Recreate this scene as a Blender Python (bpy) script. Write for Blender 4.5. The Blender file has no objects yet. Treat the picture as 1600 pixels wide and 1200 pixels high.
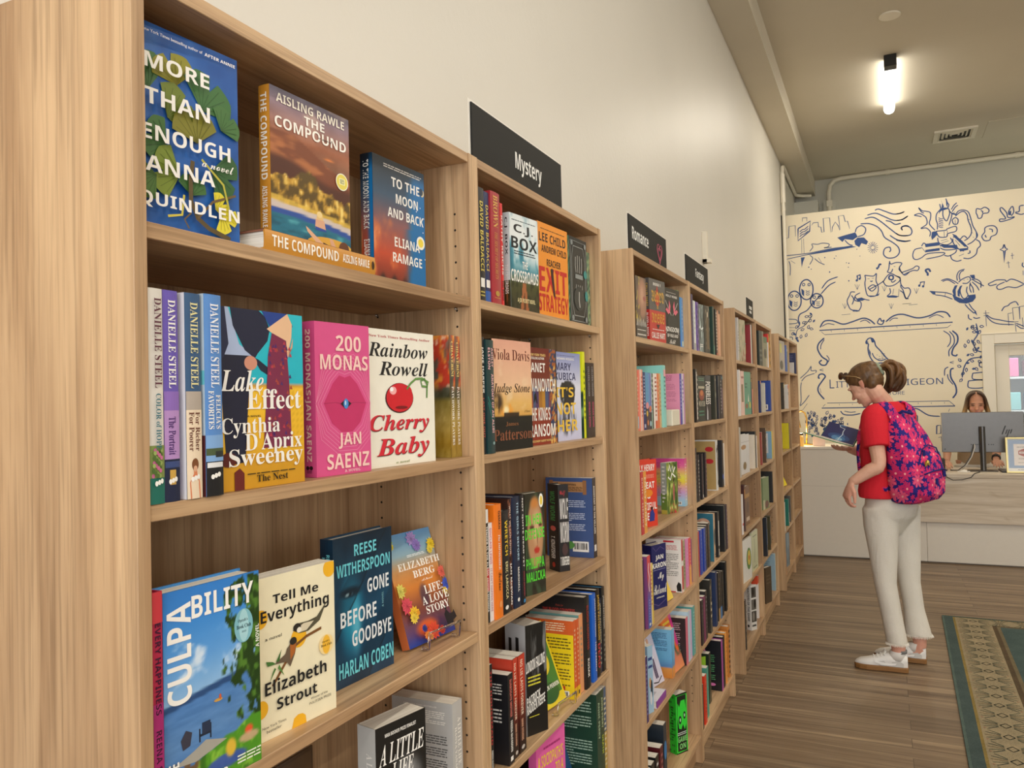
import bpy, bmesh, math, random
from mathutils import Vector, Matrix, Euler
import numpy as np

scene = bpy.context.scene
COL = scene.collection
PI = math.pi
R = math.radians

# ---------------------------------------------------------------- camera
cam_data = bpy.data.cameras.new('camera')
cam_data.sensor_width = 36.0
cam_data.lens = 1237.2 / 1600 * 36.0
cam_data.clip_start = 0.05
cam = bpy.data.objects.new('camera', cam_data)
COL.objects.link(cam)
yaw, pitch, roll = 0.43787522, 0.02480741, -0.02496377
fw = Vector((-math.sin(yaw) * math.cos(pitch), math.cos(yaw) * math.cos(pitch), math.sin(pitch)))
rt = Vector((math.cos(yaw), math.sin(yaw), 0))
up = rt.cross(fw)
rt2 = rt * math.cos(roll) + up * math.sin(roll)
up2 = -rt * math.sin(roll) + up * math.cos(roll)
M = Matrix((rt2, up2, -fw)).transposed().to_4x4()
M.translation = Vector((0.72441752, 0.0, 1.50320005))
cam.matrix_world = M
scene.camera = cam

# ---------------------------------------------------------------- colour management
scene.view_settings.view_transform = 'Standard'
scene.view_settings.look = 'None'
scene.view_settings.gamma = 1.0
scene.view_settings.use_curve_mapping = False
scene.view_settings.exposure = 0.0
scene.cycles.use_denoising = True
scene.cycles.max_bounces = 8
scene.cycles.diffuse_bounces = 5
scene.cycles.caustics_reflective = False
scene.cycles.caustics_refractive = False

# ---------------------------------------------------------------- daylight outside the shop windows
world = bpy.data.worlds.new('daylight')
scene.world = world
world.use_nodes = True
wn = world.node_tree
bg = wn.nodes['Background']
bg.inputs[0].default_value = (0.80, 0.90, 1.0, 1)
bg.inputs[1].default_value = 1.2

def area(name, loc, rot, sx, sy, power, color, spread=180):
    d = bpy.data.lights.new(name, 'AREA')
    d.shape = 'RECTANGLE'
    d.size, d.size_y = sx, sy
    d.energy = power
    d.color = color
    d.spread = R(spread)
    o = bpy.data.objects.new(name, d)
    COL.objects.link(o)
    o.location = loc
    o.rotation_euler = rot
    return o
# street window behind the camera, and an unseen fill light added far to the right
area('street_window_daylight', (2.3, -3.0, 2.0), (R(90), 0, 0), 4.4, 3.0, 150, (1.0, 0.98, 0.96))
area('side_fill_light', (7.3, -1.0, 2.6), (R(90), 0, R(90)), 3.0, 1.6, 30, (1.0, 0.97, 0.93))

# ---------------------------------------------------------------- helpers
def lin(c):
    c = c / 255.0
    return c / 12.92 if c <= 0.04045 else ((c + 0.055) / 1.055) ** 2.4
def rgb(r, g, b):
    return (lin(r), lin(g), lin(b), 1.0)
def hexc(h):
    return rgb(int(h[0:2], 16), int(h[2:4], 16), int(h[4:6], 16))

class MB:
    """collects geometry for ONE mesh"""
    def __init__(self):
        self.v = []; self.f = []; self.m = []; self.c = []
        self.col = (1, 1, 1, 1)
    def add(self, vs, fs, mat=0, col=None):
        n = len(self.v)
        self.v += [tuple(p) for p in vs]
        c = col or self.col
        self.c += [c] * len(vs)
        for f in fs:
            self.f.append(tuple(i + n for i in f)); self.m.append(mat)
    def box(self, a, b, mat=0, col=None):
        x0, y0, z0 = a; x1, y1, z1 = b
        vs = [(x0, y0, z0), (x1, y0, z0), (x1, y1, z0), (x0, y1, z0), (x0, y0, z1), (x1, y0, z1), (x1, y1, z1), (x0, y1, z1)]
        self.add(vs, [(0, 3, 2, 1), (4, 5, 6, 7), (0, 1, 5, 4), (1, 2, 6, 5), (2, 3, 7, 6), (3, 0, 4, 7)], mat, col)
    def loft(self, rings, mat=0, col=None, cap=True, closed=True):
        n = len(rings[0]); vs = [p for r in rings for p in r]; fs = []
        for i in range(len(rings) - 1):
            for j in range(n if closed else n - 1):
                k = (j + 1) % n
                fs.append((i * n + j, i * n + k, (i + 1) * n + k, (i + 1) * n + j))
        if cap and closed:
            fs.append(tuple(reversed(range(n)))); fs.append(tuple((len(rings) - 1) * n + j for j in range(n)))
        self.add(vs, fs, mat, col)
    def tube(self, path, rad, seg=8, mat=0, col=None):
        path = [Vector(p) for p in path]
        rad = rad if isinstance(rad, (list, tuple)) else [rad] * len(path)
        rings = []; prev = None
        for i, p in enumerate(path):
            t = (path[min(i + 1, len(path) - 1)] - path[max(i - 1, 0)])
            t = t.normalized() if t.length > 1e-9 else Vector((0, 0, 1))
            if prev is None:
                prev = Vector((0, 0, 1)).cross(t)
                if prev.length < 1e-3: prev = Vector((1, 0, 0)).cross(t)
            a = (prev - t * prev.dot(t)).normalized(); b = t.cross(a); prev = a
            rings.append([p + (a * math.cos(2 * PI * k / seg) + b * math.sin(2 * PI * k / seg)) * rad[i] for k in range(seg)])
        self.loft(rings, mat, col)
    def lathe(self, c, prof, seg=20, mat=0, col=None, axis='z'):
        rings = []
        for r, h in prof:
            ring = []
            for k in range(seg):
                a = 2 * PI * k / seg; u, w = r * math.cos(a), r * math.sin(a)
                ring.append((c[0] + u, c[1] + w, c[2] + h) if axis == 'z' else ((c[0] + h, c[1] + u, c[2] + w) if axis == 'x' else (c[0] + w, c[1] + h, c[2] + u)))
            rings.append(ring)
        self.loft(rings, mat, col)
    def ball(self, c, r, seg=12, mat=0, col=None, rot=None):
        r = r if isinstance(r, (list, tuple)) else (r, r, r)
        rings = []
        for i in range(seg // 2 + 1):
            t = PI * (i + 0.02 if i == 0 else (i - 0.02 if i == seg // 2 else i)) / (seg // 2)
            ring = []
            for k in range(seg):
                p = Vector((r[0] * math.sin(t) * math.cos(2 * PI * k / seg), r[1] * math.sin(t) * math.sin(2 * PI * k / seg), -r[2] * math.cos(t)))
                if rot: p = rot @ p
                ring.append(Vector(c) + p)
            rings.append(ring)
        self.loft(rings, mat, col)
    def build(self, name, mats, parent=None, smooth=False, bevel=0, colors=False, loc=None):
        me = bpy.data.meshes.new(name)
        me.from_pydata(self.v, [], self.f)
        if not isinstance(mats, (list, tuple)): mats = [mats]
        for mt in mats: me.materials.append(mt)
        if len(mats) > 1: me.polygons.foreach_set('material_index', self.m)
        if colors:
            at = me.color_attributes.new('Col', 'FLOAT_COLOR', 'POINT')
            at.data.foreach_set('color', [x for c in self.c for x in c])
        if smooth: me.polygons.foreach_set('use_smooth', [True] * len(me.polygons))
        me.validate(); me.update()
        if bevel:
            bm = bmesh.new(); bm.from_mesh(me)
            bmesh.ops.bevel(bm, geom=list(bm.edges), offset=bevel, segments=1, affect='EDGES', profile=0.5)
            bm.to_mesh(me); bm.free()
        o = bpy.data.objects.new(name, me)
        COL.objects.link(o)
        if parent is not None: o.parent = parent
        if loc is not None: o.location = loc
        return o

def thing(name, label, cat, loc=(0, 0, 0), rot=(0, 0, 0), group=None):
    o = bpy.data.objects.new(name, None)
    COL.objects.link(o)
    o.empty_display_size = 0.05
    o.location = loc; o.rotation_euler = rot
    o['label'] = label; o['category'] = cat
    if group: o['group'] = group
    return o
def tag(o, label, cat, group=None):
    o['label'] = label; o['category'] = cat
    if group: o['group'] = group
    return o
def struct(o):
    o['kind'] = 'structure'
    return o
def dup(root, loc=None, rot=None):
    r = root.copy(); COL.objects.link(r)
    if loc is not None: r.location = loc
    if rot is not None: r.rotation_euler = rot
    for ch in list(root.children):
        c = ch.copy(); COL.objects.link(c); c.parent = r
        for g in list(ch.children):
            d = g.copy(); COL.objects.link(d); d.parent = c
    return r

# ---------------------------------------------------------------- materials
def mat_base(name, rough=0.5, color=(0.8, 0.8, 0.8, 1), metal=0.0, spec=0.5):
    m = bpy.data.materials.new(name); m.use_nodes = True
    b = m.node_tree.nodes['Principled BSDF']
    b.inputs['Base Color'].default_value = color
    b.inputs['Roughness'].default_value = rough
    b.inputs['Metallic'].default_value = metal
    b.inputs['Specular IOR Level'].default_value = spec
    return m, m.node_tree, b
def node(nt, typ, **kw):
    n = nt.nodes.new(typ)
    for k, v in kw.items(): setattr(n, k, v)
    return n
def noise(nt, vec, scale, detail=3, rough=0.5, dist=0.0):
    n = node(nt, 'ShaderNodeTexNoise')
    n.inputs['Scale'].default_value = scale; n.inputs['Detail'].default_value = detail
    n.inputs['Roughness'].default_value = rough; n.inputs['Distortion'].default_value = dist
    if vec is not None: nt.links.new(vec, n.inputs['Vector'])
    return n
def ramp(nt, fac, stops):
    n = node(nt, 'ShaderNodeValToRGB'); cr = n.color_ramp
    while len(cr.elements) < len(stops): cr.elements.new(0.5)
    for e, (p, c) in zip(cr.elements, stops): e.position = p; e.color = c
    nt.links.new(fac, n.inputs['Fac'])
    return n
def mapping(nt, scale=(1, 1, 1), coord='Object', rnd=False):
    tc = node(nt, 'ShaderNodeTexCoord'); mp = node(nt, 'ShaderNodeMapping')
    mp.inputs['Scale'].default_value = scale
    nt.links.new(tc.outputs[coord], mp.inputs['Vector'])
    if rnd:
        oi = node(nt, 'ShaderNodeObjectInfo'); mu = node(nt, 'ShaderNodeVectorMath', operation='SCALE')
        mu.inputs[0].default_value = (37.0, 23.0, 51.0)
        nt.links.new(oi.outputs['Random'], mu.inputs['Scale'])
        nt.links.new(mu.outputs[0], mp.inputs['Location'])
    return mp.outputs['Vector']
def mixc(nt, fac, a, b, typ='MIX'):
    n = node(nt, 'ShaderNodeMix', data_type='RGBA', blend_type=typ)
    if isinstance(fac, (int, float)): n.inputs['Factor'].default_value = fac
    else: nt.links.new(fac, n.inputs['Factor'])
    for s, x in ((6, a), (7, b)):
        if isinstance(x, tuple): n.inputs[s].default_value = x
        else: nt.links.new(x, n.inputs[s])
    return n.outputs[2]
def bump(nt, bsdf, h, strength=0.2, dist=0.002):
    b = node(nt, 'ShaderNodeBump'); b.inputs['Strength'].default_value = strength; b.inputs['Distance'].default_value = dist
    nt.links.new(h, b.inputs['Height']); nt.links.new(b.outputs[0], bsdf.inputs['Normal'])

def oak(name, axis, light=(206, 174, 136), dark=(162, 128, 94)):
    m, nt, b = mat_base(name, 0.42, spec=0.35)
    s = {'z': (16, 16, 0.9), 'y': (16, 0.9, 16), 'x': (0.9, 16, 16)}[axis]
    v = mapping(nt, s, rnd=True)
    n1 = noise(nt, v, 1.0, 5, 0.6, 0.6)
    s2 = tuple(x * 9 if x > 1 else x * 3.5 for x in s)
    n2 = noise(nt, mapping(nt, s2, rnd=True), 1.0, 3, 0.7, 0.2)
    s3 = tuple(x * 0.35 if x > 1 else x * 0.8 for x in s)
    n3 = noise(nt, mapping(nt, s3, rnd=True), 1.0, 2, 0.5, 1.2)
    c1 = ramp(nt, n1.outputs['Fac'], [(0.30, rgb(*dark)), (0.46, rgb(*[(a + c) // 2 for a, c in zip(light, dark)])), (0.62, rgb(*light))])
    c2 = ramp(nt, n2.outputs['Fac'], [(0.32, (0.42, 0.38, 0.34, 1)), (0.52, (1, 1, 1, 1))])
    c3 = ramp(nt, n3.outputs['Fac'], [(0.35, (0.80, 0.76, 0.72, 1)), (0.65, (1.08, 1.05, 1.0, 1))])
    c = mixc(nt, 0.5, c1.outputs[0], c2.outputs[0], 'MULTIPLY')
    c = mixc(nt, 0.6, c, c3.outputs[0], 'MULTIPLY')
    nt.links.new(c, b.inputs['Base Color'])
    bump(nt, b, n2.outputs['Fac'], 0.12, 0.001)
    return m
M_OAKZ = oak('oak_laminate_upright', 'z')
M_OAKY = oak('oak_laminate_level', 'y')

def plaster(name, col, sc=60, st=0.08, rough=0.6):
    m, nt, b = mat_base(name, rough, rgb(*col))
    v = mapping(nt)
    n = noise(nt, v, sc, 4, 0.6); n2 = noise(nt, v, 1.3, 3, 0.5)
    c = ramp(nt, n2.outputs['Fac'], [(0.3, rgb(*[max(0, x - 5) for x in col])), (0.7, rgb(*col))])
    nt.links.new(c.outputs[0], b.inputs['Base Color'])
    bump(nt, b, n.outputs['Fac'], st, 0.004)
    return m
M_WALL = plaster('wall_paint', (218, 214, 204), 45, 0.22, 0.45)
M_CEIL = plaster('ceiling_paint', (208, 200, 182), 30, 0.05, 0.8)
M_PART = plaster('mural_wall_paint', (234, 224, 200), 40, 0.06)
M_TRIM = plaster('trim_paint', (232, 225, 208), 30, 0.03, 0.4)
M_BACKW = plaster('far_wall_paint', (205, 203, 192), 30, 0.05)

def plain(name, col, rough=0.5, metal=0.0, spec=0.5, var=0.06, sc=25):
    m, nt, b = mat_base(name, rough, rgb(*col), metal, spec)
    n = noise(nt, mapping(nt), sc, 3)
    k = 1 - var
    lo = tuple(lin(x) * k for x in col) + (1,)
    c = ramp(nt, n.outputs['Fac'], [(0.3, lo), (0.7, rgb(*col))])
    nt.links.new(c.outputs[0], b.inputs['Base Color'])
    return m
def vcol(name, rough=0.4, coat=0.0, spec=0.5):
    m, nt, b = mat_base(name, rough, spec=spec)
    a = node(nt, 'ShaderNodeVertexColor', layer_name='Col')
    n = noise(nt, mapping(nt), 40, 2)
    c = ramp(nt, n.outputs['Fac'], [(0.2, (0.94, 0.94, 0.94, 1)), (0.8, (1, 1, 1, 1))])
    nt.links.new(mixc(nt, 1.0, a.outputs['Color'], c.outputs[0], 'MULTIPLY'), b.inputs['Base Color'])
    b.inputs['Coat Weight'].default_value = coat
    return m
def emis(name, col, strength):
    m, nt, b = mat_base(name, 0.4, rgb(*col))
    b.inputs['Emission Color'].default_value = rgb(*col)
    b.inputs['Emission Strength'].default_value = strength
    return m
M_PRINT = vcol('printed_paper', 0.38, 0.12)
M_BLACK = plain('black_plastic', (24, 24, 24), 0.45)
M_WHITE = plain('white_paint', (236, 232, 222), 0.45)
M_STEEL = plain('brushed_steel', (190, 190, 188), 0.3, 1.0)
def pages():
    m, nt, b = mat_base('page_edges', 0.8)
    v = mapping(nt, (700, 3, 3))
    n = noise(nt, v, 1.0, 2)
    c = ramp(nt, n.outputs['Fac'], [(0.3, rgb(205, 198, 184)), (0.65, rgb(238, 233, 222))])
    nt.links.new(c.outputs[0], b.inputs['Base Color'])
    return m
M_PAGES = pages()
# ================================================================ the room
XW, XR, YF, YB, YM, ZC = -0.28, 7.5, -3.2, 11.55, 9.68, 4.4500
def floor_mat():
    m, nt, b = mat_base('laminate_planks', 0.42, spec=0.4)
    tc = node(nt, 'ShaderNodeTexCoord')
    br = node(nt, 'ShaderNodeTexBrick')
    br.offset = 0.37; br.offset_frequency = 2
    br.inputs['Scale'].default_value = 1.0
    br.inputs['Brick Width'].default_value = 1.25; br.inputs['Row Height'].default_value = 0.105
    br.inputs['Mortar Size'].default_value = 0.0012; br.inputs['Mortar Smooth'].default_value = 0.2
    br.inputs['Color1'].default_value = (0, 0, 0, 1); br.inputs['Color2'].default_value = (1, 1, 1, 1); br.inputs['Mortar'].default_value = (0.5, 0.5, 0.5, 1)
    nt.links.new(tc.outputs['Object'], br.inputs['Vector'])
    # every plank gets its own shift along the grain
    sc = node(nt, 'ShaderNodeVectorMath', operation='SCALE'); sc.inputs['Scale'].default_value = 17.0
    nt.links.new(br.outputs['Color'], sc.inputs[0])
    def streak(s, det, dis):
        mp = node(nt, 'ShaderNodeMapping'); mp.inputs['Scale'].default_value = s
        nt.links.new(tc.outputs['Object'], mp.inputs['Vector'])
        ad = node(nt, 'ShaderNodeVectorMath', operation='ADD')
        nt.links.new(mp.outputs[0], ad.inputs[0]); nt.links.new(sc.outputs[0], ad.inputs[1])
        return noise(nt, ad.outputs[0], 1.0, det, 0.6, dis)
    n1 = streak((0.7, 22, 1), 4, 0.5)
    n2 = streak((5, 190, 1), 3, 0.2)
    c1 = ramp(nt, n1.outputs['Fac'], [(0.28, rgb(92, 74, 56)), (0.45, rgb(126, 105, 82)), (0.58, rgb(144, 123, 98)), (0.72, rgb(176, 153, 122))])
    c2 = ramp(nt, n2.outputs['Fac'], [(0.3, (0.62, 0.6, 0.58, 1)), (0.6, (1, 1, 1, 1))])
    c3 = ramp(nt, br.outputs['Color'], [(0.0, (0.76, 0.75, 0.74, 1)), (1.0, (0.98, 0.97, 0.95, 1))])
    c = mixc(nt, 0.55, c1.outputs[0], c2.outputs[0], 'MULTIPLY')
    c = mixc(nt, 1.0, c, c3.outputs[0], 'MULTIPLY')
    c = mixc(nt, br.outputs['Fac'], c, rgb(70, 55, 42))
    nt.links.new(c, b.inputs['Base Color'])
    bump(nt, b, n2.outputs['Fac'], 0.1, 0.001)
    return m
g = MB(); g.box((XW - .2, YF - .2, -0.1), (XR + .2, YB + .2, 0)); struct(g.build('floor', floor_mat()))
g = MB(); g.box((XW - .2, YF - .2, ZC), (XR + .2, YB + .2, ZC + .1)); struct(g.build('ceiling', M_CEIL))
g = MB(); g.box((XW - .2, YF - .2, 0), (XW, YB + .2, ZC)); struct(g.build('wall_left', M_WALL))
g = MB(); g.box((XW, YB, 0), (XR, YB + .2, ZC)); struct(g.build('wall_back', M_BACKW))
# right wall with a wide unseen opening, front wall with the street window
g = MB()
g.box((XR, YF, 0), (XR + .2, YB, 0.85)); g.box((XR, YF, 3.35), (XR + .2, YB, ZC)); g.box((XR, YF, .85), (XR + .2, -2.6, 3.35)); g.box((XR, .6, .85), (XR + .2, YB, 3.35))
struct(g.build('wall_right', M_WALL))
g = MB()
g.box((XW, YF - .2, 0), (XR, YF, 0.45)); g.box((XW, YF - .2, 3.55), (XR, YF, ZC)); g.box((XW, YF - .2, .45), (0.05, YF, 3.55)); g.box((4.55, YF - .2, .45), (XR, YF, 3.55))
struct(g.build('wall_front', M_WALL))
# dropped soffit along the left wall
g = MB(); g.box((XW, YF, 4.2395), (-0.0283, YB, ZC)); struct(g.build('ceiling_soffit', M_CEIL))
# partition that carries the mural, with the door opening cut out on the right
DX0, DX1, DZ = 1.795, 2.72, 2.005       # door opening
PX0, PX1, PT = -0.262, 4.2, 3.61
g = MB()
g.box((PX0, YM, 0), (DX0, YM + .12, PT)); g.box((DX0, YM, DZ), (DX1, YM + .12, PT)); g.box((DX1, YM, 0), (PX1, YM + .12, PT))
struct(g.build('wall_partition', M_PART))
# pilaster and box on the far wall above the partition
g = MB(); g.box((XW, YB - .28, 3.2), (0.02, YB, 4.12)); g.box((0.075, YB - .07, 3.2), (0.235, YB, 4.14)); struct(g.build('wall_pilaster', M_BACKW))

# conduits
g = MB()
g.tube([(0.15, YB - .09, 3.9), (0.15, YB - .09, 4.24), (0.17, YB - .09, 4.34), (0.22, YB - .09, 4.395), (0.3, YB - .09, 4.415), (0.6, YB - .09, 4.418), (4.8, YB - .09, 4.418)], 0.028, 8)
g.box((0.12, YB - .13, 4.05), (0.19, YB - .05, 4.13)); g.tube([(0.85, YB - .09, 4.418), (0.9, YB - .09, 4.418)], 0.036, 8); g.tube([(2.3, YB - .09, 4.418), (2.35, YB - .09, 4.418)], 0.036, 8)
tag(g.build('electrical_conduit', M_TRIM, smooth=False), 'white conduit pipe running along the far wall just under the ceiling', 'pipe')
g = MB()
g.tube([(XW + .03, 9.60, 2.02), (XW + .03, 9.60, 4.10), (XW + .03, 9.63, 4.17), (XW + .03, 9.75, 4.205), (XW + .03, 11.2, 4.205), (XW + .1, 11.27, 4.2), (-0.06, 11.29, 4.19)], 0.02, 8)
g.tube([(XW + .03, 9.60, 3.75), (XW + .03, 9.60, 4.08)], 0.028, 8)
g.box((XW, 9.62, 3.66), (XW + .05, 9.66, 3.7))
tag(g.build('wall_conduit', M_TRIM), 'thin white conduit climbing the corner left of the mural', 'pipe')
g = MB(); g.box((XW, 9.585, 2.0), (XW + .012, 9.675, 3.6)); struct(g.build('gap_shade_strip', M_BLACK))  # black strip paints the shade of the gap beside the mural wall
# small white bracket on the long wall
g = MB(); g.box((XW, 5.02, 2.36), (XW + .03, 5.06, 2.56)); g.box((XW, 5.02, 2.36), (XW + .05, 5.08, 2.385))
tag(g.build('wall_bracket', M_TRIM, bevel=0.002), 'small white bracket high on the bare wall above the bookcases', 'bracket')

# ---------------------------------------------------------------- ceiling lamps (the visible one and its row mates out of the frame)
M_TUBE = emis('lit_tube', (255, 250, 238), 9.0)
def batten(x, y, label):
    t = thing('ceiling_light', label, 'light', (x, y, ZC), group='tube lamps on the ceiling')
    g = MB(); L = 0.62
    g.lathe((0, -L + .06, -.055), [(0.047, 0), (0.05, .01), (0.05, 2 * L - .06), (0.047, 2 * L - .05)], 20, axis='y'); g.build('tube', M_TUBE, t, smooth=True)
    g = MB(); g.box((-.05, -L - .06, -.1), (.05, -L + .055, 0)); g.build('end_cap', M_BLACK, t, bevel=.004)
    g = MB(); g.box((-.03, -L, -.02), (.03, L + .02, 0)); g.build('mounting_rail', M_WHITE, t)
    area('tube_glow', (x, y, ZC - .12), (0, 0, 0), .09, 1.25, 27, (1.0, 0.91, 0.77))
    return t
batten(0.875, 8.25, 'bright tube lamp with a black end cap on the ceiling')
for k, (x, y) in enumerate([(2.1, 5.2), (2.1, 2.2), (2.1, -0.8), (3.9, 8.25), (3.9, 5.2), (3.9, 2.2), (3.9, -0.8)]):
    batten(x, y, 'tube lamp on the ceiling outside the photo')

# round plate, vent, hatch
g = MB(); g.lathe((0.867, 6.79, ZC - .012), [(0.078, 0.012), (0.078, 0.002), (0.07, 0), (0.0005, 0)], 28)
tag(g.build('ceiling_plate', M_TRIM, smooth=False), 'round white cover plate on the ceiling above the tube lamp', 'plate')
t = thing('ceiling_vent', 'square white air vent in the ceiling right of the tube lamp', 'vent', (1.56, 10.28, ZC))
g = MB()
for a, b2 in (((-.215, -.215, -.02), (.215, -.17, 0)), ((-.215, .17, -.02), (.215, .215, 0)), ((-.215, -.17, -.02), (-.17, .17, 0)), ((.17, -.17, -.02), (.215, .17, 0))): g.box(a, b2)
g.build('frame', M_TRIM, t)
g = MB()
for r in (0.15, 0.11, 0.07, 0.03):
    for sx in (-1, 1):
        g.add([(sx * r, -r, -.016), (sx * r, r, -.016), (sx * (r + .022), r + .022, -.002), (sx * (r + .022), -r - .022, -.002)], [(0, 1, 2, 3)])
        g.add([(-r, sx * r, -.016), (r, sx * r, -.016), (r + .022, sx * (r + .022), -.002), (-r - .022, sx * (r + .022), -.002)], [(0, 1, 2, 3)])
g.build('louvre', M_TRIM, t)
g = MB(); g.box((-.18, -.18, -.0015), (.18, .18, 0)); g.build('duct_opening', M_BLACK, t)
g = MB(); g.box((1.86, 9.97, ZC - .008), (2.6, 10.6, ZC)); tag(g.build('ceiling_hatch', M_CEIL, bevel=.003), 'flat access hatch in the ceiling right of the air vent', 'hatch')

# ================================================================ door in the partition
t = bpy.data.objects.new('door_1', None); COL.objects.link(t); struct(t); t.location = (DX0, YM, 0)
W = DX1 - DX0
g = MB(); g.box((-.115, -.03, 0), (.0, 0, DZ + .11)); g.box((0, -.03, DZ), (W, 0, DZ + .11)); g.box((W, -.03, 0), (W + .115, 0, DZ + .11))
g.box((-.115, -.036, DZ + .1), (W + .115, -.03, DZ + .112))
g.build('door_casing', M_TRIM, t, bevel=.003)
g = MB(); y0, y1 = .03, .07
g.box((0.01, y0, .01), (.135, y1, DZ - .01)); g.box((W - .135, y0, .01), (W - .01, y1, DZ - .01)); g.box((.135, y0, DZ - .13), (W - .135, y1, DZ - .01)); g.box((.135, y0, .01), (W - .135, y1, .30))
g.build('door_leaf', M_TRIM, t, bevel=.003)
m, nt, b = mat_base('door_glass', 0.03); b.inputs['Transmission Weight'].default_value = 1.0; b.inputs['IOR'].default_value = 1.45; b.inputs['Base Color'].default_value = (0.9, 0.95, 0.95, 1)
n_ = noise(nt, mapping(nt), 3.0, 2); bump(nt, b, n_.outputs['Fac'], 0.01, 0.001)
g = MB(); g.box((.13, .046, .29), (W - .13, .052, DZ - .12)); g.build('door_glass', m, t)

# back room seen through the door glass: shelves with boxes and balloons on the far wall
t = thing('stock_shelf', 'shelf of colourful stock seen through the door glass', 'shelf', (1.75, YB - .45, 0))
g = MB()
for z in (.05, .45, .85, 1.25, 1.65, 2.05): g.box((0, 0, z), (1.6, .4, z + .025))
for x in (0, .8, 1.575): g.box((x, 0, 0), (x + .02, .4, 2.3))
g.build('rack', M_STEEL, t)
cols = [(60, 190, 220), (215, 60, 150), (235, 240, 240), (30, 120, 190), (120, 205, 210), (240, 130, 180), (70, 90, 110), (150, 220, 225)]
rr = random.Random(4)
for z in (.475, .875, 1.275, 1.675):
    for x in (1.79, 2.03, 2.27, 2.585, 2.83, 3.07):
        w, h = rr.uniform(.15, .22), rr.uniform(.16, .34); c = cols[rr.randrange(8)]
        g = MB(); g.box((0, 0, 0), (w, .28, h)); o = g.build('stock_box', plain('stock_card', c, .6), None, bevel=.006, loc=(x, YB - .42, z + .0005))
        tag(o, 'coloured stock box on the rack behind the door glass', 'box', 'stock boxes behind the door glass')
area('stock_room_light', (2.6, 10.6, 3.2), (0, 0, 0), 1.0, .5, 60, (0.9, 0.97, 1.0))

# ================================================================ bookcases
SHELF_Z = [1.7146, 1.4020, 1.0610, 0.7450, 0.4510, 0.1150]
TH = 0.0187; HB = 2.0; DEP = 0.272
M_HOLE = plain('drilled_hole', (30, 22, 15), 0.9)
def bookcase(y0, y1, label, detail=True):
    t = thing('bookcase', label, 'bookcase', (0, y0, 0), group='oak bookcases along the wall')
    w = y1 - y0
    for s, (a, b2) in enumerate(((0, TH), (w - TH, w))):
        g = MB(); g.box((-DEP, a + .0003, 0), (0, b2 - .0003, HB))
        p = g.build('side_panel', [M_OAKZ, M_HOLE], t, bevel=.0009)
        if detail:
            bm = bmesh.new(); bm.from_mesh(p.data); yy = b2 - .0001 if s == 0 else a + .0001
            for z in [0.25 + .032 * k for k in range(52)]:
                for x in (-.0342, -.2226):
                    q = [bm.verts.new((x + .0026 * math.cos(2 * PI * j / 6), yy, z + .0026 * math.sin(2 * PI * j / 6))) for j in range(6)]
                    f = bm.faces.new(q if s else list(reversed(q))); f.material_index = 1
            bm.to_mesh(p.data); bm.free()
    g = MB(); g.box((-DEP + .002, TH, .1), (-DEP + .018, w - TH, HB - TH)); g.build('back_panel', M_OAKZ, t)
    g = MB(); g.box((-DEP + .004, TH, HB - TH - .0003), (-.002, w - TH, HB - .0003)); g.build('top_panel', M_OAKY, t, bevel=.0009)
    for i, z in enumerate(SHELF_Z):
        g = MB(); g.box((-DEP + .018, TH + .0006, z - TH), (-.004 if i < 5 else -.002, w - TH - .0006, z)); sh = g.build('shelf', M_OAKY, t, bevel=.0009)
        if detail and i < 4:
            for x in (-.0342, -.2226):
                g = MB(); g.ball((x, w - TH - .004, z - TH - .003), (.003, .005, .003), 8); g.build('shelf_pin', M_STEEL, sh, smooth=True)
    g = MB(); g.box((-.045, TH, 0), (-.028, w - TH, SHELF_Z[5] - TH)); g.build('plinth', M_OAKY, t)
    return t
YU = dict(A1=(.5960, 1.3905), A2=(1.3909, 2.1750), B1=(2.4910, 3.3290), B2=(3.3294, 4.1240), C1=(4.4480, 5.2400), C2=(5.2404, 6.0220), D1=(6.4670, 7.1900), D2=(7.1904, 7.9300))
bookcase(*YU['A1'], 'oak bookcase nearest the viewer, its large bare side panel filling the left edge')
bookcase(*YU['A2'], 'oak bookcase with the Mystery sign standing on top')
bookcase(*YU['B1'], 'oak bookcase with the Romance sign standing on top')
bookcase(*YU['B2'], 'oak bookcase with the Fantasy sign standing on top')
bookcase(*YU['C1'], 'oak bookcase under the smallest, farthest black sign')
bookcase(*YU['C2'], 'oak bookcase without a sign, right of the farthest black sign')
bookcase(*YU['D1'], 'oak bookcase with yellow books, last but one before the counter')
bookcase(*YU['D2'], 'nearly empty oak bookcase at the end beside the counter')
# ================================================================ lettering
_TXT = {}
_STY = {'rb': (0x1D400, 0x1D41A, 0x1D7CE), 'ri': (0x1D434, 0x1D44E, None), 'rbi': (0x1D468, 0x1D482, None), 'sc': (0x1D4D0, 0x1D4EA, None), 'fr': (0x1D56C, 0x1D586, None), 'sb': (0x1D5D4, 0x1D5EE, 0x1D7EC), 'ss': (0x1D5A0, 0x1D5BA, 0x1D7E2), 'si': (0x1D608, 0x1D622, None), 'mo': (0x1D670, 0x1D68A, 0x1D7F6)}
def styled(s, sty):
    if sty == 'n': return s
    U, L, D = _STY[sty]; r = ''
    for ch in s:
        if 'A' <= ch <= 'Z': r += chr(U + ord(ch) - 65)
        elif sty == 'ri' and ch == 'h': r += '\u210e'
        elif 'a' <= ch <= 'z': r += chr(L + ord(ch) - 97)
        elif '0' <= ch <= '9' and D: r += chr(D + ord(ch) - 48)
        else: r += ch
    return r
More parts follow.
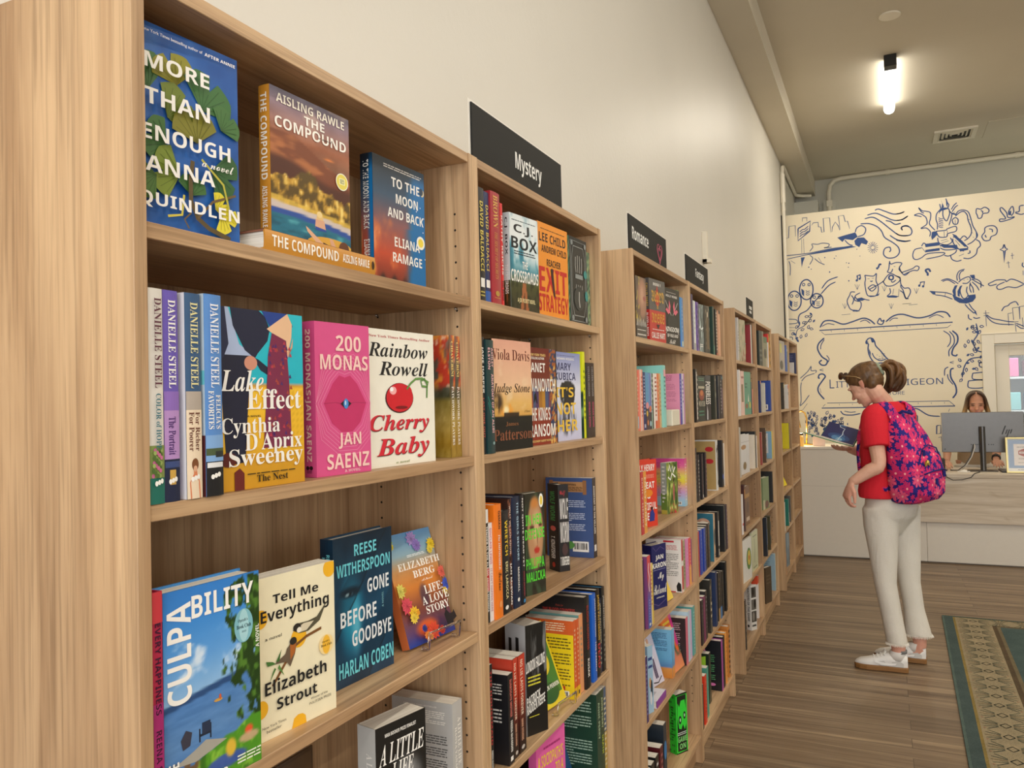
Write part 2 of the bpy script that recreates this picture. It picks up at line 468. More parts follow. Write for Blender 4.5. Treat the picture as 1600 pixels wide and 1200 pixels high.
def text_geo(s, sty='n'):
    """flat letter outlines scaled to the unit box, with the natural width/height ratio"""
    k = (s, sty)
    if k not in _TXT:
        c = bpy.data.curves.new('lettering', 'FONT'); c.body = styled(s, sty); c.resolution_u = 3 if sty not in ('sc',) else 4
        o = bpy.data.objects.new('lettering', c); COL.objects.link(o)
        me = bpy.data.meshes.new_from_object(o.evaluated_get(bpy.context.evaluated_depsgraph_get()))
        V = np.array([(v.co.x, v.co.y) for v in me.vertices]).reshape(-1, 2); F = [tuple(p.vertices) for p in me.polygons]
        bpy.data.objects.remove(o); bpy.data.curves.remove(c); bpy.data.meshes.remove(me)
        if len(V) == 0: V = np.zeros((1, 2))
        lo, hi = V.min(0), V.max(0); d = np.maximum(hi - lo, 1e-6)
        _TXT[k] = ((V - lo) / d, F, d[0] / d[1])
    return _TXT[k]

def tess(pts):
    from mathutils.geometry import tessellate_polygon
    return [tuple(f) for f in tessellate_polygon([[Vector((p[0], p[1], 0)) for p in pts]])]

def H(c):
    return hexc(c) if isinstance(c, str) else c

def vnoise(U, V, s, seed=0, octv=3, sx=1.0, sy=1.0):
    out = np.zeros_like(U); amp = 1.0; tot = 0
    rg = np.random.RandomState(seed)
    for k in range(octv):
        G = rg.rand(64, 64); x = U * s * sx; y = V * s * sy
        xi = np.floor(x).astype(int); yi = np.floor(y).astype(int); fx = x - xi; fy = y - yi
        fx = fx * fx * (3 - 2 * fx); fy = fy * fy * (3 - 2 * fy)
        g = lambda a, b: G[a % 64, b % 64]
        out += amp * ((g(xi, yi) * (1 - fx) + g(xi + 1, yi) * fx) * (1 - fy) + (g(xi, yi + 1) * (1 - fx) + g(xi + 1, yi + 1) * fx) * fy)
        tot += amp; amp *= 0.5; s *= 2
    return out / tot
def sstep(a, b, x):
    t = np.clip((x - a) / (b - a), 0, 1); return t * t * (3 - 2 * t)
def hx3(h): return np.array([int(h[i:i + 2], 16) for i in (0, 2, 4)], float)
def blend(A, col, m):
    c = hx3(col) if isinstance(col, str) else np.array(col, float)
    return A * (1 - m[..., None]) + c * m[..., None]
def vgrad(U, V, stops):
    A = np.zeros(U.shape + (3,)); xs = [s[0] for s in stops]
    for k in range(3): A[..., k] = np.interp(V, xs, [hx3(s[1])[k] for s in stops])
    return A

class Face:
    """draws flat print onto one face; pos(u, v, lift) gives the local point"""
    def __init__(self, mb, pos, wid, hei, rot=False):
        self.mb, self.pos, self.w, self.h, self.lift, self.rot = mb, pos, wid, hei, 0.0006 if rot else 0.0003, rot
    def pt(self, u, v):
        return self.pos(min(max(u, 0), 1), min(max(v, 0), 1), self.lift)
    def op(self, o):
        k = o[0]; mb = self.mb
        if k == 'r':
            _, a, b, c, d, col = o; n = 6 if self.rot else 1
            for i in range(n):
                p, q = a + (c - a) * i / n, a + (c - a) * (i + 1) / n
                mb.add([self.pt(p, b), self.pt(q, b), self.pt(q, d), self.pt(p, d)], [(0, 1, 2, 3)], 0, H(col))
        elif k == 'e':
            _, cu, cv, ru, rv, col = o[:6]; n = o[6] if len(o) > 6 else 22
            mb.add([self.pt(cu + ru * math.cos(2 * PI * i / n), cv + rv * math.sin(2 * PI * i / n)) for i in range(n)], [tuple(range(n))], 0, H(col))
        elif k == 'p':
            mb.add([self.pt(*q) for q in o[1]], tess(o[1]), 0, H(o[2]))
        elif k == 'l':
            P = [(q[0] * self.w, q[1] * self.h) for q in o[1]]; hw = o[2] / 2; vs = []
            for i in range(len(P)):
                a = P[max(i - 1, 0)]; b = P[min(i + 1, len(P) - 1)]
                dx, dy = b[0] - a[0], b[1] - a[1]; L = math.hypot(dx, dy) or 1
                wd = hw * (o[4][i] if len(o) > 4 else 1)
                for s in (1, -1): vs.append(self.pt((P[i][0] - s * dy / L * wd) / self.w, (P[i][1] + s * dx / L * wd) / self.h))
            mb.add(vs, [(2 * i, 2 * i + 1, 2 * i + 3, 2 * i + 2) for i in range(len(P) - 1)], 0, H(o[3]))
        elif k == 't':
            _, s, sty, a, b, c, d, col = o[:8]; V, F, asp = text_geo(s, sty)
            if self.rot:   # spine: a..b from the top down, c..d across
                mb.add([self.pt(c + (d - c) * y, 1 - (a + (b - a) * x)) for x, y in V], F, 0, H(col))
            else:
                sl = o[8] if len(o) > 8 else 0
                mb.add([self.pt(a + (c - a) * x, b + (d - b) * y + sl * x) for x, y in V], F, 0, H(col))
        elif k == 'T':     # lettering running upwards on a flat face: box u0,v0,u1,v1
            _, s, sty, a, b, c, d, col = o; V, F, asp = text_geo(s, sty)
            mb.add([self.pt(c - (c - a) * y, b + (d - b) * x) for x, y in V], F, 0, H(col))
        elif k == 'D':     # lettering running downwards on a flat face
            _, s, sty, a, b, c, d, col = o; V, F, asp = text_geo(s, sty)
            mb.add([self.pt(a + (c - a) * y, d - (d - b) * x) for x, y in V], F, 0, H(col))
        elif k == 'gk':    # ginkgo leaf
            _, cu, cv, r, an, col = o; P = []; n = 15
            for i in range(n + 1):
                th = an - 1.25 + 2.5 * i / n; q = r * (1 - .10 * abs(math.sin(3.5 * (i - n / 2))) - (.38 if i == n // 2 else 0)); P.append((cu + q * math.sin(th) / .68, cv + q * math.cos(th)))
            P.append((cu - .12 * r * math.sin(an) / .68, cv - .12 * r * math.cos(an)))
            mb.add([self.pt(*q) for q in P], tess(P), 0, H(col)); self.lift += 4e-5
            for i in range(1, n, 2): self.op(('l', [P[n + 1], (P[n + 1][0] * .15 + P[i][0] * .85, P[n + 1][1] * .15 + P[i][1] * .85)], .0008, tuple(x * .62 for x in H(col)[:3]) + (1,)))
        elif k == 'fl':    # ragged round blossom
            _, cu, cv, r, col = o
            P = [(cu + r * (1 if i % 2 else .66) * math.cos(i * .314), cv + r * .66 * (1 if i % 2 else .66) * math.sin(i * .314)) for i in range(20)]
            mb.add([self.pt(*q) for q in P], tess(P), 0, H(col)); self.lift += 4e-5; dk = tuple(x * .6 for x in H(col)[:3]) + (1,)
            for i in range(1, 20, 2): self.op(('l', [(cu, cv), (cu * .3 + P[i][0] * .7, cv * .3 + P[i][1] * .7)], .0008, dk))
        elif k == 'sc':
            _, a, b, c, d, n, cs = o; rg = random.Random(5)
            for i in range(n):
                u, v = rg.uniform(a, c), rg.uniform(b, d); mb.add([self.pt(u, v), self.pt(u + .02, v + .02), self.pt(u + .035, v - .005)], [(0, 1, 2)], 0, H(cs[i % len(cs)]))
        elif k == 'ring':
            _, cu, cv, P, n, col = o
            for j in range(1, n + 1): self.op(('l', [(min(1, max(0, cu + (u - cu) * (1 + .13 * j))), cv + (v - cv) * (1 + .13 * j)) for u, v in P], .0005, col))
        elif k == 'b':     # lines of small print
            _, a, b, c, d, n, col = o; rg = random.Random(int(a * 977 + b * 331 + n)); dv = (d - b) / n
            for i in range(n):
                e = c - (c - a) * (rg.uniform(0, .06) if (i + 1) % 5 else rg.uniform(.3, .6)); x = a
                while x < e:
                    x2 = min(e, x + rg.uniform(.03, .1) * 1.2)
                    mb.add([self.pt(x, d - dv * (i + .66)), self.pt(x2, d - dv * (i + .66)), self.pt(x2, d - dv * (i + .22)), self.pt(x, d - dv * (i + .22))], [(0, 1, 2, 3)], 0, H(col))
                    x = x2 + .012
        elif k == 'bc':    # barcode
            _, a, b, c, d = o; self.op(('r', a, b, c, d, 'f2f0ec')); self.lift += 8e-5; rg = random.Random(7); x = a + (c - a) * .1
            while x < c - (c - a) * .12:
                x2 = x + (c - a) * rg.choice((.02, .035, .05)); self.op(('r', x, b + (d - b) * .22, x2, d - (d - b) * .15, '22201e')); x = x2 + (c - a) * rg.choice((.02, .03, .045))
        elif k == 'g':
            _, nu, nv, fn = o; f = ART[fn] if isinstance(fn, str) else fn
            U, Vv = np.meshgrid(np.linspace(0, 1, nu + 1), np.linspace(0, 1, nv + 1)); A = f(U, Vv)
            A = np.clip(A, 0, 255) / 255; Lr = np.where(A <= .04045, A / 12.92, ((A + .055) / 1.055) ** 2.4)
            n = len(mb.v); vs = [self.pt(u, v) for u, v in zip(U.ravel(), Vv.ravel())]
            mb.v += [tuple(p) for p in vs]; mb.c += [(a[0], a[1], a[2], 1) for a in Lr.reshape(-1, 3)]
            w1 = nu + 1
            for j in range(nv):
                for i in range(nu):
                    mb.f.append((n + j * w1 + i, n + j * w1 + i + 1, n + (j + 1) * w1 + i + 1, n + (j + 1) * w1 + i)); mb.m.append(0)
        self.lift += 8e-5
ART = {}

def book(loc, rot, w, h, t, cols, label, group, hard=True, front=(), spine=(), back=(), page='e8e2d4', name=None, stripe=0, pg=True):
    """one book, standing: spine on local -y, front cover on local +x"""
    root = thing(name or ('hardcover_book' if hard else 'paperback_book'), label, 'book', loc, rot, group)
    cf, cs, cb = [H(c) for c in cols]
    bd = .0026 if hard else .0007
    bul = min(.05 * t, .0014) if hard else 0.0
    g = MB(); N = 6 if hard else 2
    def sy(s): return -bul * (1 - (2 * s - 1) ** 2)
    out = [(-t, w)] + [(-t + t * i / N, sy(i / N)) for i in range(N + 1)] + [(0, w)]
    ti = t - 2 * bd
    inn = [(-t + bd, w)] + [(-t + bd + ti * i / N, sy(i / N) + bd) for i in range(N + 1)] + [(-bd, w)]
    for i in range(len(out) - 1):
        c = cb if i == 0 else (cf if i == len(out) - 2 else cs)
        a, b2, p, q = out[i], out[i + 1], inn[i], inn[i + 1]
        g.add([(*a, 0), (*b2, 0), (*b2, h), (*a, h)], [(0, 1, 2, 3)], 0, c)
        g.add([(*p, 0), (*q, 0), (*q, h), (*p, h)], [(3, 2, 1, 0)], 0, hexc(page) if not hard else c)
        g.add([(*a, h), (*b2, h), (*q, h), (*p, h)], [(0, 1, 2, 3)], 0, c)
        g.add([(*a, 0), (*b2, 0), (*q, 0), (*p, 0)], [(3, 2, 1, 0)], 0, c)
    for a, p, c in ((out[0], inn[0], cb), (out[-1], inn[-1], cf)):
        g.add([(*a, 0), (*p, 0), (*p, h), (*a, h)], [(0, 1, 2, 3)], 0, c)
    ff = Face(g, lambda u, v, l: (l, u * w, v * h), w, h)
    for o in front: ff.op(o)
    fs = Face(g, lambda u, v, l: (-t + u * t, sy(u) - l, v * h), t, h, True)
    for o in spine: fs.op(o)
    fb = Face(g, lambda u, v, l: (-t - l, w * (1 - u), v * h), w, h)
    for o in back: fb.op(o)
    g.build('cover', M_PRINT, root, colors=True)
    if pg:
        e = .003 if hard else .0004; g = MB()
        g.box((-t + bd + .0002, bd + .002, e), (-bd - .0002, w - (.004 if hard else .0006), h - e))
        g.build('page_block', M_PAGES if page == 'e8e2d4' else plain('dyed_page_edges', tuple(int(page[i:i + 2], 16) for i in (0, 2, 4)), .7), root)
    return root
# ================================================================ cover pictures (functions of u to the right and v upwards)
def bumpf(U, V, cu, cv, ru, rv, soft=.5):
    d = np.sqrt(((U - cu) / ru) ** 2 + ((V - cv) / rv) ** 2)
    return 1 - sstep(1 - soft, 1, d)
def art_blue_linen(U, V):
    n = vnoise(U, V, 9, 3, 4)
    return np.array([34., 92, 168]) + (n[..., None] - .5) * np.array([34., 44, 50])
def art_compound(U, V):
    A = vgrad(U, V, [(0, '1d5560'), (.70, '9c5a3a'), (.78, 'a8776a'), (.9, '8d7480'), (1, '646070')])
    n = vnoise(U, V, 4, 5, 4, 1, 3); A += (n[..., None] - .5) * 46
    A = blend(A, 'd0b09c', sstep(.52, .7, vnoise(U, V, 4, 9, 3, 1, 2)) * sstep(.74, .86, V) * .6)
    dune = .70 + .05 * np.sin(U * 5 + .4) - .10 * U
    A = blend(A, '7c4023', sstep(0, .01, dune - V))
    A = blend(A, 'b06a3c', sstep(0, .01, dune - V) * sstep(.45, .7, vnoise(U, V, 5, 11, 3, .8, 3)))
    A = blend(A, '4f2413', sstep(0, .06, .585 - .11 * U + .02 * np.sin(7 * U) - V))
    A = blend(A, 'f08a3a', bumpf(U, V, .72, .645, .10, .014, .9) * .9)
    bush = .44 + .10 * bumpf(U, V, .45, .44, .22, 1, .9) + .035 * (vnoise(U, V, 12, 21, 2) - .5) * 2 - .06 * U
    m = sstep(0, .012, bush - V); bn = vnoise(U, V, 17, 33, 3)
    B = np.zeros_like(A) + hx3('5a4414'); B = blend(B, 'c99a35', sstep(.42, .66, bn)); B = blend(B, 'f3d577', sstep(.62, .8, bn))
    A = A * (1 - m[..., None]) + B * m[..., None]
    A = blend(A, 'e8c04e', sstep(0, .01, .30 - .07 * U - V) * .8)
    deck = .262 - .04 * (U - .35) ** 2 - .05 * U; A = blend(A, 'cfc0b8', sstep(0, .008, deck - V))
    pool = .205 + .025 * np.sin(PI * (U * .8 + .1)) - .06 * U; A = blend(A, '2c4f9c', sstep(0, .006, pool - V))
    A = blend(A, '1f6f86', sstep(0, .01, pool - .035 - V)); wn = vnoise(U, V, 7, 41, 3, 1, 4)
    A = blend(A, '6fc2c4', sstep(.55, .75, wn) * sstep(0, .02, pool - .045 - V) * .6); A = blend(A, '123c50', sstep(.5, .2, wn) * sstep(0, .02, pool - .05 - V) * .5)
    return A
def art_moon(U, V):
    A = vgrad(U, V, [(0, '6b2a1c'), (.25, 'c44a2c'), (.5, '8a5a5c'), (.72, '35506a'), (1, '16222c')])
    n = vnoise(U, V, 5, 14, 4); A = blend(A, 'e9803f', sstep(.45, .75, n) * sstep(.78, .4, V) * .75); A = blend(A, 'f2b48a', sstep(.62, .82, n) * sstep(.7, .4, V) * .6)
    A = blend(A, '0f6dab', sstep(.55, .85, U + (n - .5) * .25 + .08 * (V < .5)))
    A = blend(A, '14202a', sstep(.86, 1.0, V) * .8)
    A = blend(A, '241612', sstep(.09, .02, V + .03 * np.sin(U * 30)) * sstep(.75, .4, U))
    return A
def art_skirt_wall(U, V):
    A = vgrad(U, V, [(0, 'd9a125'), (.3, 'eab72c'), (.565, 'f2c233'), (.566, 'd09a3c'), (.59, 'd09a3c'), (.591, '22b4c6'), (1, '2bbccc')])
    sq = ((U * 16) % 1 > .35) & ((V * 26) % 1 > .45) & (V < .56) & (V > .1) & (U > .55)
    A = blend(A, 'd8a41f', sq * .8); A = blend(A, 'c98f22', sstep(.2, .12, V - .04 * np.sin(4 * U)) * .6)
    return A
def art_maple(U, V):
    A = vgrad(U, V, [(0, 'a58a3a'), (.12, '9c7a24'), (.3, 'b49a52'), (.46, '8b7a3a'), (.5, '4a4a34'), (.62, '55564a'), (1, '8a6a5a')])
    A += (vnoise(U, V, 22, 2, 3)[..., None] - .5) * 50
    n = vnoise(U, V, 9, 8, 3); m = sstep(.5, .6, n + .35 * (V - .72) + .25 * (U - .4)) * sstep(.52, .62, V)
    L = np.zeros_like(A) + hx3('c8402c'); L = blend(L, 'e8923a', sstep(.5, .7, vnoise(U, V, 14, 31, 2))); L = blend(L, 'f3c6a0', sstep(.68, .8, vnoise(U, V, 19, 37, 2)))
    return A * (1 - m[..., None]) + L * m[..., None]
def art_lake(U, V):
    A = vgrad(U, V, [(0, '3f7a1e'), (.16, '4c8a26'), (.17, '3f6fae'), (.42, '5585bd'), (.425, '274e86'), (.47, '2f5f9e'), (.475, '7fb0de'), (.6, '5a9ad8'), (.8, '3b86d2'), (1, '2f74c4')])
    hz = .43 + .075 * U
    A = vgrad(U, V - .075 * U, [(0, '3a6aa8'), (.25, '5a86ba'), (.425, '4a7ab6'), (.43, '2a4c7c'), (.455, '2a4c7c'), (.465, '8ab6e0'), (.62, '5e9cda'), (.8, '3f8ad4'), (1, '3078c6')])
    n = vnoise(U, V, 6, 3, 4, 1, 2.2); A = blend(A, 'e6eef6', sstep(.5, .75, n) * sstep(.5, .56, V - .05 * U) * sstep(.8, .7, V) * .85)
    A += ((vnoise(U, V, 10, 5, 3, .6, 7) - .5) * 26 * (V < hz))[..., None]
    lawn = .12 + .16 * U ** 1.3 + .03 * (vnoise(U, V, 10, 7, 2) - .5); m = sstep(0, .012, lawn - V)
    G = np.zeros_like(A) + hx3('4d8f22'); G = blend(G, '86b93c', sstep(.45, .7, vnoise(U, V, 16, 9, 3))); G = blend(G, '2e5e16', sstep(.5, .3, vnoise(U, V, 11, 12, 3)) * .7)
    A = A * (1 - m[..., None]) + G * m[..., None]
    A = blend(A, '6b5238', bumpf(U, V, .12, .135, .26, .05, .3) * sstep(.4, .6, vnoise(U, V, 20, 3, 2)))
    tn = vnoise(U, V, 17, 15, 3); t = sstep(.5, .56, tn + 1.25 * (U - .68) + .45 * (V - .66) * (V < .66) + .15 * (V - .66) * (V > .66) - 1.2 * np.clip(V - .93, 0, 1))
    T = np.zeros_like(A) + hx3('203c12'); T = blend(T, '4f7a2a', sstep(.5, .7, vnoise(U, V, 24, 19, 2)))
    t = t * (V > .26) * (V < .965 + .03 * np.sin(9 * U)); A = A * (1 - t[..., None]) + T * t[..., None]
    A = blend(A, '3a52a8', bumpf(U, V, .62, .085, .24, .04, .25) * .9); A = blend(A, 'd8b23c', bumpf(U, V, .66, .14, .07, .055, .4)); A = blend(A, 'e0562e', bumpf(U, V, .86, .19, .06, .03, .5)); A = blend(A, 'd8a890', bumpf(U, V, .86, .155, .14, .03, .4) * .8)
    return A
def art_gone(U, V):
    A = vgrad(U, V, [(0, '0d3550'), (.5, '0f4260'), (1, '0c2436')])
    A += (vnoise(U, V, 5, 3, 3)[..., None] - .5) * 24
    f = bumpf(U, V, .28, .47, .26, .40, .75) * sstep(.62, .45, U); A = blend(A, '1f86a8', f * .95); A = blend(A, '6cc4dc', bumpf(U, V, .36, .38, .12, .28, .95) * .75)
    A = blend(A, '071a28', bumpf(U, V, .27, .62, .24, .05, .6) * .9); A = blend(A, 'c9e6ee', bumpf(U, V, .24, .605, .07, .014, .5)); A = blend(A, '04101a', bumpf(U, V, .255, .606, .028, .016, .3))
    for c, s in ((.30, .8), (-.42, .9)):
        d = V - c - .78 * U * 1.0; A = blend(A, '081622', sstep(.012, .004, np.abs(d)) * .9); A = blend(A, '0a2233', ((d > 0) & (d < .25)) * .35)
    return A
def art_life(U, V):
    A = vgrad(U, V, [(0, '1c3a9a'), (.1, '5b3f6e'), (.3, '8a4a3c'), (.5, 'd98436'), (.66, 'd9a064'), (.8, '8fb0c0'), (1, '5a92c4')])
    A = blend(A, '2f2f5c', bumpf(U, V, .55, .40, .12, .14, .5) * .6); A = blend(A, 'e7642c', bumpf(U, V, .45, .12, .3, .1, .6))
    return A
def art_face_grey(U, V):
    A = np.zeros(U.shape + (3,)) + 22.
    f = bumpf(U, V, .62, .30, .46, .52, .45); n = vnoise(U, V, 7, 6, 4, 1, 2)
    A = A + (f * (95 + 130 * (n - .35)))[..., None]
    for cx, cy, rx, ry in ((.52, .40, .2, .035), (.85, .43, .14, .03), (.68, .3, .03, .12), (.62, .09, .2, .03), (.5, .47, .16, .012), (.6, .52, .2, .01)): A = A * (1 - .75 * bumpf(U, V, cx, cy, rx, ry, .8)[..., None])
    return A
def art_teal_leaves(U, V):
    n = vnoise(U, V, 8, 5, 3); return blend(np.zeros(U.shape + (3,)) + hx3('1d5658'), '6fa7a2', sstep(.5, .75, n))
def art_crossroads(U, V):
    A = vgrad(U, V, [(0, '3a3420'), (.27, '4a4a22'), (.33, '5a6a50'), (.4, '2f7a8c'), (.6, '3f8fa4'), (.8, 'a7c4cc'), (1, '7fa8b4')])
    n = vnoise(U, V, 5, 17, 4); A = blend(A, 'f2f4f2', sstep(.42, .62, n) * sstep(.34, .6, V) * .85); A = blend(A, '1c5f74', sstep(.45, .25, n) * sstep(.36, .45, V) * .6)
    A = blend(A, '24280f', sstep(.5, .65, vnoise(U, V, 14, 23, 3)) * sstep(.34, .3, V) * .7)
    A = blend(A, 'b0663a', (np.abs(U - .47) < .05 + .32 * (.30 - V)) * sstep(.31, .28, V) * .9); A = blend(A, '4a3018', (np.abs(U - .47) < .10 * (.25 - V) * 2) * (V < .2) * .8)
    return A
def art_ornate(U, V):
    return np.zeros(U.shape + (3,)) + hx3('17191a') + (vnoise(U, V, 6, 4, 3)[..., None] - .5) * 14
def art_foliage(U, V):
    n = vnoise(U, V, 14, 6, 3, 1, 2); return blend(blend(np.zeros(U.shape + (3,)) + hx3('5f8a74'), '274a3c', sstep(.5, .35, n)), 'a8c08c', sstep(.56, .7, n))
def art_judge(U, V):
    A = vgrad(U, V, [(0, '12110e'), (.30, '17150f'), (.305, 'd9a452'), (.42, 'e6b868'), (.6, 'ecc09a'), (1, 'e3a890')])
    n = vnoise(U, V, 5, 8, 4, 1, 1.6); A = blend(A, 'f5dcb4', sstep(.5, .75, n) * sstep(.33, .4, V) * .5)
    s = bumpf(U, V, .10, .43, .18, .13, .6) * sstep(.3, .6, vnoise(U, V, 11, 9, 3)); A = blend(A, '2a1c12', s * .9 * (V > .29))
    A = blend(A, 'f7a030', bumpf(U, V, .33, .365, .2, .08, .5) * sstep(.35, .6, vnoise(U, V, 12, 3, 3))); A = blend(A, 'fff0c0', bumpf(U, V, .32, .36, .1, .06, .7)); A = blend(A, '1a1008', ((V < .335) & (V > .29) & (np.abs(U - .45) < .2 - .5 * np.abs(V - .31))) * .85)
    return A
def art_king(U, V):
    A = vgrad(U, V, [(0, '8c2a14'), (.28, '8c2f16'), (.42, 'b4581c'), (.55, '7c3418'), (1, '6e1f14')])
    st = (np.floor(U * 9) % 4); 
    for k, c in enumerate(('c89a2c', '2c5a9a', '3a2c7a', 'a87a24')): A = blend(A, c, ((st == k) & (V > .38) & (V < .6) & (U > .12) & (U < .72)) * .75)
    m = (U > .74); n = vnoise(U, V, 16, 12, 2, 1, 2.5)
    Mz = blend(blend(np.zeros_like(A) + hx3('a85a20'), '23365e', sstep(.5, .55, n)), 'e0b45c', sstep(.62, .68, vnoise(U, V, 20, 22, 2)))
    A = A * (1 - m[..., None]) + Mz * m[..., None]
    return blend(A, '141018', (U > .965) * 1.0)
def art_trees(U, V):
    A = vgrad(U, V, [(0, 'c8ccec'), (.3, 'd6daf2'), (.6, 'e6e8f6'), (1, '8792c8')])
    n = vnoise(U, V, 13, 5, 3); f = bumpf(U, V, .45, .53, .40, .17, .35); A = blend(A, '14181c', sstep(.35, .55, n + .4 * (f - .5)) * sstep(0, .3, f))
    g = bumpf(U, V, .45, .22, .42, .2, .5) * sstep(.35, .6, vnoise(U, V, 18, 15, 2, 2.2, .6)); return blend(A, '20242e', g * .85)
def art_palms(U, V):
    A = np.zeros(U.shape + (3,)) + hx3('e8ee1c')
    n = vnoise(U, V, 10, 7, 3); m = sstep(0, .03, .50 + .05 * np.sin(8 * U) - V); P = blend(blend(np.zeros_like(A) + hx3('1f4a3c'), '7fa868', sstep(.5, .7, n)), '0e2a22', sstep(.5, .3, n))
    return A * (1 - m[..., None]) + P * m[..., None]
def art_face_warm(U, V):
    A = np.zeros(U.shape + (3,)) + hx3('2c2a20'); A = blend(A, '3a4a34', sstep(.4, .7, vnoise(U, V, 5, 4, 3)))
    f = bumpf(U, V, .52, .60, .46, .40, .25); A = blend(A, 'b98a62', f); A = blend(A, 'd8b48c', bumpf(U, V, .58, .66, .3, .26, .8) * .8)
    A = blend(A, '5a3a28', bumpf(U, V, .35, .66, .16, .035, .6)); A = blend(A, '5a3a28', bumpf(U, V, .78, .68, .13, .03, .6)); A = blend(A, '8a5c40', bumpf(U, V, .62, .55, .05, .12, .8) * .8); A = blend(A, 'b8382c', bumpf(U, V, .58, .43, .17, .04, .35))
    A = blend(A, 'c8803c', bumpf(U, V, .5, .9, .3, .08, .7) * .9)
    return A
def art_face_rose(U, V):
    A = np.zeros(U.shape + (3,)) + hx3('58483e'); A = blend(A, 'a87a62', bumpf(U, V, .62, .66, .55, .42, .4)); A = blend(A, 'c89a80', bumpf(U, V, .6, .7, .3, .25, .8)); A = blend(A, 'a04a48', bumpf(U, V, .82, .66, .16, .05, .4)); A = blend(A, '6a4a3c', bumpf(U, V, .3, .45, .2, .12, .7))
    A = blend(A, 'b8a040', sstep(.62, .68, vnoise(U, V, 12, 3, 2)) * (U < .4)); return blend(A, '4a4440', sstep(.3, .2, V))
def art_rainbow(U, V):
    return vgrad(U, V, [(0, '9fd2ee'), (.12, 'a8d4f0'), (.3, 'd8a8dc'), (.42, 'f0b8a8'), (.52, 'f4e23c'), (.62, 'f6ee6a'), (.74, 'f2b884'), (.85, 'ee6ea8'), (1, 'e04a9c')])
def art_redblue(U, V):
    return vgrad(U, V, [(0, '3a62b4'), (.4, '5a54ac'), (.7, 'c0405c'), (1, 'e04848')])
def art_speck(U, V):
    n = vnoise(U, V, 20, 5, 2, .4, 3); return blend(np.zeros(U.shape + (3,)) + hx3('2a1612'), '9a5a40', sstep(.58, .7, n))
def art_black_red(U, V):
    return vgrad(U, V, [(0, '1a0e0c'), (.3, '401410'), (.65, 'b8341c'), (1, 'c8402c')])
def art_london(U, V):
    n = vnoise(U, V, 7, 3, 4, 2, .7); A = np.zeros(U.shape + (3,)) + 20.; A = blend(A, '8a8a88', sstep(.5, .68, n) * sstep(.15, .6, V) * sstep(.0, .6, U) * .8); return blend(A, '111112', (V < .42 + .14 * U) * .9)
def art_steel(U, V):
    n = vnoise(U, V, 8, 9, 3); return blend(np.zeros(U.shape + (3,)) + hx3('55605e'), 'b4c4c4', sstep(.45, .7, n))
def art_bluegreen(U, V):
    return vgrad(U, V, [(0, '2a8a3a'), (.22, '3a9a5a'), (.3, '2a4fa8'), (.6, '3c62b8'), (.8, '8fa8dc'), (1, '3548a0')])
def art_skyorange(U, V):
    return vgrad(U, V, [(0, 'd88a3c'), (.2, 'e09a50'), (.22, '5a8ac4'), (.4, '6ab0dc'), (1, '7fbfe4')])
def art_jungle(U, V):
    n = vnoise(U, V, 9, 13, 3); A = blend(blend(np.zeros(U.shape + (3,)) + hx3('7c8c3c'), '3a5424', sstep(.5, .3, n)), 'c4c878', sstep(.6, .75, n)); return blend(A, 'c03a3c', sstep(.6, .7, vnoise(U, V, 10, 3, 2)) * sstep(.24, .12, V))
def art_orangepink(U, V):
    n = vnoise(U, V, 5, 3, 2); A = vgrad(U, V, [(0, 'e89058'), (.3, 'c8705c'), (.32, 'e86a28'), (1, 'f07a2c')]); A = blend(A, '3a5a3a', sstep(.5, .6, n) * (V < .45) * (V > .22)); return blend(A, 'd83a8c', (U > .78) * (V > .4) * 1.0)
def art_speckgrey(U, V):
    n = vnoise(U, V, 9, 23, 3, 1, 2); return blend(np.zeros(U.shape + (3,)) + hx3('2a2a26'), '8c8472', sstep(.5, .7, n))
def art_floral(U, V):
    n = vnoise(U, V, 7, 29, 3); A = blend(np.zeros(U.shape + (3,)) + hx3('b8ae92'), '7c8a68', sstep(.5, .65, n)); return blend(A, '9c4a34', sstep(.55, .7, vnoise(U, V, 9, 3, 2)) * sstep(.35, .15, V))
def art_gallery(U, V):
    A = np.zeros(U.shape + (3,)) + hx3('6f8898'); A = blend(A, 'b8c4c8', ((U * 2 % 1) < .12) * .9); return blend(A, '3a4048', sstep(.5, .65, vnoise(U, V, 5, 3, 2)) * (V < .6) * .7)
for _k in [k for k in list(globals()) if k.startswith('art_')]: ART[_k[4:]] = globals()[_k]
# ================================================================ the books
ORD = 'first second third fourth fifth sixth seventh eighth ninth tenth eleventh twelfth thirteenth fourteenth fifteenth sixteenth seventeenth eighteenth'.split()
LEVEL = ['top', 'second', 'third', 'fourth', 'fifth', 'bottom']
CASE = {'A1': 'nearest bookcase', 'A2': 'Mystery bookcase', 'B1': 'Romance bookcase', 'B2': 'Fantasy bookcase', 'C1': 'fifth bookcase', 'C2': 'sixth bookcase', 'D1': 'seventh bookcase', 'D2': 'last bookcase'}
_nth = {}
def B(bay, lv, desc, x, y, z, rot, w, h, t, cols, **kw):
    n = _nth.get((bay, lv), 0); _nth[(bay, lv)] = n + 1
    if isinstance(cols, str): cols = (cols,) * 3
    return book((x, y, z), rot, w, h, t, cols, f'{desc}, {ORD[n]} from left, {LEVEL[lv - 1]} shelf, {CASE[bay]}', 'books in the ' + CASE[bay], **kw)
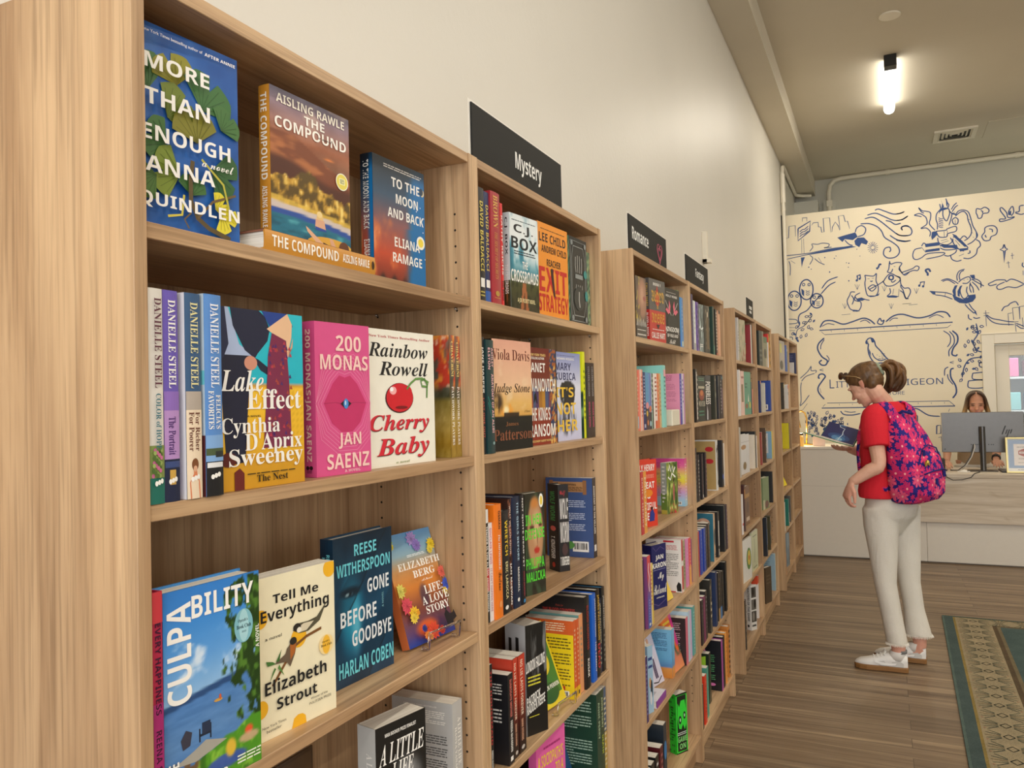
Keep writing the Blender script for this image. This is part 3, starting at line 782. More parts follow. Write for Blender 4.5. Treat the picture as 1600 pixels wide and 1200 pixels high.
B('A1',1,'blue hardcover with green ginkgo leaves',-.046,.6241,1.7149,(0,0,-.1),.16,.2474,.03,('2458a4','1d4688','2458a4'),front=[('g',16,24,'blue_linen'),('gk',.18,.7,.17,-.5,'3d6b35'),('gk',.42,.76,.15,-.3,'8f8a22'),('gk',.66,.68,.19,.5,'3f6e3a'),('gk',.36,.58,.17,.9,'6d7c2a'),('gk',.83,.6,.12,.7,'44703a'),('gk',.3,.44,.13,-1.2,'3f6a33'),('gk',.58,.5,.16,-.2,'7d7a26'),('gk',.4,.3,.15,-1.5,'77892f'),('gk',.74,.36,.16,1.9,'355f33'),('gk',.52,.22,.1,.2,'3f6b35'),('gk',.2,.26,.12,-2,'4a6f30'),('gk',.8,.145,.1,2.4,'e0d23a'),('gk',.74,.17,.09,1,'d8c832'),('l',[(.52,.38),(.5,.28),(.5,.18),(.56,.1),(.66,.06),(.86,.025)],.006,'5a4a2c'),('l',[(.56,.1),(.7,.2),(.92,.26)],.003,'6b5534'),('l',[(.3,.08),(.42,.1),(.44,.2)],.003,'cfc04a'),('l',[(.5,.12),(.44,.08),(.48,.04)],.002,'6b5534'),('l',[(.6,.4),(.8,.3),(.86,.16)],.003,'b8b040'),('t','New York Times bestselling author of','n',.1,.93,.62,.95,'f4f1ea'),('t','AFTER ANNIE','sb',.64,.932,.93,.948,'f4f1ea'),('t','MORE','sb',.12,.765,.68,.84,'f4f1ea'),('t','THAN','sb',.12,.595,.68,.672,'f4f1ea'),('t','ENOUGH','sb',.1,.425,.87,.5,'f4f1ea'),('t','a novel','sc',.6,.365,.9,.405,'f4f1ea'),('t','ANNA','sb',.12,.275,.72,.35,'f4f1ea'),('t','QUINDLEN','sb',.06,.105,.95,.18,'f4f1ea')])
B('A1',1,'orange spined hardcover with pool and desert cover',-.0385,.853,1.7427,(0,0,-.05),.1698,.2165,.0203,('8a5a44','c98a2e','c98a2e'),front=[('g',56,84,'compound'),('e',.585,.205,.045,.035,'e6c080'),('p',[(.53,.2),(.64,.2),(.66,.14),(.52,.14)],'dca888'),('e',.58,.237,.035,.022,'f0d494'),('p',[(.52,.15),(.66,.14),(.67,.125),(.53,.125)],'2b4a9a'),('e',.72,.035,.3,.055,'e0a63c'),('p',[(.4,.135),(.44,.12),(.62,.04),(.8,.005),(.72,0),(.56,.02),(.42,.1)],'e4b08c'),('p',[(.62,.05),(.8,.02),(.86,0),(.62,0)],'4a2c20'),('p',[(.7,.09),(.75,.08),(.82,0),(.74,0)],'dda684'),('e',.9,.035,.07,.05,'6a3a20'),('p',[(.8,.03),(.88,.03),(.92,0),(.8,0)],'2a1a14'),('t','AISLING RAWLE','sb',.07,.905,.93,.965,'f3ead8'),('t','THE','sb',.4,.825,.66,.885,'fbf6ec'),('t','COMPOUND','sb',.05,.74,.95,.812,'fbf6ec'),('t','a novel','sc',.58,.765,.76,.79,'2a1c14'),('e',.885,.52,.085,.062,'f2f2dc'),('e',.885,.52,.076,.055,'e6d55a'),('r',.845,.5,.925,.545,'f4efb0'),('b',.855,.505,.915,.54,4,'46503a')],spine=[('t','THE COMPOUND','sb',.05,.62,.22,.8,'f6efe2'),('t','AISLING RAWLE','sb',.66,.93,.28,.74,'f6efe2'),('e',.5,.03,.25,.014,'3a2410')])
B('A1',1,'orange spined hardcover lying flat under another copy',-.006,1.053,1.7422,(1.5708,-1.5708,0),.152,.2496,.0272,('8a5a44','c98a2e','c98a2e'),front=[('g',4,6,'compound')],spine=[('t','THE COMPOUND','sb',.05,.62,.22,.8,'f6efe2'),('t','AISLING RAWLE','sb',.66,.93,.28,.74,'f6efe2'),('e',.5,.03,.25,.014,'3a2410')])
B('A1',1,'night sky hardcover with orange clouds',-.0563,1.124,1.7149,(0,0,-.04),.1579,.226,.0256,('3a5060','1b2c3a','2a4a5e'),front=[('g',40,60,'moon'),('b',.2,.925,.95,.96,2,'d8d4cc'),('t','TO THE','sb',.34,.795,.9,.872,'f4f1ea'),('t','MOON','sb',.42,.672,.86,.748,'f4f1ea'),('t','AND BACK','sb',.26,.548,.97,.625,'f4f1ea'),('t','ELIANA','sb',.38,.325,.88,.402,'f4f1ea'),('t','RAMAGE','sb',.34,.2,.92,.277,'f4f1ea'),('e',.95,.83,.04,.03,'d8c8a0'),('e',.93,.838,.04,.03,'1a3a54'),('e',.9,.408,.085,.055,'f4f4ea'),('e',.9,.408,.055,.036,'f0d84a'),('e',.9,.7,.008,.006,'e8e8ff'),('e',.97,.62,.008,.006,'e8e8ff'),('e',.82,.66,.008,.006,'e8e8ff'),('e',.95,.5,.008,.006,'e8e8ff'),('e',.98,.28,.008,.006,'e8e8ff')],spine=[('g',6,24,'moon'),('t','TO THE MOON AND BACK','sb',.05,.58,.25,.72,'f4f1ea'),('t','ELIANA RAMAGE','sb',.66,.95,.25,.72,'f4f1ea')])
B('A1',2,'cream spined hardcover with green and pink garden foot',-.004,.6358,1.4023,(0,0,1.5708),.16,.2389,.0194,'dcd6cc',spine=[('r',0,0,1,.12,'1f6a5c'),('r',0,.12,1,.27,'7c8c4a'),('e',.2,.13,.1,.01,'c46a90'),('e',.62,.236,.1,.01,'4f6a30'),('e',.44,.213,.1,.01,'93a85c'),('e',.26,.189,.1,.01,'c46a90'),('e',.68,.165,.1,.01,'4f6a30'),('e',.5,.142,.1,.01,'93a85c'),('e',.32,.248,.1,.01,'c46a90'),('e',.74,.225,.1,.01,'4f6a30'),('e',.56,.201,.1,.01,'93a85c'),('e',.38,.177,.1,.01,'c46a90'),('e',.2,.154,.1,.01,'4f6a30'),('e',.62,.13,.1,.01,'93a85c'),('e',.44,.236,.1,.01,'c46a90'),('e',.26,.213,.1,.01,'4f6a30'),('e',.68,.189,.1,.01,'93a85c'),('e',.5,.165,.1,.01,'c46a90'),('e',.32,.142,.1,.01,'4f6a30'),('e',.74,.248,.1,.01,'93a85c'),('e',.56,.225,.1,.01,'c46a90'),('e',.38,.201,.1,.01,'4f6a30'),('e',.2,.177,.1,.01,'93a85c'),('e',.62,.154,.1,.01,'c46a90'),('e',.44,.13,.1,.01,'4f6a30'),('e',.26,.236,.1,.01,'93a85c'),('e',.68,.213,.1,.01,'c46a90'),('e',.5,.189,.1,.01,'4f6a30'),('t','DANIELLE STEEL','rb',.045,.465,.3,.8,'5a2a3a'),('t','COLOR of HOPE','rb',.49,.75,.34,.7,'2a6a78'),('e',.32,.095,.1,.012,'f4f1ea'),('e',.5,.1,.1,.012,'f4f1ea'),('e',.68,.105,.1,.012,'f4f1ea')])
B('A1',2,'purple spined hardcover with navy foot',-.006,.6588,1.4023,(0,0,1.5708),.16,.2392,.0208,'6a58b0',spine=[('r',0,0,1,.2,'1c2440'),('r',0,.2,1,.43,'b48cc4'),('r',0,.43,1,.52,'8c6ab8'),('r',.3,.08,.7,.15,'c9a04a'),('r',.02,.16,.98,.19,'3a4a7a'),('t','DANIELLE STEEL','rb',.045,.465,.3,.8,'f4f1ea'),('t','The Portrait','rb',.6,.78,.25,.72,'4a2a6a'),('e',.32,.095,.1,.012,'f4f1ea'),('e',.5,.1,.1,.012,'f4f1ea'),('e',.68,.105,.1,.012,'f4f1ea')])
B('A1',2,'blue to cream spined hardcover with woman in orange',-.004,.6898,1.4023,(0,0,1.5708),.16,.2393,.0226,'3a5a80',spine=[('r',0,0,1,.43,'e8d4b8'),('r',0,.43,1,.52,'b0a498'),('p',[(.2,0),(.15,.08),(.4,.12),(.4,.15),(.6,.15),(.62,.12),(.8,.08),(.85,0)],'d8845c'),('e',.5,.165,.22,.03,'7a4a2a'),('e',.5,.145,.12,.015,'d8a888'),('t','DANIELLE STEEL','rb',.045,.465,.3,.8,'e6dca0'),('t','For Richer','rb',.58,.77,.55,.85,'6a3a2c'),('t','For Poorer','rb',.58,.77,.15,.45,'6a3a2c'),('e',.32,.095,.1,.012,'f4f1ea'),('e',.5,.1,.1,.012,'f4f1ea'),('e',.68,.105,.1,.012,'f4f1ea')],back=[('r',0,0,1,1,'e4e2e4')])
B('A1',2,'sky blue spined hardcover with black foot',-.002,.7207,1.4023,(0,0,1.5708),.16,.2409,.0266,'5a8ccc',spine=[('r',0,0,1,.17,'17181c'),('r',0,.17,1,.3,'7fa8d8'),('r',.05,.14,.95,.165,'e0e0e0'),('r',0,.2,1,.235,'4a5a3c'),('r',.5,.19,.98,.22,'2a3030'),('t','DANIELLE STEEL','rb',.045,.465,.3,.8,'eef0f4'),('t',"FELICIA'S",'rb',.5,.67,.56,.86,'f4f1ea'),('t','FAVORITES','rb',.48,.67,.14,.44,'f4f1ea'),('e',.32,.095,.1,.012,'f4f1ea'),('e',.5,.1,.1,.012,'f4f1ea'),('e',.68,.105,.1,.012,'f4f1ea')],back=[('r',0,0,1,1,'b8c8d4'),('r',0,0,1,.3,'5a2a2a'),('r',0,.55,1,.62,'6ac0cc')])
B('A1',2,'yellow hardcover with navy suit and patterned skirt',-.0165,.7314,1.4023,(0,0,-.03),.1499,.2313,.025,('e8b830','20243c','e8b830'),front=[('g',36,54,'skirt_wall'),('p',[(0,1),(.1,1),(.22,.8),(.4,.74),(.3,.72),(0,.72)],'a9b8d8'),('p',[(.05,1),(.45,1),(.52,.97),(.58,.9),(.55,.83),(.43,.755),(.4,.73),(.44,.72),(.6,.66),(.56,.63),(.46,.66),(.36,.74),(.28,.77),(.15,.9),(.12,1)],'20243c'),('p',[(0,.74),(.36,.74),(.33,.6),(.3,.4),(.27,.15),(.06,.14),(.02,.5),(0,.6)],'1d2036'),('p',[(0,1),(.06,1),(.1,.8),(.04,.72),(0,.72)],'262b48'),('e',.345,.7,.075,.04,'cf8f78'),('p',[(.48,1),(.8,1),(.87,.93),(.82,.89),(.62,.88),(.56,.93)],'22408c'),('p',[(.8,1),(.86,.94),(.85,.86),(.8,.76),(.74,.77),(.6,.88),(.54,.9)],'e6bc96'),('p',[(.76,.76),(.86,.8),(.87,.86),(.8,.74)],'dca888'),('p',[(.6,.88),(.78,.84),(.81,.6),(.83,.3),(.84,.22),(.48,.22),(.52,.5),(.55,.75)],'7a2a4a'),('sc',.55,.26,.82,.82,60,['b83a4c','4a2a6a','a8483c']),('p',[(.14,0),(.25,0),(.25,.09),(.2,.12),(.14,.1)],'6a2420'),('e',.08,.17,.09,.04,'5a1f1c'),('t','Lake','rbi',0,.54,.49,.66,'f4f1ea'),('t','Effect','rb',.29,.44,.955,.555,'f4f1ea'),('t','A NOVEL','sb',.29,.398,.45,.408,'2a2418'),('t','Cynthia','rb',0,.285,.68,.395,'f4f1ea'),('t',"D'Aprix",'rb',.26,.185,.96,.31,'f4f1ea'),('t','Sweeney','rb',.08,.105,.97,.225,'f4f1ea'),('b',.28,.075,.88,.088,1,'3a3018'),('t','The Nest','rb',.39,.033,.77,.072,'2a2010')])
B('A1',2,'pink hardcover with lips and blue gem',-.0269,.9261,1.4023,(0,0,-.09),.1208,.2297,.0251,('d9548c','d24e86','d9548c'),front=[('p',[(.14,.47),(.3,.6),(.42,.655),(.52,.64),(.62,.655),(.75,.6),(.92,.47),(.8,.34),(.65,.28),(.45,.28),(.28,.34)],'c43468'),('l',[(.14,.47),(.35,.475),(.52,.462),(.7,.475),(.92,.47)],.001,'a82a58'),('ring',.53,.47,[(.14,.47),(.3,.6),(.42,.655),(.52,.64),(.62,.655),(.75,.6),(.92,.47),(.8,.34),(.65,.28),(.45,.28),(.28,.34),(.14,.47)],6,'eea8c4'),('p',[(.43,.467),(.53,.5),(.63,.467),(.53,.432)],'23222c'),('e',.53,.467,.045,.034,'4a8cd0'),('e',.52,.472,.015,.016,'b8dcf4'),('t','200','sb',.36,.815,.83,.92,'f6cfc4'),('t','MONAS','sb',.08,.69,.955,.79,'f6cfc4'),('t','JAN','sb',.38,.17,.8,.275,'f6cfc4'),('t','SAENZ','sb',.17,.04,.95,.14,'f6cfc4'),('t','A NOVEL','mo',.48,.014,.77,.03,'f3e0dc')],spine=[('t','200 MONAS•JAN SAENZ','sb',.05,.9,.22,.7,'f6cfc4'),('e',.36,.06,.13,.013,'241418'),('e',.64,.06,.13,.013,'241418'),('b',.3,.025,.7,.045,2,'5a1f38')])
B('A1',2,'cream paperback with a red cherry',-.0337,1.062,1.4023,(0,0,-.06),.1947,.2308,.024,'f3efe0',hard=0,front=[('t','New York Times Bestselling Author','rb',.04,.935,.94,.958,'b8323a'),('t','Rainbow','rbi',.03,.8,.9,.905,'1a1a1c'),('t','Rowell','rbi',.17,.665,.9,.77,'1a1a1c'),('e',.455,.5,.205,.112,'3a0c10',28),('e',.46,.503,.195,.106,'d21f2c',28),('e',.55,.545,.09,.05,'d21f2c'),('e',.36,.555,.05,.03,'f6b0b0'),('e',.34,.565,.025,.016,'ffffff'),('e',.48,.43,.09,.012,'7c0f18'),('l',[(.56,.565),(.62,.61),(.7,.645),(.8,.65),(.9,.62),(.88,.585),(.8,.59),(.78,.63),(.84,.648),(.88,.6),(.87,.5)],.004,'2a4a22'),('l',[(.56,.565),(.62,.61),(.7,.645),(.8,.65),(.9,.62),(.88,.585),(.8,.59),(.78,.63),(.84,.648),(.88,.6),(.87,.5)],.003,'6a9c4c'),('t','Cherry','rbi',.03,.23,.9,.375,'4a0c10'),('t','Cherry','rbi',.025,.235,.895,.38,'d8283a'),('t','Baby','rbi',.12,.045,.895,.205,'4a0c10'),('t','Baby','rbi',.115,.05,.89,.21,'d8283a'),('t','a novel','rbi',.38,.018,.58,.036,'7a8a4a')])
B('A1',2,'autumn leaf paperback showing its back cover',-.03,1.3493,1.4023,(0,0,1.5708),.135,.2364,.0206,'8a6a2c',hard=0,spine=[('g',4,30,'maple'),('t','CHIAVERINI','rb',.05,.34,.3,.72,'f0d880'),('t','PATCHWORK PLAYERS','rb',.42,.9,.3,.72,'f4f1ea')],back=[('g',30,46,'maple'),('t','QUILTS','rb',.3,.74,.62,.77,'f0e8c0'),('b',.1,.53,.6,.63,3,'f4f1ea'),('b',.1,.28,.6,.46,6,'f4f1ea')])
B('A1',2,'autumn leaf paperback beside the panel',-.03,1.371,1.4023,(0,0,1.5708),.135,.2356,.0213,'8a6a2c',hard=0,spine=[('g',4,30,'maple'),('t','CHIAVERINI','rb',.05,.34,.3,.72,'f0d880'),('t','PATCHWORK PLAYERS','rb',.42,.9,.3,.72,'f4f1ea')],back=[('g',30,46,'maple'),('t','QUILTS','rb',.3,.74,.62,.77,'f0e8c0'),('b',.1,.53,.6,.63,3,'f4f1ea'),('b',.1,.28,.6,.46,6,'f4f1ea')])
B('A1',3,'red and magenta spined hardcover',-.008,.6335,1.0613,(0,0,1.5708),.15,.2442,.0133,'b02848',spine=[('r',0,.86,1,1,'c83a44'),('r',0,0,1,.5,'a42a6c'),('t','EVERY HAPPINESS','sb',.14,.55,.22,.78,'3a1030'),('t','REENA SHAH','sb',.62,.9,.22,.78,'3a1030')],page='b04050')
B('A1',3,'lake and lawn hardcover with white lettering',-.0151,.6403,1.0613,(0,0,-.08),.1394,.238,.036,('3f86c8','3a7ac0','3f86c8'),front=[('g',64,96,'lake'),('p',[(.07,.165),(.3,.15),(.62,.195),(.4,.235),(.28,.205)],'a39f94'),('r',.33,.235,.345,.3,'1f2838'),('r',.44,.235,.455,.31,'1f2838'),('r',.33,.26,.455,.272,'1f2838'),('r',.36,.27,.445,.325,'27324a'),('e',.53,.405,.045,.008,'c89a4a'),('e',.55,.418,.012,.014,'c85a30'),('p',[(.17,.23),(.24,.24),(.26,.3),(.2,.32),(.15,.28)],'3a3a48'),('T','CULPA','sb',.03,.455,.265,.935,'f4f1ea'),('t','BILITY','sb',.27,.845,.93,.955,'f4f1ea'),('e',.815,.735,.105,.088,'7fb8c4'),('e',.815,.735,.055,.084,'a4d0d6'),('t',"Oprah's",'rb',.75,.752,.86,.772,'23404a'),('t','Book Club','rb',.735,.722,.895,.742,'23404a'),('t','2025','n',.79,.7,.84,.709,'23404a'),('T','A NOVEL','sb',.945,.6,.985,.72,'f4f1ea'),('T','BRUCE','sb',.03,.01,.13,.19,'f4f1ea'),('t','HOLSINGER','sb',.14,.012,.62,.058,'f4f1ea'),('b',.72,.035,.99,.085,3,'e8f0d8')])
B('A1',3,'cream paperback with yellow dots and two birds',-.0364,.8113,1.0613,(0,0,-.1),.144,.2163,.03,'f0e6c4',hard=0,front=[('e',.93,.955,.085,.058,'f0b428'),('e',.03,.75,.085,.058,'f0b428'),('e',.5,.565,.1,.066,'f0b428'),('e',.02,.2,.085,.055,'f0b428'),('p',[(.39,0),(.58,0),(.57,.05),(.53,.07),(.47,.075),(.42,.06)],'f0b428'),('t','Tell Me','sb',.18,.825,.77,.885,'1a1a1c'),('t','Everything','sb',.03,.7,.915,.8,'1a1a1c'),('t','a novel','n',.08,.61,.28,.63,'2a2620'),('l',[(.16,.32),(.3,.42),(.45,.52),(.6,.555),(.8,.575)],.004,'7a5028'),('p',[(.42,.62),(.48,.655),(.62,.65),(.74,.66),(.88,.74),(.78,.63),(.62,.585),(.5,.59)],'57523f'),('p',[(.46,.62),(.56,.645),(.7,.64),(.6,.595),(.5,.595)],'d8cdb0'),('e',.475,.632,.05,.026,'2b2723'),('e',.5,.612,.03,.018,'ece6d4'),('p',[(.34,.52),(.42,.565),(.47,.55),(.44,.47),(.38,.4),(.33,.44),(.18,.45),(.32,.49)],'6b5a48'),('p',[(.38,.54),(.46,.55),(.44,.48),(.38,.44)],'b0652c'),('e',.42,.555,.045,.024,'2b2723'),('p',[(.08,.485),(.16,.47),(.2,.45),(.1,.452)],'4c7a3a'),('p',[(.2,.46),(.27,.53),(.24,.46)],'3f6a30'),('p',[(.18,.43),(.12,.35),(.2,.42)],'4c7a3a'),('p',[(.22,.42),(.3,.36),(.24,.44)],'5b8a44'),('e',.86,.455,.1,.066,'f3d798'),('e',.86,.455,.055,.062,'f0b83a'),('t',"Oprah's",'rb',.8,.468,.9,.484,'4a3810'),('t','Book Club','rb',.785,.445,.935,.461,'4a3810'),('t','Elizabeth','sb',.06,.275,.855,.36,'1a1a1c'),('t','Strout','sb',.2,.165,.72,.235,'1a1a1c'),('t','New York Times','n',.02,.078,.31,.094,'2a2620'),('t','bestseller','n',.07,.05,.25,.068,'2a2620'),('t','Winner of the','n',.63,.135,.86,.15,'2a2620'),('t','PULITZER PRIZE','n',.61,.105,.91,.12,'2a2620')])
B('A1',3,'dark blue hardcover with a half hidden face',-.063,1.0049,1.0613,(0,0,-.06),.1498,.2354,.0257,('0f3a55','0d2c40','0f3a55'),front=[('g',44,66,'gone'),('t','REESE','sb',.34,.855,.72,.935,'6fd0dc'),('t','WITHERSPOON','sb',.05,.735,.96,.82,'6fd0dc'),('t','GONE','sb',.55,.575,.93,.675,'e8ecee'),('t','BEFORE','sb',.1,.395,.7,.5,'e8ecee'),('T','A NOVEL','sb',.8,.44,.83,.55,'7ab0bc'),('t','GOODBYE','sb',.28,.245,.96,.35,'e8ecee'),('t','HARLAN COBEN','sb',.06,.06,.99,.165,'6fd0dc')],spine=[('t','REESE','sb',.1,.2,.55,.8,'6fd0dc'),('t','HARLAN COBEN','sb',.12,.4,.2,.45,'6fd0dc')])
B('A1',3,'flowery sunset paperback leaning on a clear stand',-.0592,1.2138,1.0666,(0,-.3,-.1),.142,.205,.018,('b87a4a','c86a3a','b87a4a'),hard=0,front=[('g',30,45,'life'),('fl',.1,.95,.09,'8cc040'),('fl',.12,.9,.06,'e8d838'),('fl',.55,.93,.12,'a890d0'),('fl',.62,.86,.1,'8a74c0'),('fl',.92,.84,.1,'f0d030'),('fl',.86,.79,.07,'f0d84a'),('fl',.05,.5,.11,'e6dc6a'),('fl',.1,.36,.13,'d84a5c'),('fl',.2,.28,.11,'f0c030'),('fl',.16,.24,.08,'f6d850'),('fl',.95,.56,.1,'e86a5a'),('fl',.97,.44,.1,'3a5ac8'),('fl',.9,.38,.06,'f0d03a'),('fl',.45,.08,.14,'e04a30'),('fl',.3,.06,.07,'f08a3c'),('fl',.36,.04,.05,'f0a050'),('fl',.6,.06,.07,'c83a28'),('fl',.25,.13,.06,'2a3a8c'),('e',.2,.28,.03,.02,'d89020'),('e',.05,.5,.03,.02,'b89030'),('p',[(.72,.08),(.7,.18),(.76,.22),(.82,.17),(.88,.17),(.92,.19),(.95,.12),(.86,.1),(.84,.06)],'16121c'),('e',.755,.235,.025,.02,'16121c'),('b',.25,.765,.62,.79,2,'e8eef0'),('t','ELIZABETH','rb',.02,.665,.9,.73,'f4f1ea'),('t','BERG','rb',.28,.575,.74,.64,'f4f1ea'),('t','A Novel','sc',.42,.53,.66,.552,'f4f1ea'),('t','LIFE:','rb',.42,.41,.82,.485,'f4f1ea'),('t','A LOVE','rb',.32,.32,.9,.395,'f4f1ea'),('t','STORY','rb',.36,.235,.86,.305,'f4f1ea')])
B('A1',4,'dark brown hardcover standing behind the teal paperback',-.15,.9036,.7453,(0,0,0),.15,.2015,.03,'4a3420',front=[('r',.03,.03,.97,.97,'5a422a')])
B('A1',4,'teal paperback leaning back on a stand',-.03,.8022,.7506,(0,-.3,0),.14,.205,.018,'1d5658',hard=0,front=[('g',24,36,'teal_leaves'),('l',[(.8,.9),(.84,.93),(.8,.95),(.83,.97)],.004,'f4f1ea'),('t','Europa','ss',.74,.85,.93,.875,'f4f1ea'),('t','editions','ss',.78,.83,.92,.845,'f4f1ea')])
B('A1',4,'thick paperback with a grimacing grey face',-.0372,1.0718,.7453,(0,0,-.22),.1153,.2359,.0429,('1c1c1c','c4c4c0','c4c4c0'),hard=0,front=[('g',36,54,'face_grey'),('t','MAN BOOKER PRIZE FINALIST','sb',.18,.915,.8,.94,'f4f1ea'),('t','A LITTLE','rbi',.06,.73,.96,.87,'f4f1ea'),('t','LIFE','rbi',.3,.6,.74,.715,'f4f1ea')],spine=[('t','A LITTLE LIFE','rb',.18,.62,.5,.82,'f4f1ea'),('t','HANYA YANAGIHARA','rb',.3,.85,.2,.4,'f4f1ea')])
B('A1',4,'thick grey paperback showing its back cover',-.03,1.3466,.7453,(0,0,1.5708),.135,.1942,.0371,'b8b8b6',hard=0,spine=[('t','A LITTLE LIFE','rb',.16,.62,.52,.82,'f4f1ea'),('t','HANYA YANAGIHARA','rb',.24,.85,.2,.4,'f4f1ea')],back=[('t','NEW YORK TIMES BESTSELLER','sb',.2,.94,.75,.955,'f4f1ea'),('b',.2,.78,.9,.91,7,'f4f1ea'),('b',.1,.35,.92,.68,14,'5a5a5a')])
B('A2',1,'black spine with gold lettering',-.01,1.4523,1.7149,(0,0,1.5708),.15,.2328,.0307,'16151a',spine=[('t','DAVID BALDACCI','sb',.12,.74,.3,.78,'d8c45a'),('r',.25,.12,.8,.2,'f4f1ea'),('b',.2,.03,.8,.09,2,'c8b85a')])
B('A2',1,'navy spine with gold lettering and white foot',-.012,1.479,1.7149,(0,0,1.5708),.15,.2303,.0263,'1c2c5a',spine=[('t','DAVID BALDACCI','sb',.12,.72,.3,.78,'d0b860'),('r',.2,.13,.85,.2,'f4f1ea'),('r',0,0,1,.1,'2a5aa8')])
B('A2',1,'thick red spine with gold lettering',-.008,1.5225,1.7149,(0,0,1.5708),.15,.2372,.0431,'a82c36',spine=[('t','BROWN','rb',.03,.32,.22,.72,'d8a850'),('t','THE SECRET OF SECRETS','ri',.36,.78,.32,.62,'d8a850'),('e',.5,.09,.22,.025,'b8923c'),('b',.2,.045,.8,.055,1,'d8a850')])
B('A2',1,'slim bright red spine',-.012,1.5449,1.7149,(0,0,1.5708),.15,.2228,.012,'d8242c',spine=[('t','KATHY REICHS','sb',.12,.7,.2,.8,'f0dcd4'),('t','EVIL BONES','sb',.76,.95,.2,.8,'1a1a1c')])
B('A2',1,'cloudy sky hardcover with a dirt road',-.0231,1.6024,1.7149,(0,0,-.14),.1226,.2192,.0177,('5a98a8','cfd8d8','5a98a8'),front=[('g',40,60,'crossroads'),('b',.08,.925,.96,.945,1,'26404a'),('t','C.J.','sb',.14,.79,.82,.9,'14181c'),('t','BOX','sb',.05,.64,.96,.765,'14181c'),('b',.14,.575,.9,.625,2,'203038'),('t','THE','sb',.42,.44,.6,.52,'f4f1ea'),('t','CROSSROADS','sb',.02,.295,.97,.42,'f4f1ea'),('t','A JOE PICKETT NOVEL','sb',.22,.075,.84,.13,'f0e0a8')],spine=[('g',6,30,'crossroads'),('r',0,.3,1,1,'d4dfe0'),('t','C.J. BOX','sb',.05,.44,.3,.75,'1a2024'),('t','THE CROSSROADS','sb',.54,.84,.25,.75,'f6f6f0')])
B('A2',1,'orange hardcover with big red lettering',-.0254,1.7677,1.7149,(0,0,-.08),.1678,.2335,.03,('f0962a','c86a1c','f0962a'),front=[('b',.1,.925,.9,.945,1,'6a4410'),('t','LEE CHILD','sb',.05,.8,.93,.895,'2a1a14'),('t','ANDREW CHILD','sb',.12,.69,.95,.765,'2a1a14'),('t','REACHER','sb',.28,.55,.74,.625,'2a1a14'),('t','EXIT','sb',.03,.27,.95,.53,'c8201c'),('t','STRATEGY','sb',0,.06,.98,.245,'c8201c'),('p',[(.4,.5),(.48,.5),(.54,.22),(.48,.24),(.42,.4)],'3a0c0c'),('e',.44,.51,.045,.025,'2a0808')])
B('A2',1,'black hardcover with ornate skeletal hands',-.026,1.9847,1.7149,(0,0,-.05),.1203,.2371,.0093,('17191a','2a6a66','17191a'),front=[('g',8,12,'ornate'),('l',[(.06,.04),(.94,.04),(.94,.96),(.06,.96),(.06,.04)],.002,'9aa0a0'),('l',[(.22,.1),(.78,.1),(.88,.25),(.88,.75),(.78,.9),(.22,.9),(.12,.75),(.12,.25),(.22,.1)],.002,'9aa0a0'),('l',[(.36,.6),(.32,.68),(.34,.78)],.004,'a8a8a4'),('l',[(.36,.46),(.33,.42),(.4,.36)],.003,'a8a8a4'),('l',[(.46,.6),(.44,.71),(.45,.8)],.004,'a8a8a4'),('l',[(.46,.46),(.45,.42),(.47,.36)],.003,'a8a8a4'),('l',[(.56,.6),(.56,.68),(.56,.8)],.004,'a8a8a4'),('l',[(.56,.46),(.57,.42),(.54,.36)],.003,'a8a8a4'),('l',[(.66,.6),(.68,.71),(.67,.78)],.004,'a8a8a4'),('l',[(.66,.46),(.69,.42),(.61,.36)],.003,'a8a8a4'),('r',.3,.53,.72,.58,'8a9090'),('e',.5,.3,.3,.14,'2a2e2e'),('l',[(.5,.38),(.48,.28),(.52,.2)],.006,'b0b0ac'),('e',.88,.6,.1,.05,'2a8a86'),('e',.92,.35,.09,.06,'2a8a86'),('e',.12,.07,.06,.03,'8a9090'),('e',.88,.07,.06,.03,'8a9090'),('e',.12,.93,.06,.03,'8a9090'),('e',.88,.93,.06,.03,'8a9090')],spine=[('g',6,24,'foliage')])
B('A2',1,'mottled green spine beside the panel',-.03,2.1555,1.7149,(0,0,1.5708),.14,.2151,.05,'5f8a74',spine=[('g',6,30,'foliage')])
B('A2',2,'black spine with white and red lettering',-.008,1.4339,1.4023,(0,0,1.5708),.15,.2372,.019,'1c1c1e',spine=[('t','JANE HARPER','sb',.08,.48,.25,.75,'f4f1ea'),('t','LAST ONE OUT','sb',.52,.86,.3,.7,'c05a4a')])
B('A2',2,'dark teal spine with pink lettering',-.004,1.4679,1.4023,(0,0,1.5708),.15,.2328,.0336,'163a3c',spine=[('t','ELSTON','sb',.07,.26,.18,.45,'f0b8bc'),('t','ASHLEY','sb',.07,.24,.58,.85,'f0b8bc'),('t','ANATOMY OF AN ALIBI','sb',.3,.82,.52,.82,'f0b8bc'),('l',[(.1,.5),(.9,.3)],.002,'2a8a80'),('l',[(.1,.45),(.9,.2)],.002,'2a8a80'),('e',.7,.09,.15,.014,'8ab0b0')])
B('A2',2,'peach hardcover with a burning house',-.0227,1.4984,1.4023,(0,0,-.1),.167,.2403,.034,('e0b090','2a1c14','17150f'),front=[('g',44,60,'judge'),('t','Viola Davis','rb',0,.815,.96,.915,'6a2a1c'),('t','Judge Stone','rbi',0,.5,.96,.605,'3a1f14'),('t','A Novel','ri',.78,.335,.95,.36,'3a2414'),('t','James','rb',.3,.215,.62,.255,'8a5a38'),('t','Patterson','rb',0,.09,.985,.19,'8a5238')])
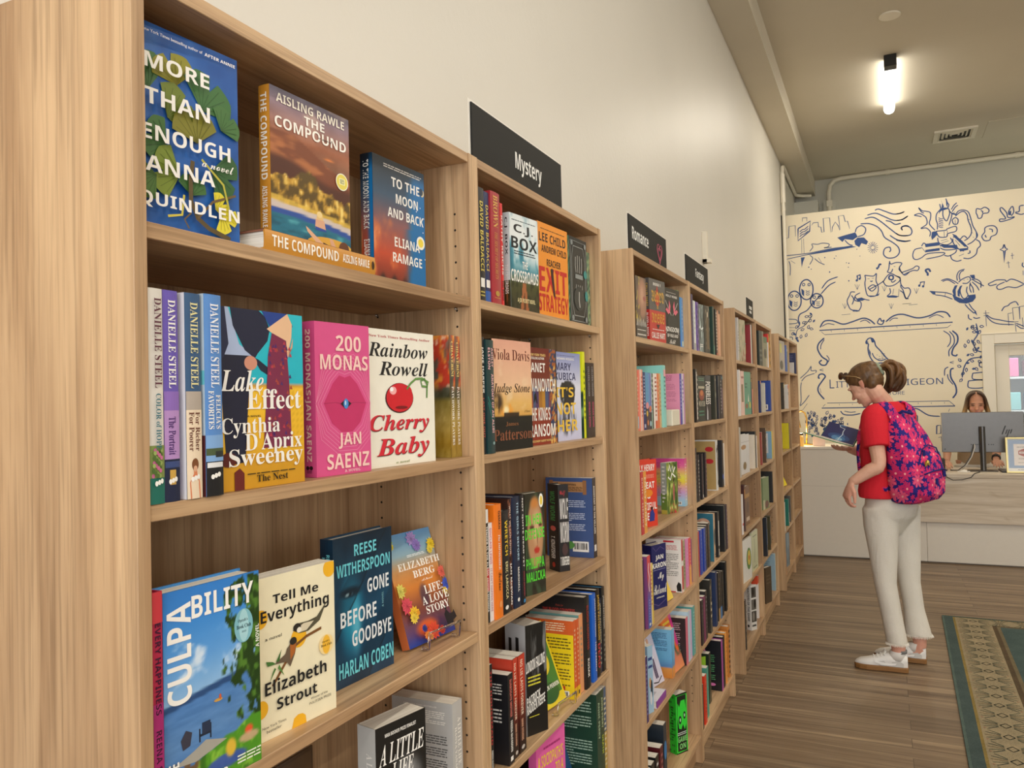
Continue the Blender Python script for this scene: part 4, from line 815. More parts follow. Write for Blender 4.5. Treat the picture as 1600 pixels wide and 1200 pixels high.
B('A2',2,'rust coloured hardcover with mosaic edge',-.0298,1.7038,1.4023,(0,0,-.08),.1473,.2337,.034,('8a3018','b8742c','8a3018'),front=[('g',44,60,'king'),('t','NEW YORK TIMES','sb',.04,.915,.6,.94,'f0d080'),('t','BESTSELLING AUTHOR','sb',.02,.88,.55,.905,'f4f1ea'),('t','JANET','sb',0,.72,.58,.845,'f4f1ea'),('t','EVANOVICH','sb',0,.55,.93,.685,'f4f1ea'),('p',[(.14,.42),(.18,.52),(.22,.54),(.25,.5),(.28,.42),(.24,.44),(.21,.47)],'141414'),('t',"THE KING'S",'sb',0,.25,.72,.385,'f4f1ea'),('t','RANSOM','sb',0,.085,.9,.215,'f4f1ea'),('t','A RECOVERY AGENT NOVEL','sb',0,.03,.76,.052,'f0d080')])
B('A2',2,'pale blue hardcover with dark trees',-.0383,1.8888,1.4023,(0,0,-.05),.1668,.2328,.028,'d0d4ee',front=[('g',44,60,'trees'),('b',.1,.955,.8,.968,1,'4a5080'),('t','WOMAN MISSING','sb',.08,.915,.75,.94,'f4f1ea'),('t','MARY','sb',.02,.795,.62,.88,'2a3268'),('t','KUBICA','sb',0,.685,.8,.77,'2a3268'),('t',"IT'S",'sb',0,.49,.7,.605,'f4c83a'),('t','NOT','sb',0,.295,.78,.43,'f4c83a'),('t','HER','sb',.05,.105,.84,.235,'f4c83a')])
B('A2',2,'neon yellow paperback showing palms on its back',-.03,2.0942,1.4023,(0,0,1.5708),.14,.2408,.0167,'e8ee1c',hard=0,spine=[('b',.3,.2,.7,.8,9,'6a7420')],back=[('g',24,36,'palms'),('b',.08,.74,.2,.86,6,'5a6414')])
B('A2',2,'black spine with pink lettering beside yellow book',-.025,2.1245,1.4023,(0,0,1.5708),.135,.2105,.0299,'1b1a20',hard=0,spine=[('t','COLLEEN HOOVER','sb',.05,.45,.3,.7,'9a9aa0'),('t','WOMAN DOWN','sb',.52,.86,.3,.7,'d0507c')])
B('A2',2,'black spine with pink lettering beside the panel',-.025,2.1555,1.4023,(0,0,1.5708),.135,.211,.0306,'1b1a20',hard=0,spine=[('t','COLLEEN HOOVER','sb',.05,.45,.3,.7,'9a9aa0'),('t','WOMAN DOWN','sb',.52,.86,.3,.7,'d0507c')])
B('A2',3,'slim black spine with red band',-.012,1.4407,1.0613,(0,0,1.5708),.13,.2288,.0149,'17171a',hard=0,spine=[('r',0,.88,1,1,'e8e6e2'),('r',0,.28,1,.48,'c02028'),('t','TENDER IS THE FLESH','sb',.15,.58,.25,.75,'f4f1ea'),('t','AGUSTINA BAZTERRICA','sb',.6,.9,.3,.7,'f4f1ea')])
B('A2',3,'white spine with pale pink lettering',-.012,1.4586,1.0613,(0,0,1.5708),.13,.199,.0175,'ece8e6',hard=0,spine=[('t','SINCLAIR LEWIS','sb',.05,.42,.25,.75,'d8909c'),('t',"IT CAN'T HAPPEN HERE",'sb',.46,.9,.25,.75,'c8a0a8')])
B('A2',3,'orange spine with white lettering',-.008,1.4937,1.0613,(0,0,1.5708),.15,.2342,.0347,'f07c1c',spine=[('t','OSMAN','sb',.06,.22,.5,.8,'3a2a14'),('t','The IMPOSSIBLE','rbi',.27,.58,.45,.72,'f4f1ea'),('t','Fortune','sc',.6,.76,.4,.85,'3a1c0c'),('e',.6,.12,.2,.03,'f4a05c')])
B('A2',3,'black spine with yellow capitals',-.01,1.5327,1.0613,(0,0,1.5708),.15,.2164,.0386,'1b1b1e',spine=[('t','WRETCH','sb',.1,.44,.42,.78,'e8c42c'),('t','ERIC LAROCCA','sb',.5,.86,.42,.72,'e8dca0'),('e',.5,.06,.2,.02,'f4f1ea')])
B('A2',3,'speckled brown spine',-.012,1.5512,1.0613,(0,0,1.5708),.15,.2376,.0181,'2a1612',spine=[('g',6,40,'speck'),('t','WHAT WE CAN KNOW','sb',.06,.5,.3,.7,'e8c8b8'),('t','IAN McEWAN','sb',.58,.95,.3,.7,'f4f1ea')])
B('A2',3,'navy spine with pale blue lettering',-.008,1.5846,1.0613,(0,0,1.5708),.15,.2395,.033,'1c2740',spine=[('t','THE GIRLS BEFORE','sb',.05,.58,.45,.75,'a8c8dc'),('t','MARSHALL','sb',.64,.86,.45,.72,'f4f1ea'),('e',.5,.07,.16,.018,'f4f1ea')])
B('A2',3,'black spine with tall white lettering',-.006,1.6047,1.0613,(0,0,1.5708),.15,.2397,.0197,'1a1a20',spine=[('t','NOT QUITE DEAD YET','sb',.03,.66,.3,.7,'f4f1ea'),('t','HOLLY JACKSON','sb',.7,.92,.3,.65,'b8404c'),('r',.3,.02,.8,.05,'3a8ac0')],page='b8282c')
B('A2',3,'portrait hardcover with green lettering',-.0286,1.658,1.0613,(0,0,-.3),.0698,.2336,.03,('4a4436','1f1d18','4a4436'),front=[('g',36,54,'face_warm'),('t','IN HER','sb',.05,.685,.86,.79,'5ad83a'),('t','DEFENSE','sb',0,.545,.97,.65,'5ad83a'),('t','PHILIPPA','sb',.02,.255,.94,.36,'5ad83a'),('t','MALICKA','sb',.02,.13,.98,.225,'5ad83a'),('e',.84,.915,.11,.07,'f4f4ea'),('e',.84,.915,.07,.046,'e8cc50')])
B('A2',3,'black hardcover standing with its spine forward',-.0535,1.9275,1.0613,(0,0,-.62),.0318,.2269,.0507,('201f22','222124','1d1c1f'),front=[('t','Wolf','sc',.15,.86,.7,.93,'c83a48'),('t','WOLF','sb',.12,.6,.93,.84,'e0dcd8'),('t','WORM','sb',.12,.33,.96,.57,'e0dcd8'),('e',.55,.25,.28,.07,'4a3434'),('t','T. KINGFISHER','sb',.1,.07,.95,.17,'f4f1ea')],spine=[('t','WOLF WORM','sb',.08,.42,.25,.72,'4a9c54'),('e',.5,.49,.26,.03,'d8645c'),('t','T. KINGFISHER','sb',.6,.86,.28,.66,'f4f1ea'),('e',.5,.07,.14,.03,'c0392b')])
B('A2',3,'blue paperback showing its scroll printed back',-.03,2.1555,1.0613,(0,0,1.5708),.142,.2252,.0271,'40588c',hard=0,spine=[('r',0,0,1,1,'23242c'),('t','ASSISTANT TO THE VILLAIN','sb',.1,.7,.3,.7,'f4f1ea'),('r',.2,.08,.8,.16,'e0e0e0')],back=[('r',.1,.82,.86,.95,'b98a5c'),('r',.08,.78,.16,.97,'9c6c44'),('r',.8,.79,.88,.97,'9c6c44'),('t','REWARD OFFERED','sb',.28,.9,.66,.925,'3a2414'),('b',.2,.83,.8,.89,4,'4a3018'),('b',.1,.6,.85,.72,5,'c8d4ec'),('b',.1,.45,.85,.56,5,'c8d4ec'),('b',.1,.33,.85,.42,4,'c8d4ec'),('bc',.56,.07,.9,.2),('e',.5,.15,.1,.05,'5a9a4c')])
B('A2',4,'black spine with red capitals, at the left panel',-.015,1.4495,.7453,(0,0,1.5708),.13,.2297,.016,'1a1a1d',hard=0,spine=[('t','THE HOUSEMAID','sb',.05,.7,.3,.7,'c83a3c'),('t','FREIDA McFADDEN','sb',.75,.95,.3,.7,'f4f1ea')])
B('A2',4,'black paperback showing its back with blurbs',-.008,1.5314,.7453,(0,0,1.5708),.13,.188,.0249,'1c1b1e',hard=0,spine=[('t','SURROGATE MOTHER','sb',.06,.48,.3,.7,'e0786c'),('t','FREIDA McFADDEN','sb',.52,.86,.3,.7,'f4f1ea'),('r',.2,.04,.7,.09,'f4f1ea')],back=[('b',.1,.7,.9,.9,6,'d8d4cc'),('b',.1,.45,.9,.62,4,'d8d4cc'),('r',.2,.16,.6,.22,'b8343c'),('r',.2,.1,.6,.16,'3a78b8'),('bc',.1,.02,.6,.09)])
B('A2',4,'red to black spine with white page top',-.012,1.5622,.7453,(0,0,1.5708),.135,.2105,.024,'5a1a12',hard=0,spine=[('g',4,24,'black_red'),('t','NO LIE LASTS FOREVER','sb',.05,.62,.3,.68,'f0d8c0'),('t','MARK STEVENS','sb',.66,.88,.3,.62,'e8b090'),('e',.5,.05,.25,.02,'c8c0b8')],back=[('g',10,16,'black_red')])
B('A2',4,'second red to black spine beside it',-.012,1.6002,.7453,(0,0,1.5708),.135,.209,.0332,'5a1a12',hard=0,spine=[('g',4,24,'black_red'),('t','NO LIE LASTS FOREVER','sb',.05,.62,.3,.68,'f0d8c0'),('t','MARK STEVENS','sb',.66,.88,.3,.62,'e8b090'),('e',.5,.05,.25,.02,'c8c0b8')],back=[('g',10,16,'black_red')])
B('A2',4,'thick black and white hardcover with torn photo',-.0321,1.6528,.7453,(0,0,-.42),.064,.2494,.0715,('1c1c1c','c8c8c8','1c1c1c'),front=[('g',36,54,'london'),('t','LONDON FALLING','sb',0,.565,.9,.665,'f4f1ea',.06),('b',.08,.44,.7,.54,3,'d8d040'),('t','PATRICK','sb',0,.27,.66,.345,'f4f1ea',.06),('t','RADDEN KEEFE','sb',0,.19,.88,.275,'f4f1ea',.08),('b',.1,.16,.6,.175,1,'d8d040')],spine=[('r',0,0,1,.72,'b8b8b8'),('r',.2,.7,.35,.86,'1a1a1a'),('r',.55,.68,.7,.88,'1a1a1a')])
B('A2',4,'green and yellow book leaning back on a stand',-.045,1.7677,.7523,(0,-.36,-.12),.125,.2,.02,('e4cc2c','d8b828','e4cc2c'),hard=0,front=[('r',.06,.12,.94,.94,'3c7a34'),('e',.5,.52,.3,.16,'e0c838'),('p',[(.35,.46),(.65,.46),(.68,.54),(.6,.62),(.4,.62),(.32,.54)],'2a4a24'),('t','THE GAME','sb',.12,.74,.88,.84,'e8e0b0'),('e',.5,.16,.34,.12,'2c5c2a'),('t','KRISTEN PERRIN','sb',.12,.2,.9,.25,'f4f1ea')])
B('A2',4,'yellow and orange paperback showing its back',-.012,1.9233,.7453,(0,0,1.5708),.14,.1979,.0205,'d8602c',hard=0,spine=[('r',0,0,1,.14,'f0c020'),('b',.3,.2,.7,.9,12,'f0c8a0'),('r',.25,.03,.75,.08,'1a1a1c')],back=[('r',0,0,1,.82,'f2d21c'),('b',.08,.85,.86,.97,4,'f6e0c0'),('b',.06,.15,.95,.78,16,'6a5a18'),('r',.55,.11,.82,.16,'c8302c'),('bc',.55,.02,.9,.1)])
B('A2',4,'orange spine copy with yellow foot',-.012,1.9442,.7453,(0,0,1.5708),.14,.1963,.0186,'d8602c',hard=0,spine=[('r',0,0,1,.14,'f0c020'),('b',.3,.2,.7,.9,12,'f0c8a0'),('r',.25,.03,.75,.08,'1a1a1c')])
B('A2',4,'peach spine with teal back',-.014,1.9791,.7453,(0,0,1.5708),.14,.2013,.0286,'eca06c',hard=0,spine=[('b',.35,.3,.65,.85,8,'8a9a88')],back=[('r',0,0,1,1,'6fa09a')])
B('A2',4,'thick black hardcover with red title',-.008,2.0164,.7453,(0,0,1.5708),.15,.2409,.0369,'1a1718',spine=[('t','BLOOD COUNTESS','sb',.1,.58,.3,.68,'a83430'),('t','KOSAK','sb',.68,.88,.3,.65,'f4f1ea')],back=[('t','Praise for','ri',.45,.88,.6,.91,'b84a3c'),('t','THE BLOOD COUNTESS','sb',.2,.83,.82,.865,'b8342c')],page='c8c0b4')
B('A2',4,'slim black spine beside a blue one',-.02,2.0362,.7453,(0,0,1.5708),.15,.2005,.0179,'141416',spine=[('b',.3,.2,.7,.8,8,'3a3a3c')])
B('A2',4,'bright blue hardcover spine',-.008,2.0675,.7453,(0,0,1.5708),.15,.2356,.0309,'1f62c8',spine=[('t','JAMES PATTERSON','sb',.06,.5,.5,.9,'f4f1ea'),('t','THE FAMILY','sb',.55,.9,.5,.85,'f4f1ea')])
B('A2',4,'black spine with bold yellow lettering',-.01,2.1049,.7453,(0,0,1.5708),.15,.2385,.0292,'1c1614',spine=[('t','JAMES PATTERSON','sb',.06,.58,.25,.8,'e8b83a'),('t','DEAD','sb',.62,.9,.2,.8,'c83a3c')])
B('A2',4,'navy spine with cream lettering',-.014,2.1288,.7453,(0,0,1.5708),.15,.206,.0204,'1f2744',spine=[('t','JAMES PATTERSON','sb',.06,.6,.25,.75,'e0d4a8'),('b',.3,.1,.7,.36,4,'a8a890')])
B('A2',4,'tall black spine with pale lettering at right panel',-.012,2.1555,.7453,(0,0,1.5708),.15,.2337,.0263,'16171a',spine=[('t','JAMES PATTERSON','sb',.1,.5,.25,.7,'c8c4bc'),('b',.3,.1,.7,.45,6,'8a8880')],page='3a8ac0')
B('A2',5,'dark red book at the picture foot',-.03,1.6813,.4513,(0,0,1.5708),.13,.19,.05,'3a1614')
B('A2',5,'pink paperback with yellow capitals',-.0365,1.7067,.4513,(0,0,-.2),.1232,.2653,.022,'e060a4',hard=0,front=[('t',"A SOCIOPATH'S",'sb',.05,.72,.92,.83,'e8c83a'),('t','GUIDE','sb',.1,.55,.5,.66,'e8c83a'),('t','TO A','sb',.64,.6,.92,.7,'e8c83a'),('t','SUCCESSFUL','sb',.1,.42,.92,.52,'b83040'),('t','MARRIAGE','sb',.1,.28,.92,.38,'b83040'),('e',.5,.6,.06,.04,'2a1418'),('p',[(.42,.57),(.58,.57),(.62,.42),(.38,.42)],'b8283c'),('b',.25,.86,.85,.9,1,'a83070')])
B('A2',5,'blue book leaning back behind the pink one',-.086,1.9271,.4576,(0,-.32,-.1),.13,.2,.02,'1c4a78',hard=0,front=[('t','NIGHT','sb',.2,.45,.9,.6,'f4f1ea'),('b',.2,.2,.8,.3,3,'7ab0d0')])
B('A2',5,'dark green paperback showing its back',-.012,2.0983,.4513,(0,0,1.5708),.135,.2507,.0341,'1c4030',hard=0,spine=[('t','ANNE PERRY','sb',.1,.5,.3,.7,'a8c0a0')],back=[('b',.1,.6,.9,.92,10,'a8c4b0'),('b',.1,.2,.9,.5,10,'a8c4b0')])
B('A2',5,'dark green spine with pale title',-.014,2.1314,.4513,(0,0,1.5708),.135,.2484,.0325,'1f3f2a',hard=0,spine=[('t','ANNE PERRY','sb',.08,.42,.3,.68,'b8c8a0'),('t','DEATH','sb',.5,.7,.3,.68,'b8c83a')])
B('A2',5,'blue and yellow patterned spine at right panel',-.016,2.1555,.4513,(0,0,1.5708),.13,.2451,.0237,'3a5a80',hard=0,spine=[('r',0,0,1,.5,'b89a3c'),('b',.2,.1,.8,.9,14,'d8d4b8')])
B('B1',1,'romance paperback with close up of a face',-.0185,2.583,1.7149,(0,0,-.06),.1077,.2106,.0026,('58483e','3a3430','58483e'),hard=0,front=[('g',36,50,'face_rose'),('l',[(.06,.2),(.1,.32),(.16,.2),(.22,.32),(.26,.2),(.34,.3),(.38,.2),(.46,.32),(.5,.2),(.6,.3),(.62,.2),(.7,.32),(.76,.2),(.84,.28),(.9,.2)],.006,'e0dcd6'),('b',.1,.12,.9,.15,1,'e4e0da'),('b',.1,.03,.9,.085,1,'d8d4cc')])
B('B1',1,'grey and red paperback with gold title',-.0228,2.7698,1.7149,(0,0,-.12),.1568,.2279,.0162,('8a4a44','5a5858','8a4a44'),hard=0,front=[('r',0,0,1,.5,'c43a34'),('r',0,.5,1,1,'5c5a58'),('t','BOOK 1','sb',.27,.9,.72,.945,'f4f1ea'),('e',.5,.72,.3,.14,'4a4644'),('p',[(.5,.92),(.62,.72),(.6,.6),(.5,.56),(.4,.6),(.38,.72)],'b8342c'),('t','BLOOD','fr',.14,.635,.92,.82,'d8a83a'),('t','&','fr',.46,.53,.56,.6,'d8a83a'),('t','ROSES','fr',.12,.3,.92,.46,'d8a83a'),('p',[(.4,.28),(.62,.28),(.5,.2)],'2a2424'),('b',.15,.185,.9,.205,1,'f4f1ea'),('t','CALLIE HART','sb',.1,.055,.92,.15,'f4f1ea')],spine=[('r',0,0,1,.5,'c8322e'),('t','CALLIE HART','sb',.08,.45,.3,.75,'d8b050'),('t','BLOOD & ROSES','sb',.55,.92,.25,.75,'f4f1ea')])
B('B1',1,'black paperback with crossed pink blades',-.0414,3.0486,1.7149,(0,0,-.12),.179,.2312,.022,'1c1c1e',hard=0,front=[('b',.2,.92,.8,.94,1,'c8c4bc'),('t','HOLLY RENEE','sb',.16,.85,.85,.89,'f4f1ea'),('l',[(.12,.78),(.9,.22)],.004,'c8c4c0'),('l',[(.88,.78),(.12,.22)],.004,'c8c4c0'),('p',[(.12,.62),(.2,.66),(.3,.62),(.34,.8),(.42,.7),(.38,.58),(.28,.55)],'e86a84'),('p',[(.88,.62),(.8,.66),(.7,.62),(.66,.8),(.58,.7),(.62,.58),(.72,.55)],'e86a84'),('e',.5,.42,.3,.12,'26282a'),('t','KINGDOM','sb',.1,.255,.9,.335,'f4f1ea'),('t','OF RUE AND','sb',.18,.16,.84,.215,'f4f1ea'),('t','FAE','sc',.3,.045,.68,.12,'f4f1ea')])
B('B1',1,'green spine behind the black paperback',-.03,3.2693,1.7149,(0,0,1.5708),.13,.2381,.04,'7fb070',hard=0,spine=[('r',0,0,1,.25,'8a84b8'),('b',.3,.3,.7,.9,9,'d8e4b0')],page='f08a9c')
B('B1',1,'blue spine beside the panel',-.025,3.3095,1.7149,(0,0,1.5708),.13,.2135,.04,'5c9ce0',hard=0,spine=[('b',.35,.3,.65,.85,7,'a8ccf0'),('r',.2,.04,.8,.14,'d8e4d0')])
B('B2',1,'deep purple spine',-.016,3.4645,1.7149,(0,0,1.5708),.15,.245,.0362,'3a2a5c',spine=[('b',.3,.2,.7,.8,8,'6a5a90')])
B('B2',1,'white spine with grey foot',-.014,3.5049,1.7149,(0,0,1.5708),.15,.2194,.04,'e0e4e0',hard=0,spine=[('r',0,0,1,.15,'a8a8a8'),('b',.3,.3,.7,.8,5,'c0c4c0')])
B('B2',1,'violet patterned spine',-.012,3.5552,1.7149,(0,0,1.5708),.15,.2194,.04,'6a4aa4',hard=0,spine=[('e',.3,.1,.25,.04,'3c2868'),('e',.7,.2,.25,.04,'3c2868'),('e',.3,.3,.25,.04,'3c2868'),('e',.7,.4,.25,.04,'3c2868'),('e',.3,.5,.25,.04,'3c2868'),('e',.7,.6,.25,.04,'3c2868'),('e',.3,.7,.25,.04,'3c2868'),('e',.7,.8,.25,.04,'3c2868'),('e',.3,.9,.25,.04,'3c2868')])
B('B2',1,'grey green paperback with misty cover',-.02,3.594,1.7149,(0,0,-.12),.067,.2187,.024,'55605e',hard=0,front=[('g',20,30,'steel'),('l',[(.1,.5),(.3,.55),(.5,.48),(.9,.52)],.008,'e0e8e8'),('b',.2,.1,.8,.18,2,'f4f1ea')])
B('B2',1,'black paperback with gilded figure',-.0227,3.7239,1.7149,(0,0,-.1),.087,.2272,.026,'2a2a28',hard=0,front=[('g',20,30,'speckgrey'),('r',0,0,.3,1,'1c1c1c'),('p',[(.45,.1),(.85,.1),(.8,.5),(.7,.8),(.55,.8),(.42,.5)],'6a5638'),('e',.65,.82,.1,.06,'d8c8b0')])
B('B2',1,'dark green spine with rounded back',-.012,3.9193,1.7149,(0,0,1.5708),.15,.2345,.04,'163a30',spine=[('r',0,0,1,.2,'1f6a58')])
B('B2',1,'black spine with cream scrawled lettering',-.016,4.0109,1.7149,(0,0,1.5708),.15,.2311,.04,'1f1d1a',spine=[('b',.25,.1,.8,.95,12,'d8d0c0'),('r',.2,.02,.8,.06,'c85a30')])
B('B2',1,'peach spine with black head',-.01,4.0641,1.7149,(0,0,1.5708),.15,.229,.04,'e8b08c',hard=0,spine=[('r',0,.93,1,1,'1a1a1a')])
B('B2',1,'grey black spine at right panel',-.03,4.1045,1.7149,(0,0,1.5708),.15,.2192,.04,'4a4a48',hard=0,spine=[('b',.3,.1,.8,.9,9,'8a8880')])
B('B1',2,'coral spine, first of the romance row',-.012,2.5668,1.4023,(0,0,1.5708),.13,.2006,.0302,'e0705c',hard=0,spine=[('b',.3,.3,.7,.9,9,'f0c0a8'),('r',.2,.04,.7,.24,'9cc8d8')])
B('B1',2,'peach and white spine',-.008,2.6016,1.4023,(0,0,1.5708),.13,.2048,.0344,'f0a890',hard=0,spine=[('r',0,0,.4,1,'f4d8cc'),('b',.4,.2,.9,.9,10,'c85a48')])
B('B1',2,'navy spine with white italics',-.012,2.6477,1.4023,(0,0,1.5708),.13,.1974,.0298,'23366e',hard=0,spine=[('b',.3,.25,.7,.95,12,'c8d4f0'),('r',.2,.04,.8,.1,'c0c8e0')])
B('B1',2,'sky blue spine with flowers at the foot',-.012,2.6844,1.4023,(0,0,1.5708),.13,.197,.0363,'5a9cc8',hard=0,spine=[('r',0,0,1,.38,'4a3a3c'),('e',.5,.42,.5,.06,'e89aa0'),('e',.4,.28,.3,.05,'e0b83a'),('e',.6,.12,.3,.05,'c87a4a')])
B('B1',2,'lilac blue spine with orange flowers',-.012,2.722,1.4023,(0,0,1.5708),.13,.1954,.0372,'6a98d0',hard=0,spine=[('r',.6,0,1,1,'8a84c8'),('r',0,0,1,.3,'3a3a44'),('e',.5,.36,.4,.06,'e07a4a'),('e',.5,.1,.3,.05,'a8d0d8')])
B('B1',2,'mint green slim spine',-.014,2.7404,1.4023,(0,0,1.5708),.13,.195,.018,'b0dcc4',hard=0,spine=[('b',.3,.3,.7,.9,8,'5a8a70')])
B('B1',2,'black and cream slim spine',-.014,2.7611,1.4023,(0,0,1.5708),.13,.1955,.0203,'2a2824',hard=0,spine=[('r',.6,0,1,1,'e0d8c8'),('b',.1,.5,.5,.95,5,'e0d8c8')])
B('B1',2,'white spine with dark red lettering',-.012,2.8007,1.4023,(0,0,1.5708),.13,.196,.0392,'f0e4dc',hard=0,spine=[('b',.3,.2,.8,.95,10,'a83428'),('r',.2,0,.9,.14,'e0683c')])
B('B1',2,'orange spine',-.012,2.8286,1.4023,(0,0,1.5708),.13,.1969,.0275,'e8783c',hard=0,spine=[('b',.3,.3,.7,.9,8,'f4b890')])
B('B1',2,'tan slim spine beside the mint one',-.012,2.857,1.4023,(0,0,1.5708),.13,.1976,.028,'d8a86c',hard=0,spine=[('b',.3,.2,.8,.9,9,'b0804c')])
B('B1',2,'tall mint hardcover rising behind its neighbours',-.004,2.8974,1.4023,(0,0,1.5708),.16,.2282,.04,'8ed4cc',spine=[('b',.3,.3,.8,.9,9,'3a7a78'),('r',.2,.82,.9,.93,'f0a8b0')],back=[('r',0,.82,1,.84,'8ed4cc'),('t','BOOK CLUB','sb',.35,.87,.7,.885,'4a6a80')])
B('B1',2,'grey pyramid covered book leaning back',-.0608,3.0462,1.4109,(0,-.5,-.05),.11,.185,.018,'8a8680',hard=0,front=[('r',0,0,1,.3,'3a3634'),('b',.3,.3,.95,.65,3,'e4e0dc')])
B('B1',2,'pink paperback showing its printed back',-.014,3.1977,1.4023,(0,0,1.5708),.14,.2053,.0364,'4a4ab0',hard=0,spine=[('b',.3,.2,.7,.9,10,'a8a8e8')],back=[('r',0,0,1,1,'f09cbc'),('b',.12,.86,.8,.97,4,'b8587c'),('b',.12,.45,.9,.8,12,'d07c9c')])
B('B1',2,'white and lilac spine',-.016,3.2518,1.4023,(0,0,1.5708),.13,.2066,.04,'eee8f0',hard=0,spine=[('r',.5,0,1,1,'d89cd0'),('b',.1,.4,.45,.9,6,'4a50a8')])
B('B1',2,'blue spine fading to green',-.03,3.3095,1.4023,(0,0,1.5708),.13,.2005,.04,'3a5ab0',hard=0,spine=[('g',4,24,'bluegreen')])
B('B2',2,'black and white patterned spine',-.01,3.4781,1.4023,(0,0,1.5708),.15,.2311,.04,'26241f',spine=[('r',.25,.05,.55,.95,'dcd6ca'),('e',.6,.08,.3,.02,'c8c0b0'),('e',.6,.17,.3,.02,'c8c0b0'),('e',.6,.26,.3,.02,'c8c0b0'),('e',.6,.35,.3,.02,'c8c0b0'),('e',.6,.44,.3,.02,'c8c0b0'),('e',.6,.53,.3,.02,'c8c0b0'),('e',.6,.62,.3,.02,'c8c0b0'),('e',.6,.71,.3,.02,'c8c0b0'),('e',.6,.8,.3,.02,'c8c0b0'),('e',.6,.89,.3,.02,'c8c0b0')])
B('B2',2,'dark green paperback with a red creature',-.0194,3.5259,1.4023,(0,0,-.04),.1357,.2045,.024,'23302a',hard=0,front=[('b',.1,.88,.9,.96,2,'6a9a80'),('b',.1,.68,.95,.8,1,'c8c0a8'),('e',.5,.58,.36,.12,'8a3c2c'),('e',.5,.62,.2,.06,'c8743c'),('t','WINTER','rb',.1,.33,.95,.44,'d8d0bc'),('b',.1,.1,.8,.25,2,'4a8a74')])
B('B2',2,'black paperback with a tall white sideways title',-.0169,3.6825,1.4023,(0,0,-.05),.0973,.2098,.028,'22262c',hard=0,front=[('D','POWERLESS','sb',.05,.36,.95,.86,'f4f1ea'),('p',[(.15,.02),(.4,.02),(.4,.2),(.25,.34)],'c8ccd0'),('r',0,.88,1,1,'34383e')])
B('B2',2,'dark olive spine with silver tower',-.012,3.9123,1.4023,(0,0,1.5708),.15,.2123,.04,'2f3226',spine=[('r',.42,.05,.58,.9,'a8a890'),('e',.5,.56,.25,.06,'b8b8a0'),('e',.5,.9,.2,.03,'b8b8a0')])
B('B2',2,'plain charcoal spine',-.012,4.0016,1.4023,(0,0,1.5708),.15,.2139,.04,'2a2a30',spine=[('b',.35,.2,.65,.8,4,'4a4a50')])
B('B2',2,'black spine with white dots',-.014,4.0641,1.4023,(0,0,1.5708),.15,.2152,.04,'1d1d22',spine=[('b',.3,.1,.8,.9,10,'c8c4c0')])
B('B2',2,'black and mauve spine at right panel',-.014,4.1045,1.4023,(0,0,1.5708),.15,.2202,.04,'26222c',spine=[('r',.1,.2,.4,.7,'8a6a80'),('e',.5,.93,.4,.04,'6a9aa0')])
B('B1',3,'red spine with white capitals',-.006,2.5674,1.0613,(0,0,1.5708),.128,.2063,.03,'c8343c',hard=0,spine=[('t','EMILY HENRY','sb',.1,.9,.3,.75,'f0d0b8')])
B('B1',3,'amber spine with white capitals',-.006,2.6026,1.0613,(0,0,1.5708),.128,.2054,.0341,'eaa03a',hard=0,spine=[('t','EMILY HENRY','sb',.1,.9,.3,.75,'f8ecd0')])
B('B1',3,'red hardcover with white capitals',-.062,2.6184,1.0613,(0,0,-.34),.15,.2341,.03,('d8402c','c83828','d8402c'),front=[('t','EMILY HENRY','sb',.08,.83,.93,.93,'f4f1ea'),('b',.45,.72,.9,.78,3,'f0a890'),('t','GREAT','sb',.3,.57,.9,.67,'f4f1ea'),('t','BIG','sb',.34,.42,.72,.53,'f4f1ea'),('t','BEAUTIFUL','sb',.04,.25,.97,.36,'f4f1ea'),('t','LIFE','sb',.32,.1,.66,.21,'f4f1ea'),('e',.62,.5,.2,.06,'e88a2c'),('p',[(.66,.08),(.86,.08),(.88,.18),(.8,.26),(.7,.22)],'2a3a8c'),('e',.77,.27,.05,.025,'3a2418')])
B('B1',3,'stout green paperback with a couple among leaves',-.0442,3.0263,1.0613,(0,0,-.3),.082,.1977,.0259,('7c8c3c','a8b0a8','7c8c3c'),hard=0,front=[('g',26,40,'jungle'),('l',[(.2,.84),(.3,.95),(.4,.82),(.55,.93),(.6,.8),(.8,.9)],.007,'f4f1ea'),('l',[(.15,.72),(.35,.66),(.5,.78),(.8,.7)],.007,'f4f1ea'),('p',[(.55,.25),(.68,.25),(.7,.5),(.64,.62),(.56,.5)],'b0605c'),('e',.62,.65,.06,.04,'4a2c1c')],spine=[('r',0,0,1,.4,'6a8a3c'),('b',.25,.2,.75,.95,10,'f0f0ec'),('r',0,0,1,.08,'c8b850')])
B('B1',3,'rainbow coloured paperback showing its back',-.03,3.3095,1.0613,(0,0,1.5708),.142,.1972,.04,'e8a8b0',hard=0,spine=[('g',4,24,'rainbow'),('b',.3,.1,.7,.9,12,'f6eef0')],back=[('g',10,30,'rainbow'),('b',.1,.8,.9,.92,4,'c83080'),('b',.1,.2,.9,.7,16,'a86a7c'),('bc',.6,.03,.9,.1)])
B('B2',3,'black spine at the left panel',-.012,3.4282,1.0613,(0,0,1.5708),.15,.2314,.036,'1f1f1e',spine=[('b',.3,.1,.7,.9,10,'6a7068')])
B('B2',3,'black spine with white marks',-.01,3.4686,1.0613,(0,0,1.5708),.15,.2006,.04,'191919',spine=[('b',.3,.1,.8,.9,10,'b8b4ac')])
B('B2',3,'black spine, third of the dark row',-.01,3.5481,1.0613,(0,0,1.5708),.15,.1993,.04,'1c1a1c',spine=[('b',.3,.15,.7,.9,8,'5a4450'),('r',.3,.04,.7,.1,'c8c8c8')])
B('B2',3,'black spine with rose lettering',-.012,3.6328,1.0613,(0,0,1.5708),.15,.2,.04,'1d191c',spine=[('b',.3,.15,.7,.9,8,'8a5a64')])
